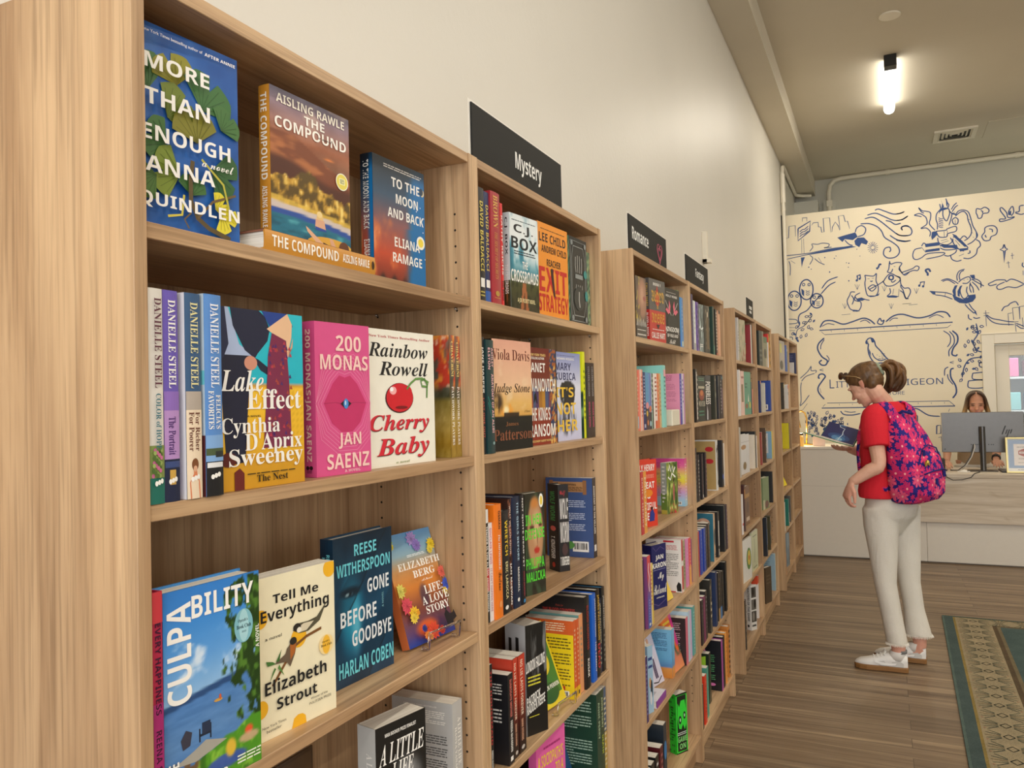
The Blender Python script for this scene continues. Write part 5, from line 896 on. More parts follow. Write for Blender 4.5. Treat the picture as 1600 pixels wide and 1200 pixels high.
B('B2',3,'white spine with red and black drawing',-.012,3.9051,1.0613,(0,0,1.5708),.165,.2415,.04,'dcdcd6',spine=[('e',.5,.5,.16,.16,'7a2c24'),('l',[(.5,.9),(.4,.7),(.5,.34),(.6,.1)],.006,'3a3a38'),('e',.7,.85,.2,.05,'3a3a38'),('e',.3,.8,.2,.05,'3a3a38'),('e',.6,.15,.2,.05,'3a3a38')],back=[('r',.02,.02,.98,.98,'b0945c'),('e',.8,.82,.12,.05,'b8242c'),('e',.8,.58,.12,.05,'b8242c')])
B('B2',3,'black spine with blue splash',-.014,4.0641,1.0613,(0,0,1.5708),.15,.2324,.04,'1c1c1f',spine=[('e',.3,.22,.25,.06,'2a5ac0'),('e',.4,.12,.12,.05,'5a6a80')])
B('B2',3,'white slim spine at right panel',-.016,4.1045,1.0613,(0,0,1.5708),.15,.2149,.04,'e6e4de',hard=0)
B('B1',4,'dark spine at the left panel',-.012,2.5641,.7453,(0,0,1.5708),.12,.2314,.021,'2a2238',hard=0)
B('B1',4,'spine fading from red to blue',-.004,2.6143,.7453,(0,0,1.5708),.125,.2385,.04,'8a4a80',hard=0,spine=[('g',4,24,'redblue'),('l',[(.5,.9),(.35,.8),(.6,.7),(.4,.6),(.55,.5)],.008,'f0d8e0'),('b',.4,.1,.6,.4,8,'c8c8e8'),('e',.5,.05,.2,.02,'f4f1ea')])
B('B1',4,'cream and yellow slim spine',-.008,2.6567,.7453,(0,0,1.5708),.125,.2034,.0267,'f0dca0',hard=0,spine=[('r',.5,0,1,1,'e8c84a'),('b',.1,.3,.5,.9,9,'b84a5c')])
B('B1',4,'navy hardcover with flowing white script',-.0508,2.8043,.7453,(0,0,-.34),.0923,.232,.045,'1c1f5c',front=[('l',[(.1,.97),(.3,.9),(.6,.96),(.9,.9)],.002,'6a5a8c'),('l',[(.05,.1),(.4,.05),(.9,.12)],.002,'6a5a8c'),('t','JAN','sb',.26,.745,.8,.835,'f4f1ea'),('t','KARON','sb',.04,.635,.97,.715,'f4f1ea'),('b',.06,.6,.95,.615,1,'a8a8d0'),('t','My','sc',.4,.42,.8,.56,'f4f1ea'),('t','Beloved','sc',.08,.23,.97,.38,'f4f1ea'),('t','A MITFORD NOVEL','sb',.26,.165,.8,.185,'f4f1ea')],spine=[('l',[(.2,.9),(.5,.8),(.4,.7)],.002,'6a6ab0')])
B('B1',4,'small yellow book leaning back',-.032,2.9077,.7512,(0,-.38,-.1),.09,.165,.016,'e8c84a',hard=0,front=[('r',.1,.5,.9,.8,'f0f0e8'),('b',.2,.2,.8,.7,5,'3a5a80')])
B('B1',4,'white paperback with red border showing its back',-.014,3.1316,.7453,(0,0,1.5708),.142,.2046,.0262,'c83c44',hard=0,spine=[('r',0,.5,1,.6,'f4f1ea'),('r',.2,0,1,.05,'f4f1ea')],back=[('r',0,0,1,1,'eeeae6'),('r',.5,.95,.8,.985,'c8303c'),('b',.3,.8,.9,.9,4,'c85a60'),('b',.3,.3,.92,.74,13,'8a8884'),('p',[(.86,.02),(.98,.02),(.97,.16),(.9,.2),(.84,.12)],'1a1a1a'),('r',.6,0,.82,.02,'c8303c')])
B('B1',4,'olive spine beside the white one',-.014,3.1698,.7453,(0,0,1.5708),.13,.1973,.0363,'a8a480',hard=0,spine=[('b',.3,.2,.7,.9,10,'6a6a48')])
B('B1',4,'pink spine',-.016,3.2375,.7453,(0,0,1.5708),.13,.1944,.04,'e48cc0',hard=0,spine=[('b',.4,.2,.6,.8,8,'f0c0dc')])
B('B1',4,'coral to yellow spine',-.016,3.2819,.7453,(0,0,1.5708),.13,.1889,.04,'e8485c',hard=0,spine=[('r',0,0,1,.4,'f0a858'),('b',.35,.3,.65,.9,8,'f8c8a0')])
B('B1',4,'slim plum spine at right panel',-.018,3.3095,.7453,(0,0,1.5708),.12,.1777,.0272,'8a4a80',hard=0)
B('B2',4,'red spine at the left panel',-.01,3.4228,.7453,(0,0,1.5708),.12,.1924,.0309,'b02c34',hard=0)
B('B2',4,'royal blue spine',-.01,3.4817,.7453,(0,0,1.5708),.12,.1918,.04,'2848b0',hard=0,spine=[('b',.35,.2,.65,.9,8,'6a84d8')])
B('B2',4,'second royal blue spine',-.01,3.552,.7453,(0,0,1.5708),.12,.189,.04,'2444a4',hard=0,spine=[('b',.35,.2,.65,.9,8,'5a74c8')])
B('B2',4,'black slim spine',-.01,3.5856,.7453,(0,0,1.5708),.12,.1938,.0313,'1c1a18',hard=0,spine=[('b',.3,.2,.7,.9,8,'6a5a40')])
B('B2',4,'brown black spine',-.01,3.6447,.7453,(0,0,1.5708),.12,.1967,.04,'3a2a20',hard=0,spine=[('b',.3,.2,.7,.9,8,'6a4a34')])
B('B2',4,'teal hardcover with tan figure on its spine',-.012,3.7829,.7453,(0,0,1.5708),.155,.2215,.04,'c8a888',spine=[('e',.5,.5,.4,.18,'3a4a4c'),('b',.3,.06,.8,.16,2,'2a2a28')],back=[('r',0,0,1,1,'2f7288'),('e',.7,.8,.2,.1,'d8a88c'),('e',.7,.8,.1,.05,'f0dcc8')])
B('B2',4,'black spine with white panel',-.012,3.8869,.7453,(0,0,1.5708),.15,.2161,.04,'1c1c1e',spine=[('r',.2,.25,.6,.8,'e8e4dc'),('r',.2,.04,.5,.18,'d8d4cc')])
B('B2',4,'tall black spine with silver marks',-.01,4.0366,.7453,(0,0,1.5708),.165,.2277,.04,'17191a',spine=[('l',[(.5,.9),(.7,.7),(.4,.5),(.6,.3)],.004,'6a7a70'),('b',.4,.05,.7,.25,5,'9aa098')])
B('B2',4,'dark purple spine at right panel',-.012,4.1045,.7453,(0,0,1.5708),.165,.2214,.04,'2a2038',spine=[('b',.4,.1,.7,.9,9,'8a7aa0')])
B('B1',5,'dark purple slim spine',-.006,2.553,.4513,(0,0,1.5708),.12,.2136,.0269,'3a2468',hard=0,spine=[('b',.3,.1,.7,.9,12,'9a8ac8')])
B('B1',5,'pale blue paperback with illustrated couple',-.0214,2.6101,.4513,(0,0,-.3),.0317,.224,.02,'9cbcd4',hard=0,front=[('b',.1,.75,.9,.85,1,'2a3a80'),('b',.1,.64,.9,.73,1,'2a3a80'),('e',.4,.45,.2,.08,'c89a6a'),('e',.65,.35,.2,.14,'2a3444'),('e',.5,.22,.2,.1,'d8d8dc')])
B('B1',5,'lilac paperback with a man leaning back on stand',-.0728,2.8202,.4557,(0,-.3,-.2),.115,.215,.015,'cfcadc',hard=0,front=[('t','ROUGH','sb',.1,.8,.9,.92,'f4f1ea'),('b',.1,.66,.6,.76,1,'f4f1ea'),('e',.6,.72,.08,.05,'d8a888'),('r',.5,.42,.72,.68,'e8e4e8'),('r',.52,.1,.6,.42,'4a3a5c'),('r',.62,.1,.7,.42,'4a3a5c'),('l',[(.3,.06),(.6,.03),(.9,.1)],.004,'2a2a30')])
B('B1',5,'white book lying flat with purple spine',-.008,2.7866,.4774,(1.5708,-1.5708,0),.115,.12,.026,('e4e0e8','8a3a9c','e4e0e8'),front=[('b',.2,.3,.8,.7,4,'8a8a98')])
B('B1',5,'blue and orange paperback showing its back',-.03,3.0144,.4513,(0,0,1.5708),.14,.1814,.04,'6aaedc',hard=0,spine=[('g',2,20,'skyorange')],back=[('g',6,30,'skyorange'),('b',.1,.55,.9,.93,12,'2a5a8c')])
B('B1',5,'orange and pink book leaning back',-.0315,3.0169,.4563,(0,-.28,-.1),.115,.21,.018,'f07a2c',hard=0,front=[('g',16,24,'orangepink'),('b',.15,.7,.8,.9,2,'f4d84a')])
B('B1',5,'black paperback with pink spine',-.014,3.1785,.4513,(0,0,1.5708),.135,.1844,.0394,'d86a84',hard=0,back=[('r',0,0,1,1,'2a2226'),('b',.15,.3,.85,.9,14,'b8a8ac')])
B('B1',5,'pale blue slim spine',-.014,3.2136,.4513,(0,0,1.5708),.13,.1989,.0301,'b8d4e4',hard=0)
B('B1',5,'lilac slim spine',-.014,3.2469,.4513,(0,0,1.5708),.13,.1952,.0307,'d0b8dc',hard=0)
B('B1',5,'teal spine at right panel',-.014,3.3095,.4513,(0,0,1.5708),.135,.1971,.04,'5aa8a4',hard=0,spine=[('b',.3,.1,.7,.9,12,'a8dcd4')])
B('B2',5,'black spine with white page top',-.008,3.4529,.4513,(0,0,1.5708),.13,.1899,.04,'2c2228',hard=0,spine=[('b',.3,.2,.7,.9,8,'5a4a50')])
B('B2',5,'magenta edged black spine',-.008,3.4942,.4513,(0,0,1.5708),.13,.1961,.0367,'7a2a58',hard=0)
B('B2',5,'black spine with grey page top',-.01,3.5412,.4513,(0,0,1.5708),.13,.2087,.0352,'2a2428',hard=0,spine=[('b',.3,.2,.7,.9,8,'8a8088')])
B('B2',5,'mottled dark spine with pale lettering',-.01,3.646,.4513,(0,0,1.5708),.15,.2361,.04,'33302a',spine=[('g',6,30,'speckgrey'),('b',.2,.25,.8,.6,3,'d8ccb0')])
B('B2',5,'thick dark navy spine',-.006,3.7584,.4513,(0,0,1.5708),.15,.2488,.04,'26365c')
B('B2',5,'black spine with tan band',-.012,3.8545,.4513,(0,0,1.5708),.14,.2262,.04,'25221e',spine=[('r',0,0,1,.26,'b08c58'),('b',.2,.4,.8,.9,5,'7a6a50')])
B('B2',5,'black spine with blue foot',-.012,3.8991,.4513,(0,0,1.5708),.14,.2199,.04,'1c1e22',spine=[('r',0,0,1,.26,'3a7ab8')])
B('B2',5,'plain black spine',-.012,3.9505,.4513,(0,0,1.5708),.14,.2144,.04,'191919',spine=[('b',.3,.3,.7,.9,5,'4a4a48')])
B('B2',5,'tall black spine at right panel',-.012,4.0449,.4513,(0,0,1.5708),.155,.2402,.04,'141414')
B('B1',6,'black spine with white capitals',-.006,2.5575,.1153,(0,0,1.5708),.125,.185,.0269,'1a1a1a',hard=0,spine=[('b',.3,.1,.8,.9,7,'e8e4e0')])
B('B1',6,'second black spine with white capitals',-.006,2.6058,.1153,(0,0,1.5708),.125,.187,.04,'1a1a1a',hard=0,spine=[('b',.3,.1,.8,.9,7,'e8e4e0')])
B('B1',6,'third black spine with white capitals',-.006,2.6593,.1153,(0,0,1.5708),.125,.19,.04,'1c1a1a',hard=0,spine=[('b',.3,.1,.8,.9,7,'e8e4e0')])
B('B1',6,'dark red spine',-.008,2.7251,.1153,(0,0,1.5708),.125,.195,.04,'5a1a20',hard=0,spine=[('b',.3,.1,.8,.9,7,'b86a6c')])
B('B1',6,'thick dark book with blue face',-.02,2.8213,.1153,(0,0,1.5708),.14,.235,.04,'26303a',hard=0,spine=[('e',.5,.6,.45,.14,'2a7ab8')])
B('B1',6,'bright green and black book with round eyes',-.0504,3.0905,.1153,(0,0,-.5),.0634,.2318,.0357,('182018','28c832','182018'),hard=0,front=[('l',[(.05,.03),(.95,.03),(.95,.97),(.05,.97),(.05,.03)],.006,'35d43c'),('p',[(.15,.85),(.3,.78),(.45,.88),(.8,.88),(.9,.72),(.95,.5),(.75,.38),(.6,.48),(.45,.4),(.25,.42),(.12,.6)],'35d43c'),('e',.35,.56,.13,.07,'16201a'),('e',.75,.62,.11,.065,'16201a'),('e',.36,.56,.05,.03,'b8f0b8'),('e',.75,.62,.045,.028,'b8f0b8'),('b',.1,.3,.9,.36,2,'d8e0d8'),('t','GAME','sb',.12,.19,.92,.285,'8ad880'),('t','ON','sb',.25,.075,.8,.165,'8ad880')],spine=[('e',.1,.05,.12,.02,'1c8a28'),('e',.66,.14,.12,.02,'1c8a28'),('e',.42,.23,.12,.02,'1c8a28'),('e',.18,.32,.12,.02,'1c8a28'),('e',.74,.41,.12,.02,'1c8a28'),('e',.5,.5,.12,.02,'1c8a28'),('e',.26,.59,.12,.02,'1c8a28'),('e',.82,.68,.12,.02,'1c8a28'),('e',.58,.77,.12,.02,'1c8a28'),('e',.34,.86,.12,.02,'1c8a28'),('e',.1,.95,.12,.02,'1c8a28'),('e',.66,.05,.12,.02,'1c8a28'),('e',.42,.14,.12,.02,'1c8a28'),('e',.18,.23,.12,.02,'1c8a28'),('e',.74,.32,.12,.02,'1c8a28'),('e',.5,.41,.12,.02,'1c8a28'),('e',.26,.5,.12,.02,'1c8a28'),('e',.82,.59,.12,.02,'1c8a28'),('e',.58,.68,.12,.02,'1c8a28'),('e',.34,.77,.12,.02,'1c8a28'),('e',.1,.86,.12,.02,'1c8a28'),('e',.66,.95,.12,.02,'1c8a28'),('b',.35,.25,.65,.8,12,'123a16')])
B('B2',6,'black slim spine at left panel',-.004,3.3817,.1153,(0,0,1.5708),.125,.186,.0278,'1a1a1c',hard=0)
B('B2',6,'red orange spine',-.006,3.4599,.1153,(0,0,1.5708),.13,.205,.04,'e03c20',hard=0,spine=[('b',.4,.2,.6,.8,8,'8a2010')])
B('B2',6,'teal spine',-.012,3.5327,.1153,(0,0,1.5708),.13,.215,.0387,'4aa08c',hard=0)
B('B2',6,'black and lime patterned book',-.035,3.7004,.1153,(0,0,1.5708),.14,.225,.04,'1f2c1c',hard=0,back=[('p',[(.2,.85),(.9,.95),(.9,.75),(.5,.7)],'a8d83c'),('e',.5,.6,.2,.06,'a8d83c'),('p',[(.3,.3),(.8,.5),(.7,.2)],'a8d83c'),('e',.4,.42,.15,.05,'b85aa8')])
B('B2',6,'magenta spine with a pink star on black back',-.012,3.8785,.1153,(0,0,1.5708),.15,.235,.04,'b04aa0',back=[('r',0,0,1,1,'17181f'),('p',[(.4,.93),(.45,.88),(.56,.88),(.48,.83),(.52,.76),(.42,.8),(.32,.76),(.36,.83),(.28,.88),(.38,.88)],'f08ac0'),('b',.15,.2,.8,.72,13,'5aa068'),('e',.7,.12,.1,.03,'e07ab8')])
B('B2',6,'black spine between magenta and orange',-.012,3.9277,.1153,(0,0,1.5708),.15,.24,.04,'1a1820')
B('B2',6,'orange spine',-.012,3.9871,.1153,(0,0,1.5708),.15,.243,.04,'f0a048',spine=[('b',.4,.1,.6,.9,10,'8a4a1c')])
B('B2',6,'amber black patterned spine at right panel',-.014,4.081,.1153,(0,0,1.5708),.15,.25,.04,'c8823c',spine=[('e',.4,.1,.3,.03,'2a1c14'),('e',.4,.2,.3,.03,'2a1c14'),('e',.4,.3,.3,.03,'2a1c14'),('e',.4,.4,.3,.03,'2a1c14'),('e',.4,.5,.3,.03,'2a1c14'),('e',.4,.6,.3,.03,'2a1c14'),('e',.4,.7,.3,.03,'2a1c14'),('e',.4,.8,.3,.03,'2a1c14'),('e',.4,.9,.3,.03,'2a1c14')])
B('C1',1,'white grey slim spine',-.01,4.6337,1.7149,(0,0,1.5708),.15,.245,.034,'d0ccc8',hard=0,spine=[('b',.3,.2,.7,.7,7,'8a7a80')])
B('C1',1,'large floral patterned hardcover',-.0268,4.753,1.7149,(0,0,-.12),.1238,.25,.03,'b8ae92',front=[('g',16,24,'floral')])
B('C1',1,'dark red hardcover showing its back',-.014,5.1437,1.7149,(0,0,1.5708),.2,.245,.038,'e8e0d8',back=[('r',0,0,1,1,'9a2f34'),('b',.1,.55,.8,.92,14,'c87a78'),('r',.05,.5,.85,.53,'7ac0c8'),('r',.05,.26,.85,.48,'c8a060'),('r',.5,.3,.8,.46,'3a3440'),('bc',.1,.1,.8,.2)])
B('C1',1,'dark green spine',-.014,5.1821,1.7149,(0,0,1.5708),.15,.245,.038,'1f3630')
B('C1',1,'rust brown spine at right panel',-.016,5.2205,1.7149,(0,0,1.5708),.15,.245,.038,'9a5030')
B('C2',1,'black green paperback',-.0242,5.5545,1.7149,(0,0,-.1),.1218,.2429,.03,'25302a',front=[('r',.7,0,1,1,'8a8470'),('b',.1,.1,.6,.5,3,'6a7068')])
B('C2',1,'cream book with a dark vase',-.0226,5.7573,1.7149,(0,0,-.1),.106,.2134,.018,'8a8a70',front=[('e',.4,.45,.3,.16,'2a2a24'),('r',0,.8,1,1,'4a6a48'),('r',.5,0,1,.3,'b8ac98')])
B('C2',1,'red book with white spine',-.01,5.9257,1.7149,(0,0,1.5708),.15,.18,.038,'e8e4dc')
B('C2',1,'bright red spine',-.014,5.9641,1.7149,(0,0,1.5708),.15,.245,.038,'d8342e')
B('C2',1,'yellow patterned spine at right panel',-.01,6.0025,1.7149,(0,0,1.5708),.15,.245,.038,'c89a28',spine=[('e',.5,.15,.4,.06,'4a5a24'),('e',.5,.35,.4,.06,'4a5a24'),('e',.5,.55,.4,.06,'4a5a24'),('e',.5,.75,.4,.06,'4a5a24'),('e',.5,.95,.4,.06,'4a5a24')])
B('C1',2,'white slim spine',-.006,4.6087,1.4023,(0,0,1.5708),.15,.2598,.038,'ece8e4',hard=0)
B('C1',2,'pale pink book',-.0161,4.6906,1.4023,(0,0,-.08),.0766,.257,.02,'e4c0b4',front=[('r',.1,.3,.7,.7,'8a7a5c'),('b',.1,.8,.9,.9,1,'b87a70')])
B('C1',2,'green hardcover with small pale figures',-.0227,4.8544,1.4023,(0,0,-.06),.1788,.2575,.025,'4f9a80',front=[('p',[(.5,.3),(.66,.3),(.58,.5)],'e8ece0'),('e',.3,.2,.2,.06,'8a5a3c'),('e',.8,.22,.12,.08,'c8c84a'),('b',.1,.6,.4,.75,2,'2a6a58')])
B('C1',2,'dark slim spine',-.014,5.0939,1.4023,(0,0,1.5708),.15,.1982,.0317,'2a3440',hard=0)
B('C1',2,'coral slim spine',-.016,5.1506,1.4023,(0,0,1.5708),.15,.1547,.0376,'e08a70',hard=0)
B('C2',2,'navy and orange spine at left panel',-.01,5.4691,1.4023,(0,0,1.5708),.15,.2119,.038,'24346c',spine=[('r',0,.9,1,1,'d8885c')])
B('C2',2,'cream spine with black sprig',-.006,5.6465,1.4023,(0,0,1.5708),.15,.1981,.038,'dcd8c8',spine=[('l',[(.8,.7),(.6,.5),(.7,.25)],.01,'2a2a28')])
B('C2',2,'royal blue hardcover showing its back',-.012,6.0025,1.4023,(0,0,1.5708),.2,.2214,.038,'2448a0',back=[('r',.1,0,.8,.95,'7a88b4'),('e',.4,.9,.25,.07,'2a2c34'),('e',.6,.45,.2,.05,'d8dce4'),('bc',.5,.05,.9,.22)])
B('D1',2,'striped dark spine',-.01,6.8262,1.4023,(0,0,1.5708),.15,.2187,.038,'3a362c',spine=[('r',0,.8,1,.95,'c8b83a'),('p',[(0,.6),(1,.7),(1,.62),(0,.52)],'e0d8c8'),('p',[(0,.4),(1,.5),(1,.42),(0,.32)],'d8c8b8')])
B('D1',2,'white spine with red head',-.01,7.1307,1.4023,(0,0,1.5708),.15,.1988,.038,'e4e2de',spine=[('r',0,.85,1,1,'d8423a'),('e',.5,.65,.4,.07,'5a98a8')])
B('D1',2,'white spine with orange head',-.01,7.1705,1.4023,(0,0,1.5708),.15,.2064,.038,'f0ece8',spine=[('r',0,.87,1,1,'f09a3a'),('r',0,0,.3,1,'d8907c')])
B('D1',1,'grey paperback with yellow patch',-.0257,6.7469,1.7149,(0,0,-.06),.229,.25,.03,'b0a8a0',front=[('r',0,.6,.4,.9,'d0cc6a'),('e',.3,.2,.3,.15,'3a3a34')])
B('D1',1,'periwinkle blue spine',-.012,7.1321,1.7149,(0,0,1.5708),.15,.2285,.038,'6078c0')
B('D1',1,'teal blue spine',-.012,7.1705,1.7149,(0,0,1.5708),.15,.2073,.038,'2a7a9c',spine=[('r',.1,.85,.9,.95,'e0e8ec')])
B('D2',1,'black and white slim book at left panel',-.006,7.6539,1.7149,(0,0,1.5708),.15,.1,.038,'d8d8d8',hard=0,spine=[('p',[(0,0),(.5,0),(.2,.5)],'2a2a2c')])
B('D2',1,'navy hardcover showing its back',-.01,7.9105,1.7149,(0,0,1.5708),.2,.2,.038,'2c3460',back=[('b',.1,.6,.9,.9,4,'5a6494'),('b',.1,.2,.9,.5,4,'5a6494')])
B('C1',3,'pale grey slim spine',-.006,4.5566,1.0613,(0,0,1.5708),.15,.2783,.038,'c0bcb4',hard=0)
B('C1',3,'white hardcover with bronze figures',-.0233,4.6702,1.0613,(0,0,-.05),.2263,.2279,.025,'dcdcdc',front=[('e',.3,.68,.3,.06,'b08458'),('e',.4,.2,.2,.1,'8a7040'),('r',0,.8,1,.82,'c0c0c0')])
B('C1',3,'cream spine',-.012,5.1347,1.0613,(0,0,1.5708),.15,.2105,.038,'ece2d0',hard=0,spine=[('b',.2,.6,.5,.9,4,'c8b8a0')])
B('C1',3,'tall black spine',-.012,5.1821,1.0613,(0,0,1.5708),.15,.2287,.038,'1a1a1a')
B('C1',3,'white spine at right panel',-.012,5.2205,1.0613,(0,0,1.5708),.15,.2005,.038,'f2f0ec')
B('C2',3,'red slim spine',-.008,5.4322,1.0613,(0,0,1.5708),.15,.214,.038,'a84a44',hard=0)
B('C2',3,'brown patterned spine',-.006,5.6114,1.0613,(0,0,1.5708),.15,.2346,.038,'5a4430',spine=[('e',.5,.08,.42,.03,'c8a870'),('e',.5,.19,.42,.03,'2a1e18'),('e',.5,.3,.42,.03,'c8a870'),('e',.5,.41,.42,.03,'2a1e18'),('e',.5,.52,.42,.03,'c8a870'),('e',.5,.63,.42,.03,'2a1e18'),('e',.5,.74,.42,.03,'c8a870'),('e',.5,.85,.42,.03,'2a1e18'),('e',.5,.96,.42,.03,'c8a870')])
B('C2',3,'light blue book showing its printed back',-.014,6.0025,1.0613,(0,0,1.5708),.17,.1968,.038,'e8dc3a',back=[('r',0,0,1,1,'8ab8d8'),('r',.2,.2,.85,.92,'dce0e8'),('b',.3,.3,.75,.85,10,'7a8898')])
B('D1',3,'black slim spine at left panel',-.004,6.5403,1.0613,(0,0,1.5708),.15,.1666,.038,'24242a',hard=0)
B('D1',3,'yellow book showing its back',-.014,7.1554,1.0613,(0,0,1.5708),.2,.2174,.038,'3a3a3c',back=[('r',0,0,1,1,'e8dc1c'),('b',.1,.2,.7,.9,16,'8a841c')])
B('C1',4,'white slim spine with red mark',-.004,4.5573,.7453,(0,0,1.5708),.15,.221,.038,'ece8e8',hard=0,spine=[('r',0,.22,1,.28,'c82c34')])
B('C1',4,'brown and gold spine',-.01,4.6769,.7453,(0,0,1.5708),.15,.2618,.038,'4a2420',spine=[('r',.1,.7,.9,.9,'c88a30')])
B('C1',4,'brown pictorial paperback',-.0356,4.846,.7453,(0,0,-.05),.1117,.2309,.02,'7a5438',front=[('r',0,.7,1,.8,'b88a48'),('r',.1,.1,.9,.2,'d8c0a8'),('e',.5,.45,.3,.15,'5a3c2c')])
B('C2',4,'sage green book with a brown shape',-.0292,5.5411,.7453,(0,0,-.12),.16,.2144,.03,'7c9468',front=[('e',.6,.14,.3,.12,'6a3a2c'),('r',0,0,.3,.3,'c8c8a8')])
B('C2',4,'tall black hardcover at right panel',-.02,6.0025,.7453,(0,0,1.5708),.2,.2203,.038,'202224',spine=[('r',.85,0,1,1,'d8d8d8')],back=[('e',.3,.6,.2,.06,'5a5c60'),('e',.3,.45,.15,.05,'5a5c60')])
B('D1',4,'bright yellow book slumped on its side',-.053,6.973,.7555,(0,-.42,-.1),.13,.21,.025,'f0dc1c',hard=0,front=[('b',.2,.3,.8,.8,6,'b8a81c')])
B('C1',5,'curled white booklet with a leaf drawing',-.0259,4.6197,.4513,(0,0,-.1),.1994,.2402,.014,'ecece6',hard=0,front=[('e',.68,.5,.26,.26,'5a8a48'),('e',.7,.52,.16,.18,'e0c850'),('e',.7,.52,.06,.06,'c84a3c')])
B('C1',5,'pale green booklet with a stem',-.0231,4.9452,.4513,(0,0,-.05),.1826,.235,.012,'cfd4b0',hard=0,front=[('l',[(.4,.2),(.5,.5),(.45,.8)],.006,'3a4a34'),('b',.2,.05,.8,.1,1,'5a6a4c'),('b',.2,.85,.8,.9,1,'5a6a4c')])
B('C2',5,'blue black spine',-.004,5.5091,.4513,(0,0,1.5708),.15,.2553,.038,'1c2430',spine=[('r',0,.3,.3,.7,'3a6a9c'),('b',.5,.2,.8,.4,2,'c87a30')])
B('C2',5,'brown green spine',-.012,5.7488,.4513,(0,0,1.5708),.15,.2322,.038,'4a4428',spine=[('e',.5,.1,.4,.08,'b87a30'),('e',.5,.3,.4,.08,'2a3a20'),('e',.5,.5,.4,.08,'b87a30'),('e',.5,.7,.4,.08,'2a3a20'),('e',.5,.9,.4,.08,'b87a30')])
B('D1',5,'white slim spine at left panel',-.003,6.553,.4513,(0,0,1.5708),.15,.225,.038,'e8e4dc',hard=0)
B('D1',5,'teal green spine with white foot',-.006,6.8541,.4513,(0,0,1.5708),.15,.2154,.038,'167a6c',spine=[('r',.2,.1,.6,.5,'f4f1ea')])
B('D1',5,'grey black spine',-.014,7.0686,.4513,(0,0,1.5708),.15,.2172,.038,'5a5a58',spine=[('r',.5,0,1,.6,'2a2a28')])
B('C1',6,'dark photographic spine at left panel',-.004,4.5455,.1153,(0,0,1.5708),.15,.27,.038,'35302a',spine=[('b',.2,.2,.8,.8,5,'8a8478')])
B('C1',6,'thick white photo book with black lettering',-.0299,4.8951,.1153,(0,0,-.5),.0499,.268,.0352,('dcdad4','e6e4de','dcdad4'),front=[('b',.1,.05,.9,.14,1,'1a1a18'),('r',.05,.72,.95,.95,'55504a'),('r',.05,.45,.95,.68,'6a6660'),('r',.05,.18,.95,.42,'4a4640'),('e',.4,.85,.2,.1,'2a2622'),('e',.7,.58,.2,.1,'2a2622'),('e',.4,.3,.2,.1,'8a847a')],spine=[('t','MASTERS OF THE GAME','sb',.06,.8,.3,.72,'1c1a18'),('e',.4,.09,.2,.03,'1c1a18')])
B('C1',6,'white and orange book at right panel',-.03,5.2205,.1153,(0,0,1.5708),.16,.265,.038,'e8e4e0',spine=[('r',0,.82,1,1,'d8502c')],back=[('r',0,0,1,1,'e8e4e0'),('r',0,.8,1,1,'d8502c'),('e',.6,.9,.25,.05,'2a2a28'),('b',.2,.1,.8,.3,4,'3a3a38'),('bc',.5,.02,.95,.1)])
B('C2',6,'dark brown hardcover with curved edge',-.0336,5.5574,.1153,(0,0,-.3),.0936,.24,.03,'4a3c2c',front=[('b',.2,.5,.8,.8,3,'6a5a44')])
B('C2',6,'pale blue book showing its back',-.02,6.0025,.1153,(0,0,1.5708),.17,.26,.038,'b0ccd8',back=[('r',0,0,1,1,'9cbccc'),('b',.3,.9,.8,.94,1,'4a5a64'),('b',.15,.3,.8,.8,10,'7a9aaa'),('bc',.1,.02,.6,.09)])
B('D1',6,'orange slim spine at left panel',-.002,6.5164,.1153,(0,0,1.5708),.15,.17,.0301,'f0902c',hard=0)
B('D1',6,'slate blue picture book',-.0325,6.8203,.1153,(0,0,-.12),.1041,.27,.02,'6f8898',front=[('g',12,18,'gallery')])
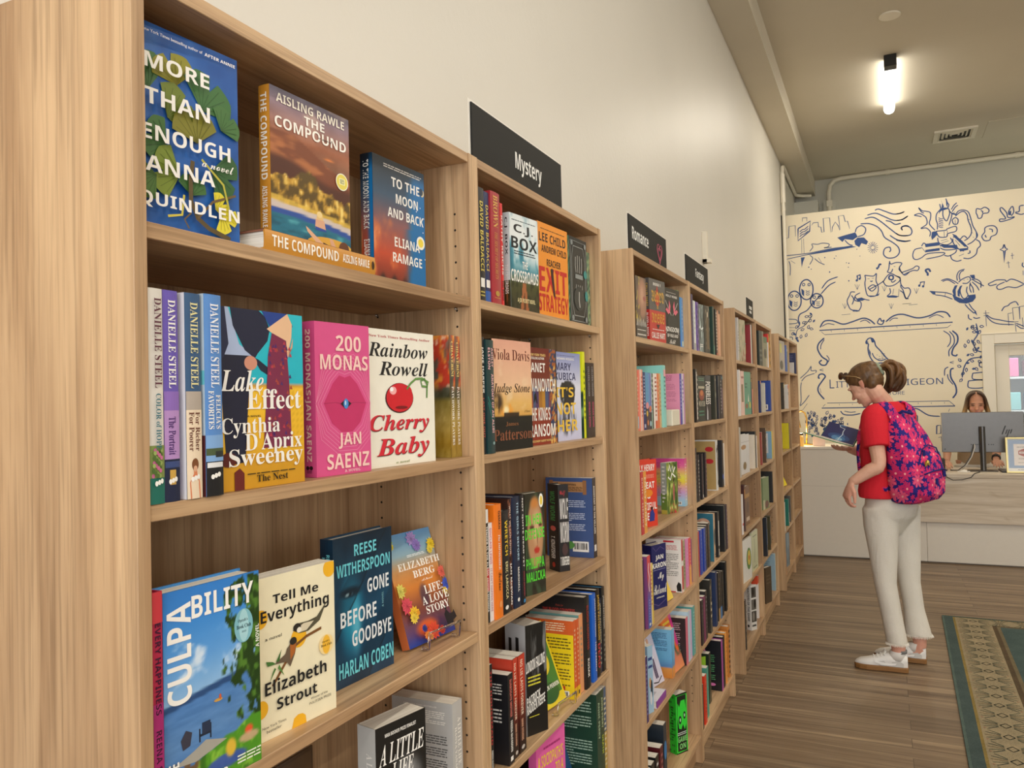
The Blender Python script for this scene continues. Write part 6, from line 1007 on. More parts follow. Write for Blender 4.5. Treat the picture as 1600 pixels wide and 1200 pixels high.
# ================================================================ the mural: blue line drawing painted on the partition
MURAL = """l198 -128,1674 22,0 5,67 34,1 0,-63
l198 -27,1760 1,21 24,-1 -1,-22
l198 22,1732 9,14 26,0 1,-26 13,-4 4,-30 12,1 -2,78 34,-1 4,-84
l198 129,1682 3,27 16,28 16,-25 6,-26
l198 172,1690 -6,79 27,0 7,-36 12,1 10,-44
l0148 -52,1722 68,36 -6,-58 -64,-48 2,70
l198 -34,1659 -2,-81
l198 -24,1662 0,-86
s098 -44,1702 16,12 12,1 20,16
s098 -44,1688 15,12 13,2 20,15
s098 -45,1674 15,12 14,3 20,15
f00 -130,1548 122,16 134,8 126,12 -30,10 -96,-8 -124,-16 -110,-15
s1107 -132,1572 134,2 124,14 109,0
s090 -108,1539 7,-31 -3,-54
l090 -96,1540 22,-18
f00 -42,1553 22,0 -12,-29 -7,-30
s198 6,1583 18,23 -4,19 30,-5 26,4 34,-8 -4,-16 -22,-4 42,0
s198 6,1562 16,-20 -18,-35
s198 31,1541 25,-25 29,-17
l198 52,1544 16,-30
f00 156,1647 40,9 54,10 12,-26 -26,-16 -41,10 -13,-15
s0115 250,1666 9,24 25,10 20,-20 -10,-30 -32,-10
f00 244,1619 17,16 33,-3 20,-25 -9,-17 -25,12 -12,-22 -20,16
s0107 194,1629 20,-25 21,-11
l0123 345,1570 19,-2
l0123 344,1566 18,-11
l0123 342,1563 14,-18
l0123 340,1562 6,-24
l0123 336,1561 0,-24
l0123 334,1562 -9,-21
l0123 331,1564 -15,-15
l0123 329,1568 -18,-8
l0123 328,1572 -18,2
l0123 330,1575 -18,11
l0123 332,1578 -14,18
l0123 334,1580 -6,22
l0123 337,1580 1,24
l0123 340,1580 8,20
l0123 342,1577 15,15
l0123 344,1574 18,6
f00 202,1499 -2,-2 -2,-1 -1,2 -1,2 1,1 2,1 1,-1
f00 214,1496 0,-3 -3,-1 -3,2 0,2 1,2 2,1 3,-1
f00 211,1473 -1,-2 -2,-1 -2,2 0,2 0,2 2,0 2,-1
f00 113,1455 -1,-3 -3,-1 -3,1 0,4 0,2 3,2 3,-2
f00 90,1540 -2,-3 -2,-1 -2,2 -1,2 1,3 2,1 3,-2
f00 140,1530 -1,-2 -2,-1 -2,1 -1,2 1,3 2,1 2,-2
f00 148,1543 0,-2 -2,-1 -2,2 -1,2 1,1 2,1 2,-1
f00 258,1570 -2,-2 -1,0 -2,0 -1,2 2,2 1,1 2,-1
f00 272,1530 0,-2 -2,0 -2,1 0,1 0,2 2,0 2,0
f00 212,1396 -2,-3 -2,-1 -3,2 -1,2 2,4 2,0 2,-1
f00 2,1493 0,-3 -3,0 -3,1 0,3 1,2 2,1 3,-1
f00 14,1480 0,-2 -2,0 -2,1 -1,2 1,2 2,1 2,-2
s0123 354,1777 18,5 32,-16 39,-20 32,-2 26,8
s0123 314,1755 42,6 39,-21 47,-28 40,-4 36,18
s0123 300,1736 42,4 40,-29 50,-51 39,-35 47,-7
s0123 406,1714 24,-9 23,-18 28,3
s0123 278,1710 43,-3 40,-21 23,-29 15,-37 39,-32 26,-29 4,-31 -21,-22 -36,-1 -21,22 7,31 24,6 5,-18 -8,-8
s0123 424,1630 34,-28 40,-13 19,0
s0123 488,1650 -4,18 20,6 16,-6
s0123 459,1744 24,1 18,7
s0123 458,1708 32,1 28,17
l0123 457,1684 24,4
s0123 488,1650 -6,14 18,8 24,-9 10,-23 -8,-19 -28,-3 -27,7 -15,13
s0123 454,1600 40,-13 33,3
f00 362,1452 -2,-4 -5,-2 -4,2 -2,5 2,5 5,1 4,-3
f00 256,1394 -2,-4 -5,-2 -5,2 -1,6 2,4 5,2 4,-2
f00 270,1402 -2,-4 -4,-2 -4,2 -2,5 2,5 4,2 4,-3
f00 608,1394 -2,-5 -4,-1 -4,2 -2,4 2,5 4,1 4,-2
f00 565,1338 -1,-4 -5,-2 -4,2 -1,6 2,4 4,2 4,-3
f00 584,1332 -2,-4 -4,-2 -4,2 -2,6 2,4 4,2 4,-3
s0180 360,1454 8,20 8,-4
l0180 254,1396 -2,24 14,5 4,-21
s0197 606,1396 -13,23 15,5 8,-16
l0148 564,1341 2,15 19,2 -3,-23
s0107 570,1765 18,-20 16,-4 22,-11 0,-31 -6,-30 26,-38
s0107 547,1726 25,6 20,-12 14,-18 1,-32 -29,-20 26,-1 19,-24 -5,-25
s0107 570,1765 14,-26 12,-8
s0107 547,1726 21,-7 16,-6
s0107 672,1772 5,-23 7,-7
s0107 702,1798 6,-22 7,-14 -4,-17
s0107 726,1734 12,20 15,14
s0107 729,1721 16,24 13,9
l0107 725,1712 19,9
s0107 688,1744 23,-2 7,-24 -9,-30 -8,-12 -11,15 -5,23 3,30
s0107 676,1742 -19,-21 -5,-29 6,-28 -2,-30
s0107 714,1727 14,-19 -16,-58
s0107 650,1626 46,0 8,7 39,9 1,-26 -38,-9 -8,-17 -34,4 -14,32
l0107 688,1622 0,-30
l0107 703,1624 1,-30
s0107 656,1591 7,-31 37,-13 24,15 -8,22
l0107 671,1572 31,5
l0107 674,1560 34,8
s0107 744,1702 15,20 23,3 22,-13 10,-32 9,-44 13,-31 6,-27 -22,-27 -26,-14
s0107 743,1696 23,18 19,2 14,-21 3,-26 13,-45 -1,-30 -16,-24 -18,-10
s0107 728,1587 26,-11 28,-34 16,-23
s0107 728,1578 2,-26 22,-32 26,-16
l0107 739,1568 21,-32
s0107 666,1542 20,6 52,-18 6,-10 -52,0 -26,14
s0107 728,1678 15,11 13,-13 -5,-22 -17,2 -6,22
l0107 742,1678 0,-24
s0107 578,1552 10,16 10,-6
l0107 578,1547 18,-30
s0107 578,1543 -32,-5 -12,-26 3,-22 15,-8 24,8 32,19 76,-3 -16,-16 -73,-10
s0107 684,1492 22,-6 30,14 8,16
s0107 714,1490 6,-23 22,-13 23,4
s0107 773,1468 29,-5 30,19 8,28 14,16 -4,22 -15,12
s0107 804,1506 1,-13 -11,-3
l0107 754,1481 23,9
s0107 762,1570 18,16 15,-15
s082 664,1698 13,-8 9,2
s082 664,1689 12,-8 10,1
s082 663,1680 13,-8 10,0
s082 663,1670 13,-8 10,1
s082 662,1660 14,-8 9,2
s082 662,1651 13,-8 9,1
l098 804,1673 7,-5
l098 808,1648 6,-4
l098 812,1624 6,-4
l098 817,1600 5,-4
l098 822,1576 4,-4
f00 678,1794 6,-20 -4,-26 8,0 4,8
f00 702,1798 8,-27 -1,-26 -6,18
f00 671,1744 21,6 22,-4 -7,-7 -31,-7 -10,-16
f00 594,1563 69,3 3,-18 -69,-3
f00 595,1530 69,4 0,-14 -68,-3
f00 630,1624 16,3 11,-19 -16,-16 -12,-11 -3,17
f00 756,1520 40,0 2,-10 -39,-6
f00 725,1604 19,-10 46,-65 -8,-3 -46,56
f00 662,1551 38,-6 46,-3 6,-26 -30,12 -38,4
f00 721,1718 23,-6 1,-10 -17,6
f00 835,1605 7,-22 -7,-21 1,22
s0107 840,1702 4,22 18,-5 19,8 18,-15 -5,-16 -22,-2 -8,-20 -14,-2 -5,17 -5,13
s0107 864,1580 12,16 2,21 18,9 25,-4 12,-20 -6,-24 -22,-10 -8,-17 -22,-1 -12,18 1,12
s0107 862,1712 9,-7 -3,-8
s0107 896,1610 14,-5 1,-15
s0107 878,1581 2,-11 5,-2
s0107 950,1714 10,-1 18,-27 6,-26 28,0 -18,-10 -44,-8 -2,14 25,0 -21,41 -2,17
s0107 988,1672 0,20 17,24 5,-30 -12,-20
s0107 1016,1684 18,2 3,26 19,3
s0107 1016,1680 25,-11 14,3
s0107 1041,1418 -3,-16 8,-9
l0107 1040,1376 0,-24
f00 990,1671 0,19 9,5 -1,-25
l0123 961,1521 5,-19 10,-8 -11,-7 -7,-61 0,60 -16,10 13,6 6,19
l0115 995,1473 1,-33
l0115 989,1459 15,1
l0115 976,1431 3,-36
l0115 968,1422 16,0
s0123 64,1364 35,42 53,18
s0123 58,1332 44,46 37,18
s0123 58,1327 -44,-43 -32,-38 -40,-21 -9,-31 6,-24 -12,-22
s0139 18,1362 -4,-24 -10,-20 -16,-10 -16,2 -14,12 -10,21 -3,25 5,26 10,18 16,10 16,-1 14,-13 10,-20 2,-26
s090 -25,1395 -3,-5 -6,-2 -4,5 0,7 5,3 5,-2 3,-6
s090 4,1392 -2,-5 -6,-1 -5,4 1,7 4,3 6,-2 2,-6
f00 -46,1374 16,-14 -2,-34 -12,16
s182 -22,1360 11,-6 11,4
s182 -22,1350 10,-6 12,4
s182 -22,1340 10,-7 12,5
s0139 -48,1303 -4,-23 -12,-19 -15,-10 -17,1 -14,12 -10,20 -2,25 4,24 11,19 15,9 16,-1 15,-12 10,-20 3,-25
s090 -92,1334 -3,-5 -6,-1 -5,4 0,7 6,3 5,-2 3,-6
s090 -62,1332 -4,-6 -6,0 -4,4 0,6 5,4 6,-2 3,-6
f00 -113,1314 17,-12 -4,-34 -12,15
s182 -89,1301 11,-7 11,5
s182 -90,1290 12,-6 10,5
s182 -90,1280 11,-6 11,4
s0139 70,1294 -4,-18 -10,-13 -14,-7 -15,1 -13,9 -10,15 -2,19 4,17 10,13 14,8 14,-2 14,-9 9,-15 3,-18
s090 30,1318 -3,-6 -6,0 -5,4 0,6 6,4 5,-2 3,-6
s090 57,1316 -3,-6 -6,-1 -4,5 0,6 5,4 5,-2 3,-6
f00 10,1303 16,-9 -3,-26 -12,12
s182 32,1293 10,-5 10,3
s182 32,1282 10,-4 10,3
s182 32,1272 10,-4 10,3
s198 -130,1202 50,-6 4,-20 -53,-2
l198 -130,1154 44,-4
l198 -130,1134 44,0
s198 -128,1095 23,1 3,-16
s198 10,1216 -26,-36 -26,-26 -31,-16 -10,-36 3,-28
l082 -14,1213 4,-7 6,-3 10,3 -7,8 -6,2 -7,-3
f00 10,1216 -2,8 -4,5 -10,3 3,-11 5,-5 8,0
l082 -32,1210 7,-6 6,0 8,6 -9,6 -6,-1 -6,-5
l082 -46,1171 8,-1 6,3 4,9 -10,1 -6,-4 -2,-8
l082 -11,1178 8,0 5,4 2,10 -10,-1 -4,-5 -1,-8
f00 10,1174 8,2 4,4 2,10 -9,-2 -4,-6 -1,-8
l082 -16,1139 6,5 2,6 -2,10 -8,-6 -2,-7 4,-8
l082 -56,1132 8,-2 6,2 6,8 -10,2 -6,-2 -4,-8
l082 -8,1141 4,-7 6,-2 10,2 -6,8 -6,2 -8,-3
l082 -82,1144 7,4 3,6 -3,10 -7,-6 -2,-6 2,-8
f00 -83,1106 -1,8 -5,6 -11,0 4,-10 5,-4 8,0
l082 -31,1094 7,4 2,6 -1,10 -8,-6 -3,-6 3,-8
l082 -58,1086 6,6 2,6 -4,10 -7,-8 -1,-6 4,-8
l082 -105,1108 8,2 3,6 1,10 -9,-4 -4,-6 1,-8
f00 -71,1064 3,8 -2,6 -7,8 -3,-10 2,-7 7,-5
f00 -64,1166 6,6 0,6 -6,10 -6,-10 2,-6 4,-6
l082 -33,1164 7,2 4,6 0,10 -10,-4 -2,-6 1,-8
f00 -88,1084 8,-2 6,3 4,9 -10,1 -6,-3 -2,-8
s0107 239,1330 -21,2 -8,-17 -14,-31 7,-32 12,-19 33,-11 17,21 1,27 -16,14 -12,24 26,16
s0107 218,1314 12,-24 -10,-30
s0107 238,1308 -4,-22 24,-11
s0107 266,1296 24,-12 21,-6
s0107 291,1420 3,-22 -4,-27 6,-50 12,-19 32,-2 15,21 1,35 -9,28 3,40 -14,-12 -28,4 -17,4
s0107 309,1338 53,26 29,20
l0107 304,1399 11,-1
l0107 327,1399 10,0
s0107 318,1386 6,-4 6,4
s0107 305,1348 19,-20 22,20 -16,15 -25,-15
s0107 383,1376 21,30 20,11 24,-15 19,-11 -5,-21 -32,-20 -32,2 -15,24
s0107 414,1338 3,-26 -17,-17
l0107 434,1332 -6,-30
l0107 461,1330 -5,-40
s0107 470,1351 0,-13 10,-18 11,-41 15,-8
s0107 423,1378 7,-10 17,12
s0107 418,1488 6,-18 26,6 28,-6 -9,-18 -5,-16 16,-20
s0107 418,1484 -5,-40 -7,-16 18,-4 9,19
l0107 438,1454 8,1
s0107 472,1417 56,17 20,13 14,-8 -8,-17 -23,2 -47,-19
s0107 465,1453 7,-27 19,-24 24,16
s0107 448,1402 19,-16 3,-30 15,-24 23,-2 8,-22 -14,-30 -11,-4 -11,32 -16,14
f00 242,1292 24,4 24,-12 -16,-6 -24,2
f00 224,1232 24,-4 12,-8 -37,1
f00 298,1306 42,-4 24,12 -8,-14 -40,-5
f00 396,1295 32,2 32,-9 -16,-6 -40,4
s0164 434,1394 -2,-7 -6,-4 -6,1 -6,4 -2,8 3,7 5,4 8,-1 5,-4 1,-8
l190 182,1240 -11,30
l190 182,1240 1,30
l190 182,1240 13,28
l190 250,1343 -12,31
l190 250,1343 0,29
l190 250,1343 12,28
l190 387,1322 -11,30
l190 387,1322 1,30
l190 387,1322 13,28
l190 418,1222 -10,30
l190 418,1222 1,30
l190 418,1222 12,28
l190 544,1296 -10,30
l190 544,1296 2,29
l190 544,1296 12,28
l198 164,1207 46,1
l198 474,1245 43,0
l198 474,1245 43,0
l198 505,1237 43,1
s0148 48,1142 23,34 43,1 55,-23 49,10 55,16 35,-12 26,-26
s090 58,1148 31,14 37,-9
s090 258,1161 27,8 26,-21
s0123 347,1155 13,19 8,-17 12,5 -10,-22 -20,5 -3,10
s0148 388,1152 39,30 47,6 68,-24 57,6 45,19 39,-6 19,-27
s090 406,1154 20,15 24,-1
s090 598,1158 40,16 33,-18
s0156 69,1082 -31,-31 -6,-33 20,-42 28,-24 -8,-24 -22,0 -12,16 14,12
s098 69,1073 -18,-29 -4,-27
s090 77,982 13,-20 -5,-20
s0156 58,732 -28,38 -2,33 26,39 13,20 -12,14 -19,-3 -6,-17 8,-3
l090 36,796 6,-27
s0156 708,1084 23,-27 -1,-37 -20,-31 -7,-31 17,-10 8,8
s0107 694,1082 20,-30 0,-38 -24,-36 -1,-32
s098 666,1086 30,-27 1,-38 -15,-24
s0156 709,882 -14,-6 -3,-24 4,-26 18,-38 2,-38 -18,-28
s0107 664,843 3,35 17,12
s098 678,852 4,-26 21,-32
s0123 141,664 17,-20 43,-4 43,8
s082 160,663 30,-7 30,2
s0123 485,666 41,3 54,-36 56,-7
l098 676,650 6,16
l0262 44,1126 668,3
l0148 72,1100 614,2
l098 54,1118 18,-18
l0115 686,1102 17,14
l0148 72,710 609,-2
l0246 42,682 666,-2
l0107 49,690 13,14
l0123 681,708 27,-28
l082 106,1124 2,-12
l082 136,704 0,-8
l082 176,1124 0,-11
l082 204,704 0,-8
l082 244,1124 0,-11
l082 272,704 0,-8
l082 311,1124 1,-10
l082 338,704 0,-8
l082 377,1124 1,-10
l082 404,704 0,-9
l082 442,1124 2,-10
l082 469,704 0,-9
l082 507,1124 1,-10
l082 534,703 -1,-9
l082 572,1125 0,-11
l082 596,702 0,-8
l082 634,1125 1,-11
l082 659,702 0,-8
l098 37,900 21,7
l098 37,900 22,-1
l098 37,900 21,-8
l098 690,914 20,7
l098 690,914 20,0
l098 690,914 19,-8
s0131 298,1037 -12,1 0,12 14,16 17,-1 11,-17 6,-26 22,-28 28,-40 18,-17
s0131 298,1036 -4,-32 8,-40 22,-34 30,-4 36,2 12,9
l0115 402,937 45,-28 5,-29 -34,14 -28,34
s0107 314,984 12,-27 28,-18 30,9
f00 308,1066 12,-4 7,-20 -13,0
f00 286,1038 2,16 10,-10
f00 407,932 40,-26 4,-23 -36,27
f00 298,1010 8,-20 2,-26 -8,20
l090 368,953 6,-3
l090 360,949 6,-3
l090 362,954 6,-4
l090 342,947 6,-3
l090 372,978 6,-4
l090 361,956 6,-3
l090 348,964 6,-3
l090 348,949 6,-3
l090 349,952 6,-3
l090 342,951 6,-3
l090 368,966 6,-4
l090 352,949 6,-3
l090 360,966 6,-4
l090 336,973 6,-3
l090 360,978 5,-4
l090 369,974 6,-4
s0123 820,1116 6,-56 -22,-44 20,-47 49,-8
s0123 872,938 -44,-3 -44,-9 -26,-39 -12,-57
l090 810,1106 -8,0 -4,-3 -4,-9 10,0 4,4 2,8
l090 824,1090 -7,4 -5,-2 -6,-8 9,-3 5,3 4,6
l090 836,1098 6,-6 5,0 8,4 -7,7 -6,0 -6,-5
l090 798,1101 -1,-9 3,-5 8,-4 0,11 -4,4 -6,3
f00 774,1080 7,3 3,5 -1,10 -8,-4 -2,-6 1,-8
l090 801,1072 5,-6 6,-1 8,5 -7,6 -5,0 -7,-4
f00 814,1077 0,-8 4,-5 9,-2 -2,10 -5,4 -6,1
l090 838,1078 -6,-4 -2,-5 1,-11 7,6 2,6 -2,8
f00 857,1058 -7,0 -5,-4 -3,-10 9,2 4,4 2,8
f00 798,1032 -4,-6 0,-6 4,-9 5,9 -1,6 -4,6
l090 822,1026 0,-8 2,-6 8,-4 0,10 -4,6 -6,2
l090 782,1011 4,7 0,6 -4,8 -6,-8 1,-7 5,-6
l090 814,1000 -1,9 -3,5 -10,2 2,-10 4,-4 8,-2
f00 830,991 -6,-2 -4,-5 0,-10 8,4 3,5 -1,8
l090 766,989 4,7 0,6 -6,8 -4,-9 1,-6 5,-6
l090 800,976 8,-2 4,2 6,8 -10,2 -4,-3 -4,-7
l090 820,964 -4,6 -5,4 -9,-2 6,-9 4,-2 8,3
l090 854,978 2,8 -1,6 -7,7 -2,-10 2,-6 6,-5
l090 865,1006 -1,8 -4,5 -10,1 4,-10 4,-4 7,0
l090 855,1004 -3,7 -6,3 -8,-3 5,-8 5,-1 7,2
l090 804,948 -4,6 -5,2 -9,-2 6,-8 6,-2 6,4
f00 838,946 -6,-4 -2,-6 2,-10 7,6 1,6 -2,8
l090 862,928 3,7 -1,7 -7,6 -3,-10 2,-6 6,-4
f00 770,944 7,-1 5,3 2,10 -8,0 -4,-4 -2,-8
f00 784,908 -7,4 -5,0 -7,-7 8,-4 5,1 6,6
l090 803,914 -3,6 -6,4 -8,-2 5,-9 5,-2 7,3
l090 823,918 1,-8 4,-4 8,-2 -2,10 -4,4 -7,0
l090 744,916 0,8 -4,6 -8,2 1,-10 4,-4 7,-2
l090 743,888 -3,7 -6,3 -8,-2 4,-9 6,-2 7,3
l090 768,881 -6,-7 0,-6 4,-8 6,8 0,6 -4,7
l090 757,858 -7,0 -5,-4 -3,-10 10,2 4,4 1,8
l090 746,825 -7,-3 -4,-4 -1,-10 9,3 3,5 0,9
f00 792,874 6,-4 6,0 6,7 -8,5 -5,-2 -5,-6
l090 810,882 -2,-8 4,-6 8,-4 0,10 -4,6 -6,2
s0107 828,906 48,5 2,-29 -46,2 -4,22
s0107 796,852 80,2 -3,-34 -75,0 -2,32
s0107 775,812 67,1 3,-37 -69,0 -1,36
s0107 878,809 -25,-5 -1,-24 26,-2
s0107 837,765 39,2 2,-25 -27,-6
s0103 664,1356 30,8 30,-14 22,-18
s0103 671,1351 27,6 33,-24
s0103 742,1349 -2,26 12,25 26,8
s0103 754,1352 -3,22 8,20 15,8
s0103 746,1340 19,16 30,10 7,-18 -16,-16 -22,2
l0103 769,1351 7,-3
l0103 786,1354 7,-1
s0103 806,1348 22,2 21,-19 -1,-29
s0103 798,1331 14,-27 2,-26
s0103 809,1338 21,-26 10,-23
s0103 802,1335 -5,-29 7,-26
s0103 813,1347 33,-24 17,-13
s0103 760,1322 -8,-30 10,-35 14,-5 12,16 -6,22 4,25
s0103 608,1304 31,-6 45,-8 30,-12
s0103 634,1282 42,-10 40,-20
l0103 684,1290 -4,-18
s0103 772,1222 14,-22 28,-32
s0103 790,1225 14,-27 18,-22
s0103 786,1166 2,-22 14,-8
s0103 808,1149 13,-7 19,3
s0103 882,1320 18,8 22,9 36,-3 7,-9 21,11 28,-11 28,-19
s0103 882,1320 10,-10 30,6
s0103 958,1324 -34,-16 0,-18 18,-3 29,10 35,-7 36,14
s0103 869,1158 25,-21 36,-11 34,-10 29,-4
s0103 868,1152 25,-32 35,-15 64,-7
s0103 1000,1104 18,-9 16,-9
s0103 1000,1096 20,-18 14,-2
s0103 938,1172 12,20 18,7 11,11 23,7 12,-21
f00 799,1374 23,0 2,-20 -14,0
f00 721,1274 -5,22 12,28 14,2 -10,-24 0,-34
f00 740,1268 0,25 13,27 11,2 -12,-26 -3,-34
f00 714,1280 22,-16 29,-16 23,7 2,13 32,2 2,-18 -15,-20 -30,-8 -33,6 -22,18
f00 606,1306 29,-10 1,-14 -13,4
f00 811,1176 11,4 5,-24
l0123 866,1181 1,-83
l0123 856,1167 26,0
l0123 856,1154 20,1
l0123 987,1185 3,-63
l0123 987,1185 30,2 1,-63
l0123 1017,1189 21,3
l0123 966,1157 18,3
l0123 966,1157 2,-63
l0123 996,1109 4,-63
l0123 990,1112 21,0
l0123 1029,1132 2,-50
s198 -74,700 7,30 0,69 5,34
s198 -69,855 41,37 22,34
s198 -62,838 26,28 48,16
s198 -6,921 -1,-23 26,0 -3,-14
s198 -74,696 25,25 27,38
l198 -63,670 29,40
l082 -20,588 5,0 3,4 2,8 -7,-2 -3,-4 0,-6
l082 44,577 1,10 -3,7 -10,4 -1,-12 4,-6 9,-3
l082 90,582 0,8 -4,5 -8,2 1,-9 5,-4 6,-2
l082 -28,649 0,6 -2,4 -6,3 0,-7 2,-4 6,-2
l082 67,508 9,1 6,5 3,11 -11,-1 -6,-6 -1,-10
l082 56,616 6,4 2,7 -2,9 -8,-6 -1,-7 3,-7
f00 114,596 4,6 0,6 -5,8 -5,-8 1,-6 5,-6
l082 -35,594 1,8 -4,6 -9,4 0,-10 4,-6 8,-2
l082 -20,627 2,7 -2,4 -6,4 -1,-8 2,-4 5,-3
l082 60,607 6,3 2,5 -2,8 -6,-5 -2,-5 2,-6
l082 166,531 4,7 1,6 -5,7 -4,-8 0,-6 4,-6
f00 -32,592 4,4 2,6 -4,7 -4,-7 0,-4 2,-6
l082 133,576 7,7 1,7 -5,10 -7,-8 -1,-8 5,-8
l082 18,508 4,6 -1,4 -4,5 -3,-7 1,-4 3,-4
f00 -20,608 8,2 4,5 2,11 -10,-4 -4,-5 0,-9
l082 57,592 4,5 1,5 -4,7 -4,-7 0,-4 3,-6
f00 -26,612 4,8 0,8 -7,8 -5,-10 2,-8 6,-6
l082 124,600 5,4 1,6 -2,8 -6,-6 -2,-6 4,-6
f00 122,576 1,6 -2,4 -7,3 0,-7 3,-4 5,-2
f00 142,544 8,0 5,4 3,10 -9,-2 -5,-4 -2,-8
l082 100,534 7,3 3,5 0,10 -8,-5 -2,-5 0,-8
l082 56,536 3,7 -1,5 -8,6 -2,-9 2,-5 6,-4
l082 164,524 8,0 6,5 3,11 -11,-2 -4,-5 -2,-9
l082 8,582 2,6 -1,6 -7,6 -2,-10 2,-4 6,-4
l082 157,546 5,2 4,4 0,6 -6,-2 -3,-4 0,-6
f00 176,582 2,6 0,4 -3,6 -3,-6 0,-5 4,-5
l082 151,507 5,3 2,4 -2,8 -6,-5 -1,-5 2,-5
l082 8,554 6,4 2,6 -1,8 -7,-4 -2,-6 2,-8
f00 -18,574 8,0 5,4 3,10 -10,0 -5,-6 -1,-8
l082 70,546 2,10 -1,6 -9,7 -2,-11 2,-7 8,-5
l082 112,578 8,0 6,4 4,10 -10,-1 -6,-4 -2,-9
l082 -11,588 -1,8 -3,6 -9,2 1,-10 5,-4 7,-2
l082 -4,578 6,6 0,6 -4,8 -5,-8 -1,-6 4,-6
l082 160,534 6,8 2,7 -6,10 -6,-10 0,-7 4,-8
l082 120,546 8,3 4,5 0,12 -10,-5 -3,-6 1,-9
l082 94,584 8,4 3,8 -2,12 -9,-8 -2,-6 2,-10
l082 -41,586 9,4 3,6 -1,12 -10,-6 -2,-8 1,-8
l082 138,614 7,0 5,4 4,10 -10,-2 -5,-4 -1,-8
l082 154,517 0,9 -4,6 -9,4 1,-11 4,-5 8,-3
l082 0,544 4,4 2,4 -2,8 -6,-6 0,-4 2,-6
l082 -14,564 4,5 1,5 -5,6 -4,-6 0,-6 4,-4
f00 62,622 5,0 3,3 3,7 -7,-1 -3,-3 -1,-6
l082 62,530 8,4 2,6 -2,11 -8,-7 -2,-6 2,-8
f00 106,589 2,7 -1,6 -7,6 -2,-10 2,-5 6,-4
l082 -27,542 1,10 -2,6 -9,4 -1,-10 4,-6 7,-4
f00 46,554 8,2 4,6 0,12 -10,-5 -3,-6 1,-9
f00 -6,598 4,4 0,6 -4,7 -4,-7 0,-5 4,-5
l082 78,510 4,8 -1,6 -6,6 -4,-8 1,-6 6,-6
l082 53,525 3,7 -1,7 -7,7 -3,-10 2,-6 6,-5
l082 74,518 0,9 -4,5 -10,4 1,-11 5,-5 8,-2
l082 98,532 6,4 2,5 -2,9 -6,-6 -2,-5 2,-7
l082 -24,560 4,7 0,6 -5,7 -5,-8 2,-6 4,-6
l082 131,547 3,6 -1,5 -5,6 -3,-8 1,-5 5,-4
l082 9,612 6,0 3,3 3,7 -7,0 -4,-4 -1,-6
l082 42,600 2,4 -1,5 -5,5 -2,-7 1,-4 5,-3
l082 -6,588 4,9 -2,7 -8,8 -4,-12 2,-6 8,-6
f00 54,559 6,0 4,3 3,8 -8,0 -4,-4 -1,-7
l082 11,626 6,3 3,5 -2,8 -7,-4 -2,-6 2,-6
l082 132,592 8,2 4,4 0,10 -9,-3 -3,-5 0,-8
l082 138,578 8,0 6,6 2,11 -11,-3 -5,-6 0,-8
l082 106,512 8,4 4,5 0,11 -10,-5 -2,-6 0,-9
l082 160,530 6,-1 4,3 4,8 -8,0 -4,-4 -2,-6
l082 104,585 4,5 0,6 -4,6 -4,-8 1,-4 3,-5
l082 35,583 6,1 3,3 2,7 -7,-1 -3,-4 -1,-6
l082 -13,650 3,6 0,6 -6,6 -3,-8 1,-6 5,-4
l082 149,530 5,6 0,6 -5,8 -5,-8 0,-6 5,-6
l082 140,572 2,7 0,7 -8,6 -2,-10 2,-6 6,-4
l082 25,517 0,6 -3,4 -6,3 0,-8 3,-4 6,-1
l082 12,592 3,6 -1,6 -7,4 -2,-8 2,-5 5,-3
l082 10,564 2,6 0,6 -6,6 -3,-8 1,-6 6,-4
l082 -28,632 7,2 3,4 2,10 -8,-3 -4,-5 0,-8
l082 -14,576 6,2 4,4 2,8 -8,-2 -4,-4 0,-8
l082 92,586 6,-1 5,3 3,8 -8,0 -4,-4 -2,-6
l082 94,596 8,1 4,5 0,10 -8,-4 -4,-4 0,-8
l082 74,508 8,-1 6,4 4,11 -10,0 -6,-5 -2,-9
l082 48,576 0,6 -3,4 -7,2 1,-8 3,-4 6,0
f00 -17,516 8,4 3,6 -2,12 -8,-6 -3,-8 2,-8
l082 23,536 -1,6 -2,4 -8,0 2,-6 4,-4 5,0
l082 -3,632 5,3 2,4 -2,7 -5,-4 -1,-4 1,-6
l082 102,627 6,1 3,3 2,8 -7,-1 -4,-4 0,-7
l082 82,624 4,4 0,5 -3,7 -4,-6 -1,-5 4,-5
l082 156,523 6,6 2,7 -4,9 -7,-8 -1,-7 4,-7
f00 -12,581 0,6 -2,5 -6,2 0,-7 2,-4 6,-2
l082 6,646 2,6 -2,6 -7,4 -1,-8 2,-5 6,-3
l082 143,516 7,3 2,5 0,10 -8,-5 -2,-6 1,-7
l082 -6,638 8,2 4,5 2,10 -10,-3 -4,-6 0,-8
l082 41,609 5,6 0,6 -5,7 -5,-8 1,-6 4,-5
l082 130,527 6,5 2,6 -4,8 -6,-6 0,-6 2,-7
l082 123,507 2,9 -2,6 -8,6 -1,-11 2,-6 7,-4
l082 104,628 4,5 1,5 -3,7 -4,-5 -1,-6 3,-6
l082 84,554 6,4 3,7 -3,11 -7,-8 -2,-6 3,-8
l082 64,646 8,2 4,6 0,11 -10,-5 -2,-6 0,-8
l082 90,634 2,6 -2,4 -6,4 0,-8 2,-4 4,-2
l082 78,619 9,0 6,5 4,10 -11,0 -6,-6 -2,-9
l082 60,610 2,8 -2,7 -8,6 -2,-11 3,-6 7,-4
l082 16,520 6,5 1,6 -3,8 -6,-7 0,-5 2,-7
l082 115,571 5,3 2,4 -2,8 -5,-4 -1,-5 1,-6
l082 15,520 2,6 -2,5 -7,5 -1,-9 3,-5 5,-2
l082 44,576 6,0 3,3 3,7 -8,0 -4,-4 0,-6
l082 108,532 4,6 1,6 -5,8 -4,-8 0,-6 4,-6
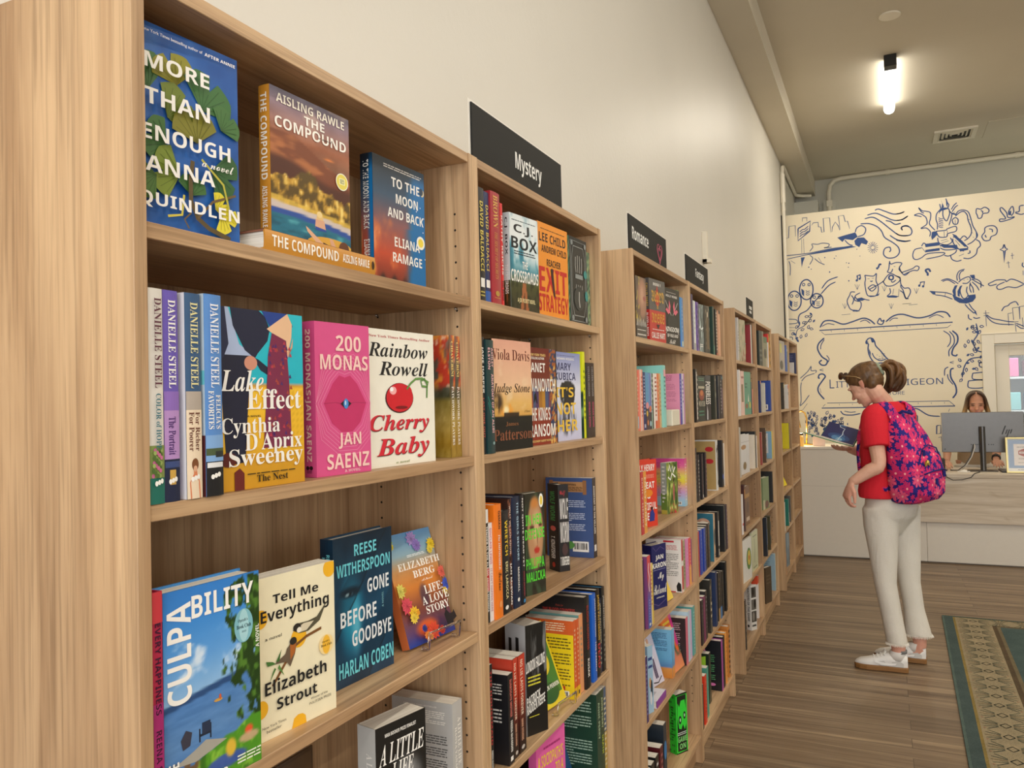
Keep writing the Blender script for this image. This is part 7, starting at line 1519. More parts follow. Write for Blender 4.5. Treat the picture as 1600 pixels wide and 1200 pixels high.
l082 62,615 2,7 -2,6 -8,4 0,-8 2,-6 6,-3
l082 60,568 2,6 0,5 -6,5 -2,-7 2,-5 4,-4
l082 146,588 6,4 2,6 -2,10 -8,-6 -1,-7 3,-7
l082 108,592 2,8 -2,7 -10,6 -1,-11 3,-6 8,-4
l082 -42,526 1,6 -2,6 -7,4 -1,-9 3,-5 6,-2
l082 12,546 4,8 -1,5 -6,7 -3,-9 1,-5 5,-6
l082 141,612 5,4 1,4 -3,7 -4,-5 -2,-5 3,-5
l082 91,588 0,8 -3,6 -9,2 1,-10 4,-4 7,-2
l082 98,570 9,3 5,5 0,12 -10,-4 -4,-6 0,-10
l082 21,511 6,0 3,4 3,7 -7,-1 -4,-3 -1,-7
l0115 503,622 2,-39 20,0 2,45 -14,19 -10,-25
l0115 618,576 20,2 -2,-44 -20,-3 2,45
l0115 624,512 14,4 0,-26
l082 508,628 -2,-42
l082 511,628 -2,-42
l082 514,628 -2,-42
l082 516,628 -1,-42
l082 520,628 -2,-42
l082 522,628 -1,-42"""
M_INK = plain('mural_blue_paint', (38, 72, 132), 0.6)
M_INK2 = plain('mural_thin_paint', (88, 104, 140), 0.6)
g = MB(); _lift = 0.0006
def _smooth(P):
    out = []
    for i in range(len(P) - 1):
        p0, p1, p2, p3 = P[max(i - 1, 0)], P[i], P[i + 1], P[min(i + 2, len(P) - 1)]
        for k in range(5):
            t = k / 5
            out.append(tuple(.5 * (2 * p1[j] + (p2[j] - p0[j]) * t + (2 * p0[j] - 5 * p1[j] + 4 * p2[j] - p3[j]) * t * t + (3 * p1[j] - p0[j] - 3 * p2[j] + p3[j]) * t ** 3) for j in (0, 1)))
    return out + [P[-1]]
for ln in MURAL.split('\n'):
    q = ln.split(); kind, light, wd = q[0][0], int(q[0][1]), int(q[0][2:]) / 1e4
    P = [(0, 0)]
    for s in q[1:]: a, b = s.split(','); P.append((P[-1][0] + int(a) / 500, P[-1][1] + int(b) / 500))
    P = P[1:]
    yy = YM - _lift - (0.0002 if kind == 'f' else 0)
    if kind == 'f':
        g.add([(x, yy, z) for x, z in P], tess(P), 0)
        continue
    if kind == 's': P = _smooth(P)
    vs = []; n = len(P); closed = abs(P[0][0] - P[-1][0]) + abs(P[0][1] - P[-1][1]) < .004
    for i in range(n):
        a, b = P[max(i - 1, 0)], P[min(i + 1, n - 1)]
        dx, dz = b[0] - a[0], b[1] - a[1]; L = math.hypot(dx, dz) or 1
        h = wd / 2 * (1 if closed else (.45 if i in (0, n - 1) else 1))
        for s in (1, -1): vs.append((P[i][0] - s * dz / L * h, yy, P[i][1] + s * dx / L * h))
    g.add(vs, [(2 * i, 2 * i + 1, 2 * i + 3, 2 * i + 2) for i in range(n - 1)], light)
for s, x0, z0, x1, z1 in [('L', 0.177, 1.586, 0.226, 1.686), ('ITTLE', 0.244, 1.592, 0.497, 1.663), ('P', 0.887, 1.593, 0.939, 1.689), ('IGEON', 0.959, 1.598, 1.312, 1.667), ('BOOKSTORE', 0.563, 1.496, 0.937, 1.536)]:
    V, F, a = text_geo(s, 'ss')
    g.add([(x0 + (x1 - x0) * x, YM - .0008, z0 + (z1 - z0) * y) for x, y in V], F, 0)
mu = g.build('trim_2', [M_INK, M_INK2]); struct(mu); mu.parent = bpy.data.objects['wall_partition']; mu.name = 'mural_painting'
# ================================================================ signs on top of the bookcases
M_SIGN = plain('black_acrylic', (26, 26, 24), 0.6, spec=.25)
M_LET = plain('sign_lettering', (240, 240, 236), 0.5)
M_PINKL = plain('pink_line', (214, 110, 130), 0.5)
def sign(y0, y1, z1, lab, txt, tb, sty='sb', heart=None):
    t = thing('section_sign', lab, 'sign', (-.012, y0, HB + .0005), group='black section signs on the bookcases')
    w, h = y1 - y0, z1 - HB
    g = MB(); g.box((-.004, 0, 0), (0, w, h)); g.build('panel', [M_SIGN], t, bevel=.0008)
    e = .006; g = MB(); g.box((-.0052, -e, 0), (-.0042, w + e, h + e)); g.build('white_edge', M_WHITE, t)
    g = MB(); g.box((-.06, w * .15, 0), (-.0055, w * .15 + .03, .003)); g.box((-.06, w * .85 - .03, 0), (-.0055, w * .85, .003)); g.build('foot', M_SIGN, t)
    g = MB()
    if txt:
        V, F, a = text_geo(txt, sty); y_, z_, y2, z2 = tb
        g.add([(.0006, w * (y_ + (y2 - y_) * x), h * (z_ + (z2 - z_) * y)) for x, y in V], F)
    g.build('lettering', [M_LET, M_PINKL], t)
    if heart:
        g = MB(); hy, hz, hs = heart
        for s in (1, .62):
            P = []
            for i in range(25):
                a = 2 * PI * i / 24; P.append((hy * w + hs * s * 16 * math.sin(a) ** 3 / 17, hz * h + (1 - s) * -.006 + hs * s * (13 * math.cos(a) - 5 * math.cos(2 * a) - 2 * math.cos(3 * a) - math.cos(4 * a)) / 15))
            g.tube([(.0008, p[0], p[1]) for p in P], .0009, 5, 0)
        g.build('heart_drawing', M_PINKL, t)
sign(1.412, 1.905, 2.118, 'black sign reading Mystery on top of a bookcase', 'Mystery', (.42, .20, .73, .62))
sign(2.505, 3.0, 2.118, 'black sign reading Romance with a pink heart drawing', 'Romance', (.07, .34, .48, .70), heart=(.79, .42, .038))
sign(3.335, 3.80, 2.118, 'black sign reading Fantasy on top of a bookcase', 'Fantasy', (.40, .28, .78, .70))
sign(4.985, 5.235, 2.118, 'small black sign with two short rows of pale lettering, farthest along', '', None)
o = [c for c in bpy.data.objects if c.name.startswith('lettering') and len(c.data.vertices) == 0]
for c in o: bpy.data.objects.remove(c)
sg = [c for c in bpy.data.objects if c.name.startswith('section_sign') and abs(c.location.y - 4.985) < .01][0]
g = MB()
for k in range(4): g.box((.0003, .09 + .028 * k, .055), (.0008, .11 + .028 * k, .075))
for k in range(3): g.box((.0003, .10 + .028 * k, .03), (.0008, .122 + .028 * k, .046))
g.build('lettering', M_LET, sg)
sg['label'] = 'small black sign with pale lettering, farthest along the bookcases'

# ================================================================ bookends and acrylic stands
m, nt, b = mat_base('clear_acrylic', 0.04, (0.95, 0.97, 0.97, 1)); b.inputs['Transmission Weight'].default_value = 1.0; b.inputs['IOR'].default_value = 1.3
n_ = noise(nt, mapping(nt), 20, 1); bump(nt, b, n_.outputs['Fac'], .005, .0005); M_ACR = m
def bookend(x, y, z, h, lab):
    g = MB(); g.box((0, 0, 0), (.002, .09, h)); g.box((0, 0, 0), (.09, .09, .002)); g.lathe((.001, .045, h), [(.0449, -.001), (.0449, .001)], 20, axis='x')
    o = g.build('bookend', M_BLACK, None, loc=(x, y, z)); tag(o, lab, 'bookend', 'metal bookends')
for x, y, z, w, a in ((-.050, 1.235, SHELF_Z[2], .095, -.10), (-.03, 1.79, SHELF_Z[3], .09, -.12)):
    P_ = lambda f, s, u: (x + f * math.cos(a) - s * math.sin(a), y + f * math.sin(a) + s * math.cos(a), z + u)
    g = MB(); g.tube([P_(.004, 0, .004), P_(.018, 0, .004), P_(.022, 0, .032), P_(.022, w, .032), P_(.018, w, .004), P_(.004, w, .004)], .0028, 6)
    tag(g.build('book_stand', M_ACR, None, smooth=True), 'clear stand holding the flowery leaning paperback' if z == SHELF_Z[2] else 'clear stand holding the green and yellow leaning book', 'book stand', 'clear book stands')
g = MB(); g.box((0, 0, 0), (.05, .12, .062)); o = g.build('bookend_block', plain('cream_card', (226, 220, 200), .6), None, bevel=.003, loc=(-.052, 2.98, SHELF_Z[1] + .0004))
tag(o, 'cream block at the shelf front before the pink paperback, Romance bookcase', 'bookend')

# ================================================================ service counter
CY = 7.955
def whitewood():
    m, nt, b = mat_base('bleached_wood_laminate', .45, spec=.4)
    n1 = noise(nt, mapping(nt, (1.2, 4, 14)), 1.0, 4, .6, .8); n2 = noise(nt, mapping(nt, (4, 20, 120)), 1.0, 3, .6, .2); n3 = noise(nt, mapping(nt, (3.5, 3.5, 9)), 1.0, 2, .5, .6)
    c1 = ramp(nt, n1.outputs['Fac'], [(.3, rgb(186, 170, 148)), (.5, rgb(206, 192, 172)), (.68, rgb(220, 209, 192))])
    c2 = ramp(nt, n2.outputs['Fac'], [(.3, (.84, .82, .8, 1)), (.6, (1, 1, 1, 1))]); c3 = ramp(nt, n3.outputs['Fac'], [(.68, (1, 1, 1, 1)), (.78, (.78, .72, .66, 1))])
    nt.links.new(mixc(nt, .8, mixc(nt, .7, c1.outputs[0], c2.outputs[0], 'MULTIPLY'), c3.outputs[0], 'MULTIPLY'), b.inputs['Base Color'])
    return m
M_WW = whitewood(); M_LAM = plain('white_laminate', (224, 218, 206), .4, var=.02)
t = thing('service_counter', 'long white service counter with a pale wood front on its lower right half', 'counter', (0, CY, 0))
g = MB(); g.box((-.27, 0, .012), (.975, .62, 1.0)); g.build('tall_cabinet', M_LAM, t, bevel=.0015)
g = MB(); g.box((-.27, -.006, 1.0005), (.98, .63, 1.026)); g.build('tall_worktop', M_LAM, t, bevel=.002)
g = MB(); g.box((-.27, -.0006, .66), (.975, .0, .661), 0); g.box((-.27, .02, 0), (4.0, .03, .012)); g.build('panel_joint', plain('joint_shadow_gap', (150, 142, 130), .8), t)
g = MB(); g.box((.9765, 0.0, .012), (1.034, .6, .364)); g.box((1.036, 0, .012), (4.0, .6, .364)); g.build('base_panel', M_LAM, t, bevel=.0012)
g = MB(); g.box((.9815, -.035, .365), (4.0, .02, .757)); g.build('wood_front', M_WW, t, bevel=.0015)
g = MB(); g.box((.9815, -.04, .7575), (4.0, .66, .795)); g.build('worktop', M_WW, t, bevel=.002)

ZL = .7955; ZH = 1.0265
# desk lamp, jar and card on the tall end
M_GOLD = plain('brass', (196, 160, 84), .25, 1.0)
t = thing('desk_lamp', 'brass gooseneck lamp on the counter end beside the last bookcase', 'lamp', (.03, 8.25, ZH))
g = MB(); g.lathe((0, 0, 0), [(.06, 0), (.06, .012), (.02, .018), (.0005, .018)], 24); g.build('base', M_GOLD, t, smooth=False)
g = MB(); g.tube([(0, 0, .015), (.008, 0, .15), (.008, 0, .26), (-.008, 0, .315), (-.04, 0, .335), (-.075, 0, .32), (-.095, 0, .28)], .008, 10); g.build('neck', M_GOLD, t, smooth=True)
g = MB(); g.lathe((-.1, 0, .17), [(.055, 0), (.04, .09), (.015, .12), (.0005, .12)], 24); g.build('shade', M_GOLD, t, smooth=True)
g = MB(); g.ball((-.1, 0, .19), .022, 12); g.build('bulb', emis('lamp_bulb', (255, 214, 140), 12), t, smooth=True)
d = bpy.data.lights.new('lamp_glow', 'POINT'); d.energy = 6; d.color = (1, .75, .4); d.shadow_soft_size = .03
o = bpy.data.objects.new('lamp_glow', d); COL.objects.link(o); o.location = (-.02, 8.2, ZH + .13)
t = thing('candle_jar', 'small amber jar with a black lid under the brass lamp', 'jar', (-.002, 8.05, ZH))
g = MB(); g.lathe((0, 0, .0004), [(.024, 0), (.026, .01), (.026, .085), (.018, .1), (.018, .105)], 18); g.build('glass', plain('amber_wax', (236, 196, 110), .2), t, smooth=False)
g = MB(); g.lathe((0, 0, .106), [(.02, 0), (.02, .018), (.0005, .018)], 18); g.build('lid', M_BLACK, t)
g = MB(); g.box((0, 0, 0), (.11, .012, .085)); o = g.build('card_holder', plain('blush_card', (240, 214, 200), .6), None, bevel=.002, loc=(.10, 8.08, ZH + .0005)); tag(o, 'pale pink card propped on the counter behind the open book', 'card')

# monitor
M_MON = plain('monitor_shell', (104, 102, 100), .32, .6); M_MON2 = plain('monitor_stand_metal', (92, 90, 88), .28, .8)
MX0, MX1, MZ0, MZ1, MY = 1.194, 1.838, .962, 1.322, 8.22
t = thing('computer_monitor', 'large grey monitor seen from behind on the lower counter', 'monitor', (1.513, MY, ZL))
g = MB(); g.box((MX0 - 1.513, 0, MZ0 - ZL), (MX1 - 1.513, .028, MZ1 - ZL)); g.build('shell', M_MON, t, bevel=.004)
g = MB(); g.box((MX0 - 1.508, .0284, MZ0 - ZL + .006), (MX1 - 1.518, .03, MZ1 - ZL - .006)); g.build('screen', emis('lit_screen', (190, 200, 215), .5), t)
g = MB(); g.lathe((0, -.03, .004), [(.024, 0), (.024, .395), (.0005, .395)], 18); g.box((-.02, -.03, .33), (.02, -.0005, .38)); g.build('post', M_MON2, t)
g = MB(); g.box((-.12, -.075, .0004), (.11, .07, .008)); g.build('foot', M_MON2, t, bevel=.003)
g = MB(); x0, z0 = .155, MZ0 - ZL + .185
for (a, b2, w) in (((0, -.025), (.028, .052), .010), ((.027, -.022), (.041, .018), .009), ((.035, -.048), (.058, .018), .009), ((.047, .018), (.052, .018), .006), ((.063, -.018), (.076, .020), .009)):
    g.add([(x0 + a[0] - w / 2, -.0006, z0 + a[1]), (x0 + a[0] + w / 2, -.0006, z0 + a[1]), (x0 + b2[0] + w / 2, -.0006, z0 + b2[1]), (x0 + b2[0] - w / 2, -.0006, z0 + b2[1])], [(0, 1, 2, 3)])
g.build('logo', M_BLACK, t)
g = MB()
for x in (-.085, -.07, -.05, -.035, -.02, .05, .07, .085): g.box((x - .004, -.0008, MZ0 - ZL + .066), (x + .004, 0, MZ0 - ZL + .074))
g.box((-.3, -.0008, .19), (-.29, 0, .2)); g.build('ports', M_BLACK, t)
g = MB(); g.tube([(-.07, -.0065, .235), (-.075, -.03, .2), (-.1, -.05, .13), (-.15, -.06, .05), (-.2, -.05, .008), (-.26, -.03, .006)], .0045, 8); tag(g.build('video_cable', plain('grey_cable', (70, 68, 66), .5), None, smooth=True, loc=(1.513, MY, ZL)), 'dark cable hanging from the back of the monitor', 'cable')
g = MB(); g.tube([(-.06, -.0065, .24), (-.062, -.028, .21), (-.09, -.045, .13), (-.13, -.05, .06), (-.17, -.02, .006), (-.14, .04, .005)], .0045, 8); tag(g.build('power_cable', plain('white_cable', (214, 208, 200), .5), None, smooth=True, loc=(1.513, MY, ZL)), 'pale cable hanging from the back of the monitor', 'cable')
g = MB(); g.tube([(1.16, 8.0, ZL + .005), (1.18, 7.93, ZL + .006), (1.195, 7.907, ZL + .002), (1.205, 7.905, ZL - .03), (1.25, 7.905, ZL - .055), (1.32, 7.905, ZL - .052), (1.39, 7.905, ZL - .03), (1.415, 7.907, ZL + .002), (1.43, 7.93, ZL + .006), (1.47, 8.05, ZL + .005)], .0035, 8); tag(g.build('looped_cable', plain('black_cable', (46, 44, 42), .5), None, smooth=True), 'black cable looping over the front of the wood counter', 'cable')
# keyboard, note, terminal
g = MB(); g.box((0, 0, 0), (.14, .26, .014)); o = g.build('keyboard', plain('dark_keyboard', (58, 56, 56), .4), None, bevel=.003, loc=(1.64, 8.07, ZL + .0004)); tag(o, 'flat dark keyboard beside the monitor foot', 'keyboard')
g = MB(); g.box((0, 0, 0), (.1, .07, .006)); g.lathe((.05, .035, .006), [(.03, 0), (.024, .012), (.0005, .016)], 14); o = g.build('scanner_cradle', plain('white_plastic', (226, 220, 210), .4), None, loc=(1.30, 8.06, ZL + .0004)); tag(o, 'small white device on the counter left of the monitor foot', 'device')
t = thing('card_terminal', 'black card terminal with a blue rim behind the floral backpack', 'card reader', (1.12, 8.05, ZL))
g = MB(); g.box((-.05, 0, .0005), (.085, .11, .12)); g.build('base', M_BLACK, t, bevel=.006)
g = MB(); g.loft([[(-.02, -.01, .1), (.075, -.01, .06), (.075, .1, .075), (-.02, .1, .115)], [(-.05, -.01, .19), (.05, -.01, .15), (.05, .1, .165), (-.05, .1, .205)]]); g.build('reader', M_BLACK, t)
g = MB(); g.loft([[(-.052, -.012, .1905), (.052, -.012, .1505), (.052, .1, .1655), (-.052, .1, .2055)], [(-.054, -.012, .2), (.05, -.012, .16), (.05, .1, .175), (-.054, .1, .215)]]); g.build('blue_rim', plain('blue_plastic', (40, 98, 190), .35), t)
# framed notice at the right
t = thing('framed_notice', 'notice in a clear gold edged frame at the right end of the counter', 'frame', (1.672, 8.03, ZL + .004), (R(-6), 0, 0))
fw_, fh_ = .26, .305
g = MB()
for a, b2 in (((0, 0, 0), (.012, .03, fh_)), ((fw_ - .012, 0, 0), (fw_, .03, fh_)), ((.012, 0, 0), (fw_ - .012, .03, .012)), ((.012, 0, fh_ - .012), (fw_ - .012, .03, fh_))): g.box(a, b2)
g.build('frame_edge', plain('pale_gold', (226, 208, 140), .3, .3), t, bevel=.001)
g = MB(); F_ = Face(g, lambda u, v, l: (.012 + (fw_ - .024) * u, .012 - l, .012 + (fh_ - .024) * v), fw_, fh_)
for o_ in [('r', 0, 0, 1, 1, 'f0f0ec'), ('r', .03, .10, .97, .97, '9db2d0'), ('r', .20, .18, .84, .84, 'ece4de'), ('b', .30, .72, .76, .76, 1, '8a8480'), ('p', [(.34, .52), (.52, .45), (.70, .52), (.70, .63), (.52, .70), (.34, .63)], 'b06a60'), ('r', .37, .545, .67, .605, 'e6dcd6'), ('b', .40, .56, .64, .59, 1, '8a4a44'), ('b', .34, .36, .76, .42, 3, 'b0a8a4'), ('b', .32, .25, .76, .28, 1, '9a9490'), ('b', .3, .03, .7, .07, 1, 'a8a8a0')]: F_.op(o_)
g.build('notice_sheet', M_PRINT, t, colors=True)

# ================================================================ rug
def rug():
    c0 = np.array([1.032, 6.075]); e1 = np.array([.993, -.002]) ; e2 = np.array([0.915 - 1.032 + .07, 3.6 - 6.075]); e2 = e2 / np.linalg.norm(e2)
    e1 = np.array([-e2[1], e2[0]]); e1 = e1 if e1[0] > 0 else -e1
    W_, L_ = 2.4, 3.6
    g = MB()
    P = lambda u, v, z=.009: (*(c0 + e1 * u + e2 * v), z)
    def quad(u0, v0, u1, v1, col, z=.009): g.add([P(u0, v0, z), P(u1, v0, z), P(u1, v1, z), P(u0, v1, z)], [(0, 1, 2, 3)], 0, hexc(col))
    lo = [P(0, 0, .0005), P(W_, 0, .0005), P(W_, L_, .0005), P(0, L_, .0005)]; hi = [P(0, 0), P(W_, 0), P(W_, L_), P(0, L_)]
    g.loft([lo, hi], 0, hexc('5a6a64'))
    quad(.004, .002, W_ - .004, .01, '38443f', .0092)
    quad(.012, .022, W_ - .012, L_ - .022, '4c5a58', .0094); quad(.062, .03, W_ - .062, L_ - .03, '8e7a48', .0096); quad(.075, .04, W_ - .075, L_ - .04, '9c8e72', .0098)
    quad(.275, .17, W_ - .275, L_ - .17, '5e503e', .0100); quad(.30, .19, W_ - .30, L_ - .19, '766a52', .0102); quad(.318, .2, W_ - .318, L_ - .2, '4c5c5a', .0104)
    rg = random.Random(3)
    def ln(u0, v0, u1, v1, w, col):
        dx, dy = u1 - u0, v1 - v0; l = math.hypot(dx, dy) or 1; a, b = -dy / l * w / 2, dx / l * w / 2
        g.add([P(u0 + a, v0 + b, .0107), P(u1 + a, v1 + b, .0107), P(u1 - a * .3, v1 - b * .3, .0107), P(u0 - a, v0 - b, .0107)], [(0, 1, 2, 3)], 0, hexc(col))
    def motif(cx, cy, s, vert):
        T = (lambda a, b: (cx + a, cy + b)) if vert else (lambda a, b: (cx + b, cy + a))
        for a, b in ((1, 1), (1, -1), (-1, 1), (-1, -1)):
            p, q = T(a * .022 * s, 0), T(0, b * .028 * s); ln(*p, *q, .006, '3a3c34')
        for sg in (-1, 1):
            for k in range(5):
                an = -.75 + .38 * k; p, q = T(sg * .03, .03 * math.sin(an)), T(sg * (.03 + .062 * math.cos(an)), .085 * math.sin(an)); ln(*p, *q, .0065, ['5a6050', '4a5048', '7a6a50'][k % 3])
            q = T(sg * .085, .05); ln(q[0] - .004, q[1], q[0] + .004, q[1], .006, '9a5a4c')
    for k in range(27): motif(.175, .10 + .13 * k, 1, True)
    for k in range(16): motif(.32 + .13 * k, .105, .8, False)
    for k in range(60): ln(.288, .18 + .054 * k, .296, .2 + .054 * k, .006, '5a4a3a')
    def petal(cx, cy, l, w, an, col):
        ca, sa = math.cos(an), math.sin(an); pts = []
        for i in range(14):
            a = 2 * PI * i / 14; x, y = l * math.cos(a), w * math.sin(a) * (1 + .3 * math.cos(a)); pts.append(P(cx + x * ca - y * sa, cy + x * sa + y * ca, .0107))
        g.add(pts, [tuple(range(14))], 0, hexc(col))
    for cx, cy, l, w, an, col in ((.62, .34, .17, .06, .1, '8c7c68'), (.66, .35, .10, .03, .2, '9a8a76'), (.56, .66, .06, .025, .2, '7e6c40'), (.80, .74, .12, .05, -.2, '857460'), (.70, 1.1, .10, .04, .9, '85745a'), (1.1, .6, .2, .07, .4, '8c7c68'), (.5, 1.5, .07, .03, .6, '9a8a60'), (1.2, 1.4, .2, .08, 1.2, 'a89880'), (.9, 1.9, .15, .06, .2, '8c7c68'), (.6, 2.3, .1, .04, 1, '7e6c40')): petal(cx, cy, l, w, an, col)
    for k in range(12): ln(.45 + .03 * k, .5 + .02 * math.sin(k), .48 + .03 * k, .5 + .02 * math.sin(k + 1) + rg.uniform(-.03, .03), .008, '3e4a44')
    m, nt, b = mat_base('woven_rug', .95, spec=.1)
    a = node(nt, 'ShaderNodeVertexColor', layer_name='Col'); n = noise(nt, mapping(nt), 260, 2); n2 = noise(nt, mapping(nt), 9, 3)
    c = ramp(nt, n.outputs['Fac'], [(.3, (.72, .72, .72, 1)), (.7, (1.06, 1.06, 1.06, 1))]); c2 = ramp(nt, n2.outputs['Fac'], [(.3, (.82, .84, .84, 1)), (.7, (1.05, 1.04, 1.02, 1))])
    nt.links.new(mixc(nt, 1, mixc(nt, 1, a.outputs['Color'], c.outputs[0], 'MULTIPLY'), c2.outputs[0], 'MULTIPLY'), b.inputs['Base Color']); bump(nt, b, n.outputs['Fac'], .4, .003)
    tag(g.build('area_rug', m, colors=True), 'blue grey area rug with a cream patterned border on the plank floor', 'rug')
rug()
# ================================================================ people
def remeshed(g, name, mat, parent, voxel, it=4, colorf=None, fac=.5):
    o = g.build('tmp_form', mat)
    r = o.modifiers.new('r', 'REMESH'); r.mode = 'VOXEL'; r.voxel_size = voxel; r.use_smooth_shade = True
    s = o.modifiers.new('s', 'SMOOTH'); s.factor = fac; s.iterations = it
    me = bpy.data.meshes.new_from_object(o.evaluated_get(bpy.context.evaluated_depsgraph_get()))
    old = o.data; bpy.data.objects.remove(o); bpy.data.meshes.remove(old)
    me.name = name; me.materials.clear(); me.materials.append(mat)
    me.polygons.foreach_set('use_smooth', [True] * len(me.polygons))
    if colorf:
        co = np.empty(len(me.vertices) * 3, np.float32); me.vertices.foreach_get('co', co); co = co.reshape(-1, 3)
        A = np.clip(colorf(co), 0, 255) / 255; Lr = np.where(A <= .04045, A / 12.92, ((A + .055) / 1.055) ** 2.4)
        at = me.color_attributes.new('Col', 'FLOAT_COLOR', 'POINT')
        at.data.foreach_set('color', np.concatenate([Lr, np.ones((len(Lr), 1))], 1).astype(np.float32).ravel())
    ob = bpy.data.objects.new(name, me); COL.objects.link(ob)
    if parent: ob.parent = parent
    return ob
def skinmat():
    m, nt, b = mat_base('skin', .5, spec=.35)
    a = node(nt, 'ShaderNodeVertexColor', layer_name='Col'); n = noise(nt, mapping(nt), 60, 3)
    c = ramp(nt, n.outputs['Fac'], [(.3, (.95, .93, .92, 1)), (.7, (1, 1, 1, 1))])
    nt.links.new(mixc(nt, 1, a.outputs['Color'], c.outputs[0], 'MULTIPLY'), b.inputs['Base Color'])
    b.inputs['Subsurface Weight'].default_value = .12; b.inputs['Subsurface Radius'].default_value = (.01, .004, .002); b.inputs['Subsurface Scale'].default_value = .4
    return m
M_SKIN = skinmat()
def cloth(name, col, sc=300, st=.15, wr=0):
    m, nt, b = mat_base(name, .85, rgb(*col), spec=.2)
    n = noise(nt, mapping(nt), sc, 2); n2 = noise(nt, mapping(nt, (1, 1, .55)), 9, 3, .5, .6)
    c = ramp(nt, n.outputs['Fac'], [(.3, tuple(lin(x) * .88 for x in col) + (1,)), (.7, rgb(*col))])
    nt.links.new(c.outputs[0], b.inputs['Base Color'])
    ad = node(nt, 'ShaderNodeMath', operation='MULTIPLY_ADD'); ad.inputs[1].default_value = wr; nt.links.new(n2.outputs['Fac'], ad.inputs[0]); nt.links.new(n.outputs['Fac'], ad.inputs[2])
    bump(nt, b, ad.outputs[0], st, .004)
    return m
def hairmat(name, c1, c2, sc):
    m, nt, b = mat_base(name, .42, spec=.4)
    n = noise(nt, mapping(nt, sc), 1, 4, .6, .3); a = node(nt, 'ShaderNodeVertexColor', layer_name='Col')
    c = ramp(nt, n.outputs['Fac'], [(.3, (.5, .47, .44, 1)), (.68, (1.12, 1.1, 1.06, 1))])
    nt.links.new(mixc(nt, 1, a.outputs['Color'], c.outputs[0], 'MULTIPLY'), b.inputs['Base Color']); bump(nt, b, n.outputs['Fac'], .5, .004)
    return m
class Frame:
    """local axes: f forward, l left, u up"""
    def __init__(self, o, f, u):
        self.o = Vector(o); self.f = Vector(f).normalized(); u = Vector(u); self.l = u.cross(self.f).normalized(); self.u = self.f.cross(self.l).normalized()
        self.m = Matrix((self.f, self.l, self.u)).transposed()
    def p(self, f, l, u): return self.o + self.f * f + self.l * l + self.u * u
    def loc(self, co): return (co - np.array(self.o)) @ np.array(self.m)
def ell(g, fr, c, r): g.ball(fr.p(*c), r, 16, rot=fr.m)
def rings(g, stations, seg=20, pw=2.0):
    """stations: (centre, axis a, axis b) -> superelliptic sections"""
    R_ = []
    for c, a, b in stations:
        c, a, b = Vector(c), Vector(a), Vector(b); r = []
        for k in range(seg):
            t = 2 * PI * k / seg; ct, st_ = math.cos(t), math.sin(t)
            r.append(c + a * math.copysign(abs(ct) ** (2 / pw), ct) + b * math.copysign(abs(st_) ** (2 / pw), st_))
        R_.append(r)
    g.loft(R_)
def limb(g, pts, rad, seg=14):
    # smooth the polyline a little before sweeping
    P = [Vector(p) for p in pts]; out, rr = [], []
    for i in range(len(P) - 1):
        p0, p1, p2, p3 = P[max(i - 1, 0)], P[i], P[i + 1], P[min(i + 2, len(P) - 1)]
        for k in range(4):
            t = k / 4
            out.append(.5 * (2 * p1 + (p2 - p0) * t + (2 * p0 - 5 * p1 + 4 * p2 - p3) * t * t + (3 * p1 - p0 - 3 * p2 + p3) * t ** 3)); rr.append(rad[i] * (1 - t) + rad[i + 1] * t)
    g.tube(out + [P[-1]], rr + [rad[-1]], seg)
def head(g, H_, s=1.0):
    E_ = lambda c, r: ell(g, H_, tuple(x * s for x in c), tuple(x * s for x in r))
    E_((-.012, 0, .045), (.098, .074, .088)); E_((.035, 0, .005), (.062, .066, .075)); E_((.040, 0, -.045), (.052, .054, .060))
    E_((.066, 0, -.092), (.022, .024, .018)); E_((.045, 0, -.075), (.042, .042, .028))
    for sg in (-1, 1):
        E_((.058, sg * .038, -.028), (.030, .024, .026)); E_((.082, sg * .032, .028), (.014, .026, .009))
        g.loft([[H_.p(*(np.array(q) * s)) for q in r] for r in ([(-.018, sg * .064, .020), (.008, sg * .066, .024), (.010, sg * .064, -.012), (-.004, sg * .062, -.030)], [(-.026, sg * .080, .026), (.002, sg * .075, .028), (.008, sg * .071, -.010), (-.004, sg * .068, -.032)])])
    g.loft([[H_.p(*(np.array(q) * s)) for q in r] for r in ([(.088, -.007, .022), (.092, 0, .026), (.088, .007, .022), (.075, 0, .02)], [(.100, -.010, -.005), (.108, 0, -.003), (.100, .010, -.005), (.080, 0, -.006)], [(.100, -.017, -.022), (.122, 0, -.020), (.100, .017, -.022), (.080, 0, -.024)], [(.094, -.014, -.030), (.110, 0, -.032), (.094, .014, -.030), (.080, 0, -.032)])])
    E_((.108, 0, -.024), (.013, .012, .010)); E_((.089, 0, -.054), (.012, .025, .0065)); E_((.088, 0, -.066), (.012, .021, .007))
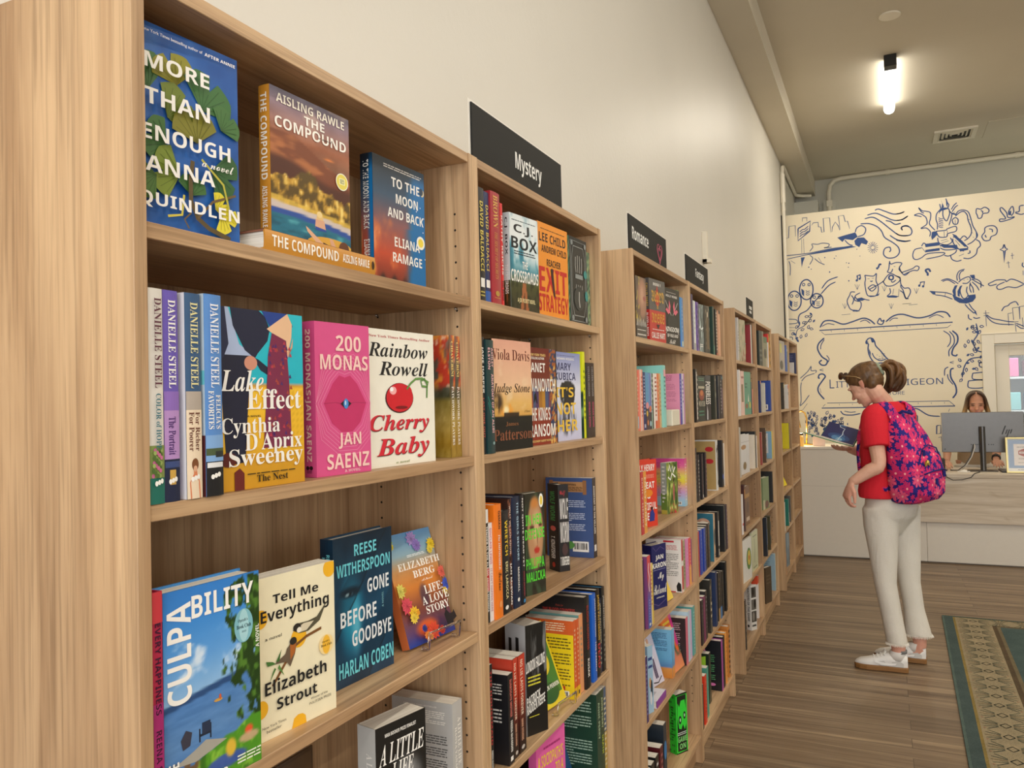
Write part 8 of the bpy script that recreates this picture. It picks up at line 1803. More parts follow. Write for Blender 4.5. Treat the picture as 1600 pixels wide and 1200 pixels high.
def face_color(co, H_, base, s=1.0, lip=(176, 84, 82)):
    q = H_.loc(co) / s; A = np.zeros(co.shape) + np.array(base, float)
    def sp(c, r, col, k):
        nonlocal A
        d = np.sqrt((((q - np.array(c)) / np.array(r)) ** 2).sum(1)); w = np.clip((1 - d) / .5, 0, 1)[:, None] * k; A = A * (1 - w) + np.array(col, float) * w
    for sg in (-1, 1):
        sp((.075, sg * .042, -.022), (.04, .03, .026), (222, 142, 124), .35); sp((-.01, sg * .08, -.002), (.03, .02, .036), (216, 136, 118), .6)
        sp((.088, sg * .034, .030), (.03, .026, .0065), (92, 66, 46), .85); sp((.086, sg * .033, .010), (.03, .021, .011), (88, 62, 52), .8)
    sp((.095, 0, -.054), (.03, .027, .008), lip, .9); sp((.095, 0, -.066), (.03, .024, .009), lip, .85); sp((.095, 0, -.060), (.03, .027, .0025), (120, 48, 48), .9); sp((.112, 0, -.024), (.02, .02, .015), (224, 148, 130), .4)
    return A
def hand(g, w, d, n, side, curl, s=1.0, spread=.10, thumb=(.55, .5)):
    """w wrist, d towards the fingers, n out of the palm, side +1/-1 where the thumb sits along n x d"""
    w, d, n = Vector(w), Vector(d).normalized(), Vector(n); n = (n - d * n.dot(d)).normalized(); t = n.cross(d).normalized() * side
    rings(g, [(w - d * .02 * s, t * .024 * s, n * .018 * s), (w + d * .01 * s, t * .026 * s, n * .016 * s), (w + d * .045 * s, t * .037 * s, n * .015 * s), (w + d * .08 * s, t * .040 * s, n * .012 * s), (w + d * .092 * s, t * .036 * s, n * .009 * s)], 14)
    for k, (o, L, r) in enumerate(((.030, .070, .0085), (.010, .079, .0088), (-.010, .074, .0085), (-.029, .058, .0075))):
        p = w + d * (.084 - .004 * abs(k - 1)) * s + t * o * s; dd = (d + t * spread * (1.2 - k) * .5).normalized(); ax = dd.cross(n).normalized(); pts, rr, a = [p - dd * .014 * s, p], [r * s * 1.05] * 2, 0
        c = curl[k] if isinstance(curl, (list, tuple)) else curl
        for j, fr_ in enumerate((.45, .30, .25)):
            a += c * (.75, 1.0, .75)[j]; v = dd * math.cos(a) + n * math.sin(a); p = p + v * L * fr_ * s; pts.append(p); rr.append(r * s * (.98, .9, .78)[j])
        g.tube(pts, rr, 10); g.ball(pts[-1], rr[-1], 8)
    p = w + d * .022 * s + t * .022 * s; v = (d * thumb[0] + t * .75 + n * thumb[1]).normalized(); v2 = (d * .9 + t * .15 + n * thumb[1] * .9).normalized()
    pts = [p, p + v * .034 * s, p + v * .034 * s + v2 * .030 * s, p + v * .034 * s + v2 * .054 * s]; g.tube(pts, [.0135 * s, .0115 * s, .0098 * s, .0075 * s], 10); g.ball(pts[-1], .0075 * s, 8)

# ---------------------------------------------------------------- the shopper
SKIN1 = (226, 178, 154)
p1 = thing('person', 'young shopper in red T-shirt and white trousers reading an open book', 'person', (.72, 4.9, 0))
PO = Vector((.72, 4.9, 0))
FWD = Vector((-.87, .49, 0)).normalized(); LFT = Vector((-.49, -.87, 0)).normalized(); UP = Vector((0, 0, 1))
cp, sp_ = math.cos(R(33)), math.sin(R(33)); hf = Vector((-.93, .36, 0)).normalized()
HD = Frame((.640, 4.865, 1.556), hf * cp - UP * sp_, UP * cp + hf * sp_)
SL, SR = Vector((.668, 4.765, 1.375)), Vector((.835, 5.055, 1.375))
EL, WL = Vector((.690, 4.700, 1.125)), Vector((.562, 4.690, 1.035))
ER, WR = Vector((.72, 5.10, 1.12)), Vector((.53, 5.055, 1.193))
NB = Vector((.735, 4.905, 1.44))
B_ = MB()
head(B_, HD, .93)
limb(B_, [NB + UP * -.06, NB, HD.p(-.022, 0, -.075), HD.p(-.02, 0, -.02)], [.058, .050, .046, .050])
rings(B_, [((.748, 4.905, .80), LFT * .11, FWD * .07), ((.745, 4.905, .92), LFT * .145, FWD * .095), ((.735, 4.905, 1.05), LFT * .125, FWD * .085), ((.735, 4.905, 1.22), LFT * .14, FWD * .095), ((.742, 4.905, 1.36), LFT * .165, FWD * .085), ((.742, 4.905, 1.43), LFT * .08, FWD * .06)])
limb(B_, [SL + Vector((.02, .03, -.01)), SL, SL.lerp(EL, .5), EL, EL.lerp(WL, .35), WL], [.05, .048, .042, .036, .037, .026])
limb(B_, [SR + Vector((-.02, -.03, -.01)), SR, SR.lerp(ER, .5), ER, ER.lerp(WR, .35), WR], [.05, .048, .042, .036, .037, .026])
hand(B_, WL + (WL - EL).normalized() * .012, (-.34, -.02, -.94), (.80, .5, -.25), -1, [.62, .66, .7, .75], .98, thumb=(.8, .35))
hand(B_, WR + Vector((-.012, -.005, 0)), (-.34, -.93, .02), (.05, .05, 1), 1, [.16, .18, .2, .24], .98, thumb=(.9, .1))
HL, KL, AL = Vector((.690, 4.835, .85)), Vector((.700, 4.82, .47)), Vector((.752, 4.805, .085))
HR, KR, AR = Vector((.800, 4.975, .85)), Vector((.822, 4.985, .45)), Vector((.862, 4.995, .085))
for a, b, c in ((HL, KL, AL), (HR, KR, AR)): limb(B_, [a, a.lerp(b, .5), b, b.lerp(c, .4), c + UP * .06, c], [.085, .068, .052, .046, .036, .034]); limb(B_, [c, c + Vector((-.03, 0, -.035)), c + Vector((-.12, 0, -.05))], [.034, .028, .014])
for v in range(len(B_.v)): B_.v[v] = tuple(Vector(B_.v[v]) - PO)
Hl = Frame(HD.o - PO, HD.f, HD.u)
def c1(co):
    A = face_color(co, Hl, SKIN1, .93, (196, 104, 98)); z = co[:, 2]
    w = np.clip((1.06 - z) / .1, 0, 1)[:, None] * .35; A = A * (1 - w) + np.array((214, 138, 120.)) * w
    return A
remeshed(B_, 'body', M_SKIN, p1, .0036, 3, c1)

def cl(g, name, mat, vox, it=3):
    for v in range(len(g.v)): g.v[v] = tuple(Vector(g.v[v]) - PO)
    return remeshed(g, name, mat, p1, vox, it)
# T-shirt
g = MB()
rings(g, [((.722, 4.895, .935), LFT * .176, FWD * .128), ((.718, 4.895, .97), LFT * .172, FWD * .130), ((.722, 4.898, 1.08), LFT * .152, FWD * .116), ((.726, 4.902, 1.20), LFT * .160, FWD * .122), ((.735, 4.905, 1.31), LFT * .180, FWD * .115), ((.742, 4.905, 1.38), LFT * .176, FWD * .092), ((.742, 4.905, 1.425), LFT * .115, FWD * .076), ((.738, 4.905, 1.462), LFT * .068, FWD * .064)], 28)
for S_, E2, k in ((SL, EL, 1), (SR, ER, -1)):
    a = S_.lerp(E2, .62); limb(g, [S_ - LFT * .09 * k + UP * .02, S_ - LFT * .02 * k + UP * .006, S_.lerp(E2, .25), a], [.060, .068, .070, .067], 20)
shirt = cl(g, 'red_t_shirt', cloth('red_jersey', (222, 44, 58), 400, .45, 3.0), .005, 5)
g = MB()
for k, (u, v) in enumerate(((.0, .0), (.0, .028), (.012, .055), (-.012, .055))):
    c = Vector((.722, 4.898, 1.05 + v)) + FWD * .1225 + LFT * (.045 + u); g.ball(c, (.006, .02, .016), 8)
g.col = (1, 1, 1, 1); cl(g, 'shirt_print', cloth('shirt_print_ink', (176, 120, 66), 300), .003, 1)
# trousers
g = MB()
rings(g, [((.738, 4.902, .955), LFT * .150, FWD * .112), ((.745, 4.903, .88), LFT * .166, FWD * .126), ((.750, 4.905, .83), LFT * .158, FWD * .112), ((.750, 4.905, .77), LFT * .105, FWD * .07), ((.752, 4.905, .72), LFT * .05, FWD * .035)], 28)
for hp, kn, an, cz, cr in ((HL, KL, AL, .150, (.054, .060)), (HR, KR, AR, .155, (.070, .070))):
    cf = Vector((an.x - .004, an.y, cz)); f2 = Vector((1, 0, 0)); s2 = Vector((0, 1, 0))
    rings(g, [(hp + Vector((0, 0, .03)), f2 * .095, s2 * .088), (hp + Vector((0, 0, -.08)), f2 * .090, s2 * .082), (hp.lerp(kn, .55), f2 * .075, s2 * .070), (kn, f2 * .058, s2 * .062), (kn.lerp(cf, .5), f2 * .054, s2 * .058), (cf, f2 * cr[0], s2 * cr[1])], 24)
cl(g, 'white_trousers', cloth('white_denim', (232, 226, 214), 500, .6, 6.0), .006, 14)
for an, cz, cr in ((AL, .150, (.054, .060)), (AR, .155, (.070, .070))):
    g = MB(); cf = Vector((an.x - .004, an.y, cz))
    for k in range(64):
        a = 2 * PI * k / 64; d = Vector((math.cos(a) * cr[0], math.sin(a) * cr[1], 0)); q = cf + d * .97 - PO; rz = random.Random(k).uniform(.6, 1.2)
        g.tube([q + UP * .006, q + d * .12 * rz - UP * .006 * rz], [.0022, .0012], 4)
    g.build('frayed_hem', cloth('frayed_denim', (238, 233, 222), 300), p1)
# shoes, socks
M_SHOE = plain('white_leather', (232, 230, 226), .45); M_SHOEG = plain('grey_suede', (206, 204, 200), .7); M_GUM = plain('gum_rubber', (140, 98, 52), .6); M_SOCK = plain('white_sock', (226, 222, 216), .9); M_SGREY = plain('grey_sock_trim', (120, 118, 116), .9)
def shoe(heel, yaw):
    def T(x, y, z): c, s = math.cos(yaw), math.sin(yaw); return (heel[0] - x * c - y * s - PO.x, heel[1] - x * s + y * c - PO.y, z)
    out = [(0, .026), (.01, .035), (.06, .037), (.11, .036), (.16, .044), (.20, .047), (.235, .040), (.255, .026), (.263, .008)]
    ring = lambda z, gr, l0=0: [T(x + (gr if x > .13 else -gr) * (.6 if .02 < x < .24 else 1), -(w + gr), z) for x, w in out] + [T(x + (gr if x > .13 else -gr) * (.6 if .02 < x < .24 else 1), (w + gr), z) for x, w in reversed(out)]
    g = MB(); g.loft([ring(.0008, -.004), ring(.004, .0025), ring(.024, .003), ring(.028, 0)])
    sole = g.build('sneaker_sole', M_GUM, p1, smooth=False)
    g = MB(); prof = [(.000, .082, .020), (.012, .092, .026), (.05, .080, .030), (.085, .096, .029), (.12, .090, .029), (.16, .074, .034), (.20, .060, .038), (.235, .052, .032), (.256, .040, .020), (.264, .030, .006)]
    R_ = []
    for x, h, w in prof:
        r = []
        for k in range(14):
            a = PI * k / 13 * .99999; r.append(T(x, -math.cos(a) * (w + .008 * math.sin(a) ** .5), .026 + (h - .026) * math.sin(a) ** .6))
        R_.append(r)
    g.loft(R_, closed=False); g.add([], [])
    up_ = g.build('sneaker_upper', M_SHOE, p1, smooth=True)
    for s in (-1, 1):
        g = MB()
        P = [(.055, .050), (.10, .045), (.145, .052), (.168, .062), (.160, .047), (.135, .036), (.095, .034), (.06, .040)]
        def sw(x, z):
            w = .03 + .004; return T(x, s * (np.interp(x, [p[0] for p in prof], [p[2] for p in prof]) + .0093 - .06 * max(0, z - .052)), z)
        g.add([sw(*q) for q in P], tess(P))
        g.build('side_mark', plain('pale_side_mark', (246, 245, 242), .4), up_)
    g = MB()
    for s in (-1, 1):
        P = [(.02, .030), (.075, .030), (.078, .055), (.04, .062), (.02, .05)]; Q = [(.10, .030), (.135, .030), (.15, .05), (.115, .058)]
        for pp in (P, Q): g.add([T(x, s * (np.interp(x, [p[0] for p in prof], [p[2] for p in prof]) + .0086 - .06 * max(0, z - .052)), z) for x, z in pp], tess(pp))
    g.build('suede_panel', M_SHOEG, up_)
    g = MB()
    for x in (.112, .13, .148, .166):
        h = np.interp(x, [p[0] for p in prof], [p[1] for p in prof]); g.tube([T(x, -.026, h - .008), T(x + .003, 0, h + .004), T(x, .026, h - .008)], .003, 6)
    g.tube([T(.11, -.004, .086), T(.105, -.02, .105), T(.115, -.03, .09)], .0025, 6); g.tube([T(.11, .004, .086), T(.112, .015, .108), T(.12, .03, .092)], .0025, 6)
    g.build('laces', M_SHOE, up_)
    g = MB(); c = T(.048, 0, 0)
    rings(g, [((c[0], c[1], .06), Vector((.045, 0, 0)), Vector((0, .033, 0))), ((c[0] - .004, c[1], .085), Vector((.043, 0, 0)), Vector((0, .034, 0))), ((c[0] + .002, c[1], .108), Vector((.041, 0, 0)), Vector((0, .037, 0)))], 18)
    sk = g.build('sock', M_SOCK, p1, smooth=True)
    g = MB(); rings(g, [((c[0] + .018, c[1], .100), Vector((.028, 0, 0)), Vector((0, .034, 0))), ((c[0] + .020, c[1], .116), Vector((.027, 0, 0)), Vector((0, .033, 0)))], 14); g.build('sock_trim', M_SGREY, sk, smooth=True)
shoe((.797, 4.803, 0), R(-1)); shoe((.893, 4.997, 0), R(-4))
# hair
M_HAIR1 = hairmat('brown_hair', 0, 0, (60, 60, 14))
def hc(base, tip=None, z0=0, z1=1):
    def f(co):
        A = np.zeros(co.shape) + np.array(base, float)
        if tip is not None: w = np.clip((z1 - co[:, 2]) / (z1 - z0), 0, 1)[:, None]; A = A * (1 - w) + np.array(tip, float) * w
        return A
    return f
g = MB()
ell(g, HD, (-.016, 0, .044), (.0955, .0735, .084)); ell(g, HD, (-.040, 0, .005), (.066, .066, .055)); ell(g, HD, (.036, 0, .076), (.044, .056, .036)); ell(g, HD, (-.068, 0, .070), (.045, .045, .04))
for s in (-1, 1): ell(g, HD, (.010, s * .056, .047), (.04, .018, .032)); ell(g, HD, (-.045, s * .046, -.014), (.034, .022, .034))
for k in range(14):
    a = -1.2 + 2.4 * k / 13; g.tube([HD.p(.05 * math.cos(a) - .0, .062 * math.sin(a), .112 - .030 * abs(a)), HD.p(-.05, .048 * math.sin(a), .117 - .02 * abs(a)), HD.p(-.102, .012 * math.sin(a), .090)], [.005, .008, .008], 6)
for v in range(len(g.v)): g.v[v] = tuple(Vector(g.v[v]) - PO)
hair = remeshed(g, 'hair', M_HAIR1, p1, .0035, 2, hc((112, 82, 52)))
g = MB(); rg = random.Random(5)
T0 = Vector((.712, 4.895, 1.645))
for k in range(26):
    o = Vector((rg.gauss(0, .014), rg.gauss(0, .016), rg.gauss(0, .012))); e = rg.uniform(-.012, .012)
    limb(g, [T0 + o * .4, T0 + Vector((.045, .012, .018)) + o * .8, T0 + Vector((.077, .022, -.012)) + o * 1.2, T0 + Vector((.082, .028, -.062)) + o * 1.3, T0 + Vector((.062 + e, .03, -.105)) + o * 1.2, T0 + Vector((.048 + e * 2, .03, -.128 + e)) + o * .6], [.008, .012, .013, .013, .010, .003], 7)
for v in range(len(g.v)): g.v[v] = tuple(Vector(g.v[v]) - PO)
remeshed(g, 'ponytail', M_HAIR1, p1, .0042, 2, hc((128, 92, 56), (78, 54, 36), 1.53, 1.64))
g = MB()
for k in range(14):
    a = 2 * PI * k / 14; c = T0 + Vector((-.004, -.004, .0)) + (Vector((0, 1, 0)) * math.cos(a) + Vector((-.45, 0, .9)) * math.sin(a)) * .026; g.ball(c - PO, .0125 + .004 * (k % 2), 8)
g.build('scrunchie', cloth('sage_satin', (150, 160, 138), 90, .3, 2), hair, smooth=True)
# eyes
for s in (1, -1):
    g = MB(); g.ball(HD.p(.067, s * .029, .009) - PO, .0100, 12); e_ = g.build('eye', plain('eye_white', (226, 220, 214), .2), p1, smooth=True)
    g = MB(); g.ball(HD.p(.0742, s * .029, .007) - PO, .005, 10); g.build('iris', plain('eye_iris', (62, 56, 50), .2), e_, smooth=True)
# sunglasses pushed up in the hair
sg_ = thing('sunglasses', 'brown sunglasses with thin gold arms pushed up on the shopper\'s hair', 'glasses', HD.p(.05, 0, .11))
so = HD.p(.05, 0, .11)
g = MB()
for s in (-1, 1): g.tube([HD.p(.070, s * .050, .112) - so, HD.p(.03, s * .0755, .085) - so, HD.p(-.008, s * .0785, .052) - so, HD.p(-.022, s * .077, .030) - so], .0022, 6)
g.build('temple_arms', plain('gold_wire', (208, 176, 128), .3, .6), sg_, smooth=True)
for s in (-1, 1):
    g = MB(); rings(g, [(HD.p(.074 + d_, s * .030, .116 + d_ * .6) - so, HD.l * .027, (HD.u * .7 + HD.f * -.55) * .024) for d_ in (0, .006)], 20); g.build('lens', plain('brown_lens', (74, 42, 22), .15), sg_)
# the open book
bk = thing('open_book', 'open book with navy lightning endpaper held in the shopper\'s hand', 'book', (0, 0, 0))
Pn, Pf = Vector((.560, 4.86, 1.2185)), Vector((.390, 4.955, 1.268)); ax = Pf - Pn; Rv = Vector((.042, .115, .078)); Lv = Vector((-.080, -.125, .030)); dn = ax.cross(Rv).normalized(); dn = dn if dn.z > 0 else -dn; dl = ax.cross(Lv).normalized(); dl = dl if dl.z > 0 else -dl
def slab(g, a, v, n, t0, t1, k0, k1, col):
    e0, e1 = a + ax * k0, a + ax * k1; V = []
    for nn in (t0, t1): V += [e0 + n * nn, e1 + n * nn, e1 + v + n * nn, e0 + v + n * nn]
    g.add(V, [(0, 1, 2, 3), (7, 6, 5, 4), (0, 4, 5, 1), (1, 5, 6, 2), (2, 6, 7, 3), (3, 7, 4, 0)], 0, hexc(col))
g = MB(); slab(g, Pn, Rv * 1.04, dn, -.004, -.001, -.03, 1.03, '1f6a4a'); slab(g, Pn, Lv * 1.04, dl, -.006, -.002, -.03, 1.03, '1f8a4c'); g.build('cover', M_PRINT, bk, colors=True)
g = MB(); slab(g, Pn, Lv, dl, -.002, .002, 0, 1, 'eae6da'); slab(g, Pn, Rv, dn, -.0008, .004, 0, 1, 'eae6da'); g.build('page_block', M_PAGES, bk)
g = MB(); Fp = Face(g, lambda u, v, l: Pf - ax * u + Rv * v + dn * (.0042 + l), .2, .15)
for o_ in [('r', 0, 0, 1, 1, '25285e'), ('e', .5, .22, .34, .22, '2c4a80'), ('e', .5, .16, .22, .16, '3f74a8'), ('e', .52, .1, .12, .1, '8ab8d4'), ('p', [(.36, 1), (.56, 1), (.56, .92), (.36, .9)], '4a70a0'), ('l', [(.36, .95), (.40, .84), (.55, .80), (.54, .62), (.57, .40), (.53, .2), (.52, .02)], .0045, 'd8e8f4'), ('l', [(.55, .55), (.62, .4), (.66, .3)], .002, '8ab0d4'), ('e', .38, .14, .08, .12, '5a8cba')]: Fp.op(o_)
g.build('endpaper', M_PRINT, bk, colors=True)

# backpack
def floral():
    m, nt, b = mat_base('floral_canvas', .8, spec=.2)
    tc = node(nt, 'ShaderNodeTexCoord'); sx = node(nt, 'ShaderNodeSeparateXYZ'); nt.links.new(tc.outputs['Object'], sx.inputs[0])
    ma = lambda op, a, b_=None: (lambda n: ([nt.links.new(x, n.inputs[i]) if not isinstance(x, (int, float)) else setattr(n.inputs[i], 'default_value', x) for i, x in enumerate((a, b_)) if x is not None], n.outputs[0])[1])(node(nt, 'ShaderNodeMath', operation=op))
    u = ma('ADD', ma('MULTIPLY', sx.outputs[0], -1.36), ma('MULTIPLY', sx.outputs[1], -.38)); cm = node(nt, 'ShaderNodeCombineXYZ'); nt.links.new(u, cm.inputs[0]); nt.links.new(sx.outputs[2], cm.inputs[1])
    def layer(scale, petals, off, r0):
        ad = node(nt, 'ShaderNodeVectorMath', operation='MULTIPLY_ADD'); nt.links.new(cm.outputs[0], ad.inputs[0]); ad.inputs[1].default_value = (scale,) * 3; ad.inputs[2].default_value = (off, off * .7, 0)
        vo = node(nt, 'ShaderNodeTexVoronoi', voronoi_dimensions='2D'); vo.inputs['Scale'].default_value = 1; vo.inputs['Randomness'].default_value = .75; nt.links.new(ad.outputs[0], vo.inputs['Vector'])
        df = node(nt, 'ShaderNodeVectorMath', operation='SUBTRACT'); nt.links.new(ad.outputs[0], df.inputs[0]); nt.links.new(vo.outputs['Position'], df.inputs[1])
        s2 = node(nt, 'ShaderNodeSeparateXYZ'); nt.links.new(df.outputs[0], s2.inputs[0]); an = ma('ARCTAN2', s2.outputs[1], s2.outputs[0]); rot = ma('MULTIPLY', vo.outputs['Color'], 6.0)
        pt = ma('ABSOLUTE', ma('COSINE', ma('ADD', ma('MULTIPLY', an, petals / 2), rot))); rad = ma('MULTIPLY_ADD', pt, r0 * .62); rad.node.inputs[2].default_value = r0 * .42
        d = vo.outputs['Distance']; return ma('LESS_THAN', d, rad), ma('LESS_THAN', d, r0 * .16), vo.outputs['Color']
    f1, c1_, col1 = layer(13, 8, 3.1, .50); f2, c2_, col2 = layer(25, 6, 7.7, .40)
    shade = ramp(nt, col1, [(.2, rgb(196, 40, 104)), (.5, rgb(224, 58, 112)), (.8, rgb(236, 92, 134))])
    base = mixc(nt, f2, rgb(44, 38, 122), rgb(206, 48, 108)); base = mixc(nt, f1, base, shade.outputs[0]); base = mixc(nt, c1_, base, rgb(246, 168, 170))
    nt.links.new(base, b.inputs['Base Color']); n = noise(nt, tc.outputs['Object'], 500, 2); bump(nt, b, n.outputs['Fac'], .2, .001)
    return m
M_FLOR = floral(); M_NAVY = cloth('navy_webbing', (40, 44, 116), 400, .2)
BO = Vector((.852, 4.826, 1.16)); BK = (-FWD).normalized()       # pack frame: BK away from her back
bp = thing('backpack', 'navy backpack with pink flowers worn on the shopper\'s back', 'backpack', BO)
C0 = Vector((.0, .0, 0))
def sec(z, wd, dp, shift=0): c = BK * (shift) + Vector((0, 0, z)); return (c, LFT * wd, BK * dp)
g = MB(); rings(g, [sec(-.248, .105, .055, -.005), sec(-.235, .135, .082, .0), sec(-.18, .158, .105, .012), sec(-.08, .165, .108, .014), sec(.03, .160, .092, .0), sec(.12, .142, .070, -.02), sec(.19, .112, .048, -.042), sec(.232, .075, .030, -.058), sec(.245, .04, .016, -.062)], 32, 2.7)
body_ = remeshed(g, 'main_bag', M_FLOR, bp, .005, 4)
g = MB(); rings(g, [sec(-.225, .085, .03, .085), sec(-.19, .115, .045, .095), sec(-.09, .122, .045, .098), sec(.0, .112, .038, .082), sec(.05, .09, .028, .062), sec(.065, .06, .02, .055)], 28, 2.6); remeshed(g, 'front_pocket', M_FLOR, bp, .004, 3)
def on_pack(l, z, out): return LFT * l + BK * out + UP * z
g = MB(); g.tube([on_pack(-.105, -.0, .10), on_pack(-.07, .050, .098), on_pack(-.0, .068, .09), on_pack(.07, .050, .098), on_pack(.105, 0, .10)], .0035, 8); g.tube([on_pack(-.115, -.075, .128), on_pack(-.05, -.062, .140), on_pack(.05, -.066, .141), on_pack(.115, -.08, .128)], .004, 8); g.build('zip_line', M_NAVY, bp, smooth=True)
g = MB(); g.tube([on_pack(.035, .225, -.055), on_pack(.04, .25, -.02), on_pack(.0, .235, .012), on_pack(-.04, .25, -.02), on_pack(-.035, .225, -.055)], .008, 8); g.build('top_handle', M_NAVY, bp, smooth=True)
for q in ((.075, .045, .108), (.03, -.105, .148), (-.05, -.07, .147)):
    g = MB(); c = on_pack(*q); g.box(c + Vector((-.007, -.007, -.032)), c + Vector((.007, .007, 0))); g.build('zip_pull', M_NAVY, bp, bevel=.002)
g = MB(); c = on_pack(.088, -.018, .128)
for s in (-1, 1):
    d = LFT * s; g.loft([[c + d * .002 + UP * .012, c + d * .002 - UP * .012, c + d * .002 - UP * .012 + BK * .005, c + d * .002 + UP * .012 + BK * .005], [c + d * .02 + UP * .004, c + d * .022 - UP * .022, c + d * .022 - UP * .022 + BK * .004, c + d * .02 + UP * .004 + BK * .004]])
g.ball(c + BK * .003 - UP * .002, (.006, .006, .014), 8); g.build('gold_charm', plain('charm_gold', (232, 196, 96), .25, .9), bp)
def strap(side, mat):
    S0 = SL if side > 0 else SR; P = []
    for q in ((LFT * .075 * side + BK * -.035 + UP * .20), ):
        P.append(BO + q)
    top = S0 + LFT * -.055 * side + UP * .073; P += [top + BK * .055 - UP * .012, top, top + FWD * .060 - UP * .042, S0 + FWD * .098 + LFT * -.045 * side - UP * .08, S0 + FWD * .112 + LFT * -.03 * side - UP * .20, S0 + FWD * .06 + LFT * .005 * side - UP * .36, BO + LFT * .14 * side - UP * .17 - BK * .06]
    pts, out = [Vector(p) for p in P], []
    for i in range(len(pts) - 1):
        p0, p1_, p2, p3 = pts[max(i - 1, 0)], pts[i], pts[i + 1], pts[min(i + 2, len(pts) - 1)]
        for k in range(6):
            t = k / 6; out.append(.5 * (2 * p1_ + (p2 - p0) * t + (2 * p0 - 5 * p1_ + 4 * p2 - p3) * t * t + (3 * p1_ - p0 - 3 * p2 + p3) * t ** 3))
    out.append(pts[-1]); st_ = []
    cen = Vector((.735, 4.905, 0))
    for i, p in enumerate(out):
        tg = (out[min(i + 1, len(out) - 1)] - out[max(i - 1, 0)]).normalized(); o_ = Vector((p.x - cen.x, p.y - cen.y, .0)); o_ = o_.normalized() * (.35 if p.z > 1.36 else 1) + UP * max(0, (p.z - 1.33) * 8); o_ = (o_ - tg * o_.dot(tg)).normalized(); w = tg.cross(o_).normalized(); h = .033 if i < 27 else .012; st_.append((p - BO, w * h, o_ * .006))
    g = MB(); rings(g, st_, 10, 4); return g.build('shoulder_strap', mat, bp, smooth=True)
strap(1, M_FLOR); strap(-1, M_FLOR)

# ---------------------------------------------------------------- the clerk behind the counter
SKIN2 = (196, 142, 112)
CO = Vector((1.515, 8.86, 0))
p2 = thing('person', 'clerk with wavy shoulder length hair leaning on the counter behind the monitor', 'person', CO)
H2 = Frame((1.518, 8.66, 1.385), (-.03, -.97, -.20), (0, -.20, .97))
B_ = MB(); head(B_, H2, .98)
l2, f2_ = Vector((1, 0, 0)), Vector((0, -1, 0))
limb(B_, [(1.515, 8.77, 1.18), (1.515, 8.755, 1.24), H2.p(-.05, 0, -.08), H2.p(-.03, 0, -.02)], [.06, .053, .05, .05])
rings(B_, [((1.515, 8.90, .78), l2 * .15, f2_ * .10), ((1.515, 8.89, .90), l2 * .145, f2_ * .10), ((1.515, 8.85, 1.0), l2 * .125, f2_ * .09), ((1.515, 8.81, 1.1), l2 * .15, f2_ * .09), ((1.515, 8.79, 1.17), l2 * .15, f2_ * .07), ((1.515, 8.775, 1.21), l2 * .07, f2_ * .05)])
for s, el, wr in ((-1, (1.262, 8.60, .975), (1.240, 8.42, .862)), (1, (1.665, 8.60, .965), (1.640, 8.45, .880))):
    sh = Vector((1.515 + s * .165, 8.79, 1.15)); el, wr = Vector(el), Vector(wr)
    limb(B_, [sh - Vector((s * .04, 0, 0)), sh, sh.lerp(el, .5), el, el.lerp(wr, .4), wr], [.045, .047, .042, .036, .036, .026])
    hand(B_, wr, (.0 if s > 0 else .05, -.90, -.24), (0, .24, -1), -s, [.22, .22, .22, .25], .95, thumb=(.7, .3))
for s in (-1, 1): limb(B_, [(1.515 + s * .085, 8.90, .84), (1.515 + s * .09, 8.90, .48), (1.515 + s * .09, 8.91, .06)], [.085, .055, .036]); limb(B_, [(1.515 + s * .09, 8.91, .06), (1.515 + s * .09, 8.82, .025)], [.034, .024])
for v in range(len(B_.v)): B_.v[v] = tuple(Vector(B_.v[v]) - CO)
Hl2 = Frame(H2.o - CO, H2.f, H2.u)
remeshed(B_, 'body', M_SKIN, p2, .0042, 3, lambda co: face_color(co, Hl2, SKIN2, .98, (168, 72, 72)))
def cl2(g, name, mat, vox, it=3):
    for v in range(len(g.v)): g.v[v] = tuple(Vector(g.v[v]) - CO)
    return remeshed(g, name, mat, p2, vox, it)
g = MB(); rings(g, [((1.515, 8.90, .80), l2 * .158, f2_ * .115), ((1.515, 8.885, .92), l2 * .15, f2_ * .112), ((1.515, 8.84, 1.02), l2 * .145, f2_ * .108), ((1.515, 8.80, 1.12), l2 * .165, f2_ * .105), ((1.515, 8.785, 1.19), l2 * .16, f2_ * .075), ((1.515, 8.77, 1.225), l2 * .075, f2_ * .06)], 24)
for s, el in ((-1, Vector((1.262, 8.60, .975))), (1, Vector((1.665, 8.60, .965)))):
    sh = Vector((1.515 + s * .165, 8.79, 1.15)); limb(g, [sh - Vector((s * .05, 0, -.01)), sh, sh.lerp(el, .4)], [.055, .060, .058])
cl2(g, 'beige_top', cloth('beige_knit', (176, 150, 118), 300, .4, 2), .006)
g = MB(); rings(g, [((1.515, 8.90, .84), l2 * .16, f2_ * .115), ((1.515, 8.90, .76), l2 * .165, f2_ * .115)], 24)
for s in (-1, 1): limb(g, [(1.515 + s * .085, 8.90, .80), (1.515 + s * .09, 8.90, .48), (1.515 + s * .09, 8.91, .1)], [.1, .085, .085])
cl2(g, 'white_skirt_trousers', cloth('cream_linen', (226, 216, 200), 300, .4, 2), .008); bpy.data.objects['white_skirt_trousers'].name = 'cream_trousers'
g = MB()
for s in (-1, 1): g.ball((1.515 + s * .09 - CO.x, 8.87 - CO.y, .045), (.045, .12, .042), 14)
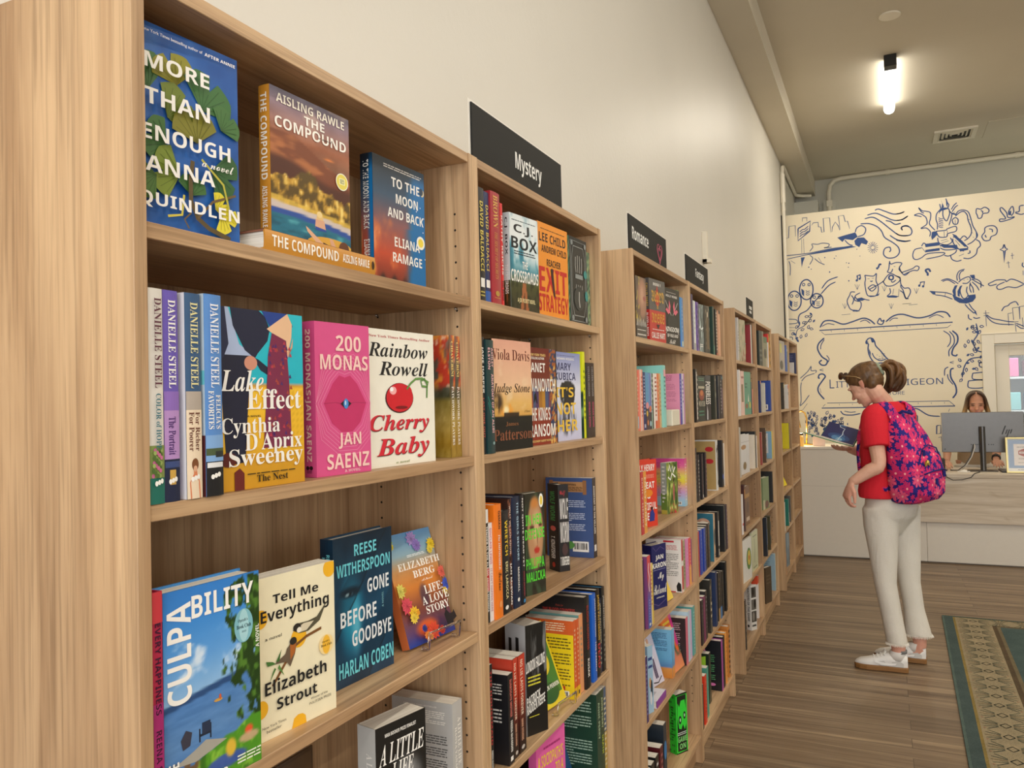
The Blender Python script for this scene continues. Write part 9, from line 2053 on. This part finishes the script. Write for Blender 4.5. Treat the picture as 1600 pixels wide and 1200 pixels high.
g.v = [v for v in g.v]; o_ = g.build('shoes', M_BLACK, p2, smooth=True)
g = MB()
rg = random.Random(11)
ell(g, H2, (-.022, 0, .050), (.088, .078, .084)); ell(g, H2, (-.055, 0, -.02), (.06, .076, .085))
for s in (-1, 1):
    for k in range(15):
        b_ = k / 14; ph = rg.uniform(0, 6); e_ = -.12 - .035 * rg.random(); P = []
        for t, y, u in ((0, .006, .126), (.15, .038, .114), (.3, .066, .082), (.45, .079, .035), (.6, .086, -.015), (.75, .097, -.06), (.88, .105, -.095), (1, .098, e_)):
            w_ = .010 * math.sin(ph + 8 * t) * max(0, t - .35) * 1.6
            P.append(H2.p(.062 - .125 * b_ - .02 * t * (1 - b_) + w_, s * (y * (1 - .12 * b_) + .008 * b_ + w_), u - .006 * b_))
        limb(g, P, [.006, .010, .012, .013, .014, .015, .013, .004], 7)
for v in range(len(g.v)): g.v[v] = tuple(Vector(g.v[v]) - CO)
remeshed(g, 'hair', hairmat('ombre_hair', 0, 0, (50, 50, 12)), p2, .005, 2, hc((70, 47, 30), (206, 166, 106), 1.29, 1.43))
for s in (1, -1):
    g = MB(); g.ball(H2.p(.071, s * .031, .011) - CO, .0105, 12); e_ = g.build('eye', plain('eye_white', (226, 220, 214), .2), p2, smooth=True)
    g = MB(); g.ball(H2.p(.0785, s * .031, .009) - CO, .0052, 10); g.build('iris', plain('eye_iris', (52, 36, 26), .2), e_, smooth=True)
t = thing('wristwatch', 'black wristwatch on the clerk\'s wrist beside the framed notice', 'watch', (1.644, 8.475, .896))
wd = (Vector((1.665, 8.60, .965)) - Vector((1.640, 8.45, .880))).normalized(); wa = wd.cross(UP).normalized(); wb = wd.cross(wa)
g = MB(); rings(g, [(wd * k, wa * .037, wb * .036) for k in (-.012, .012)], 18); g.build('band', M_BLACK, t, smooth=False)
g = MB(); rings(g, [(wb * -.029 if wb.z < 0 else wb * .029, wd * .018, wa * .016), (wb * -.038 if wb.z < 0 else wb * .038, wd * .016, wa * .014)], 14, 3); g.build('case', plain('watch_glass', (20, 20, 24), .1), t)
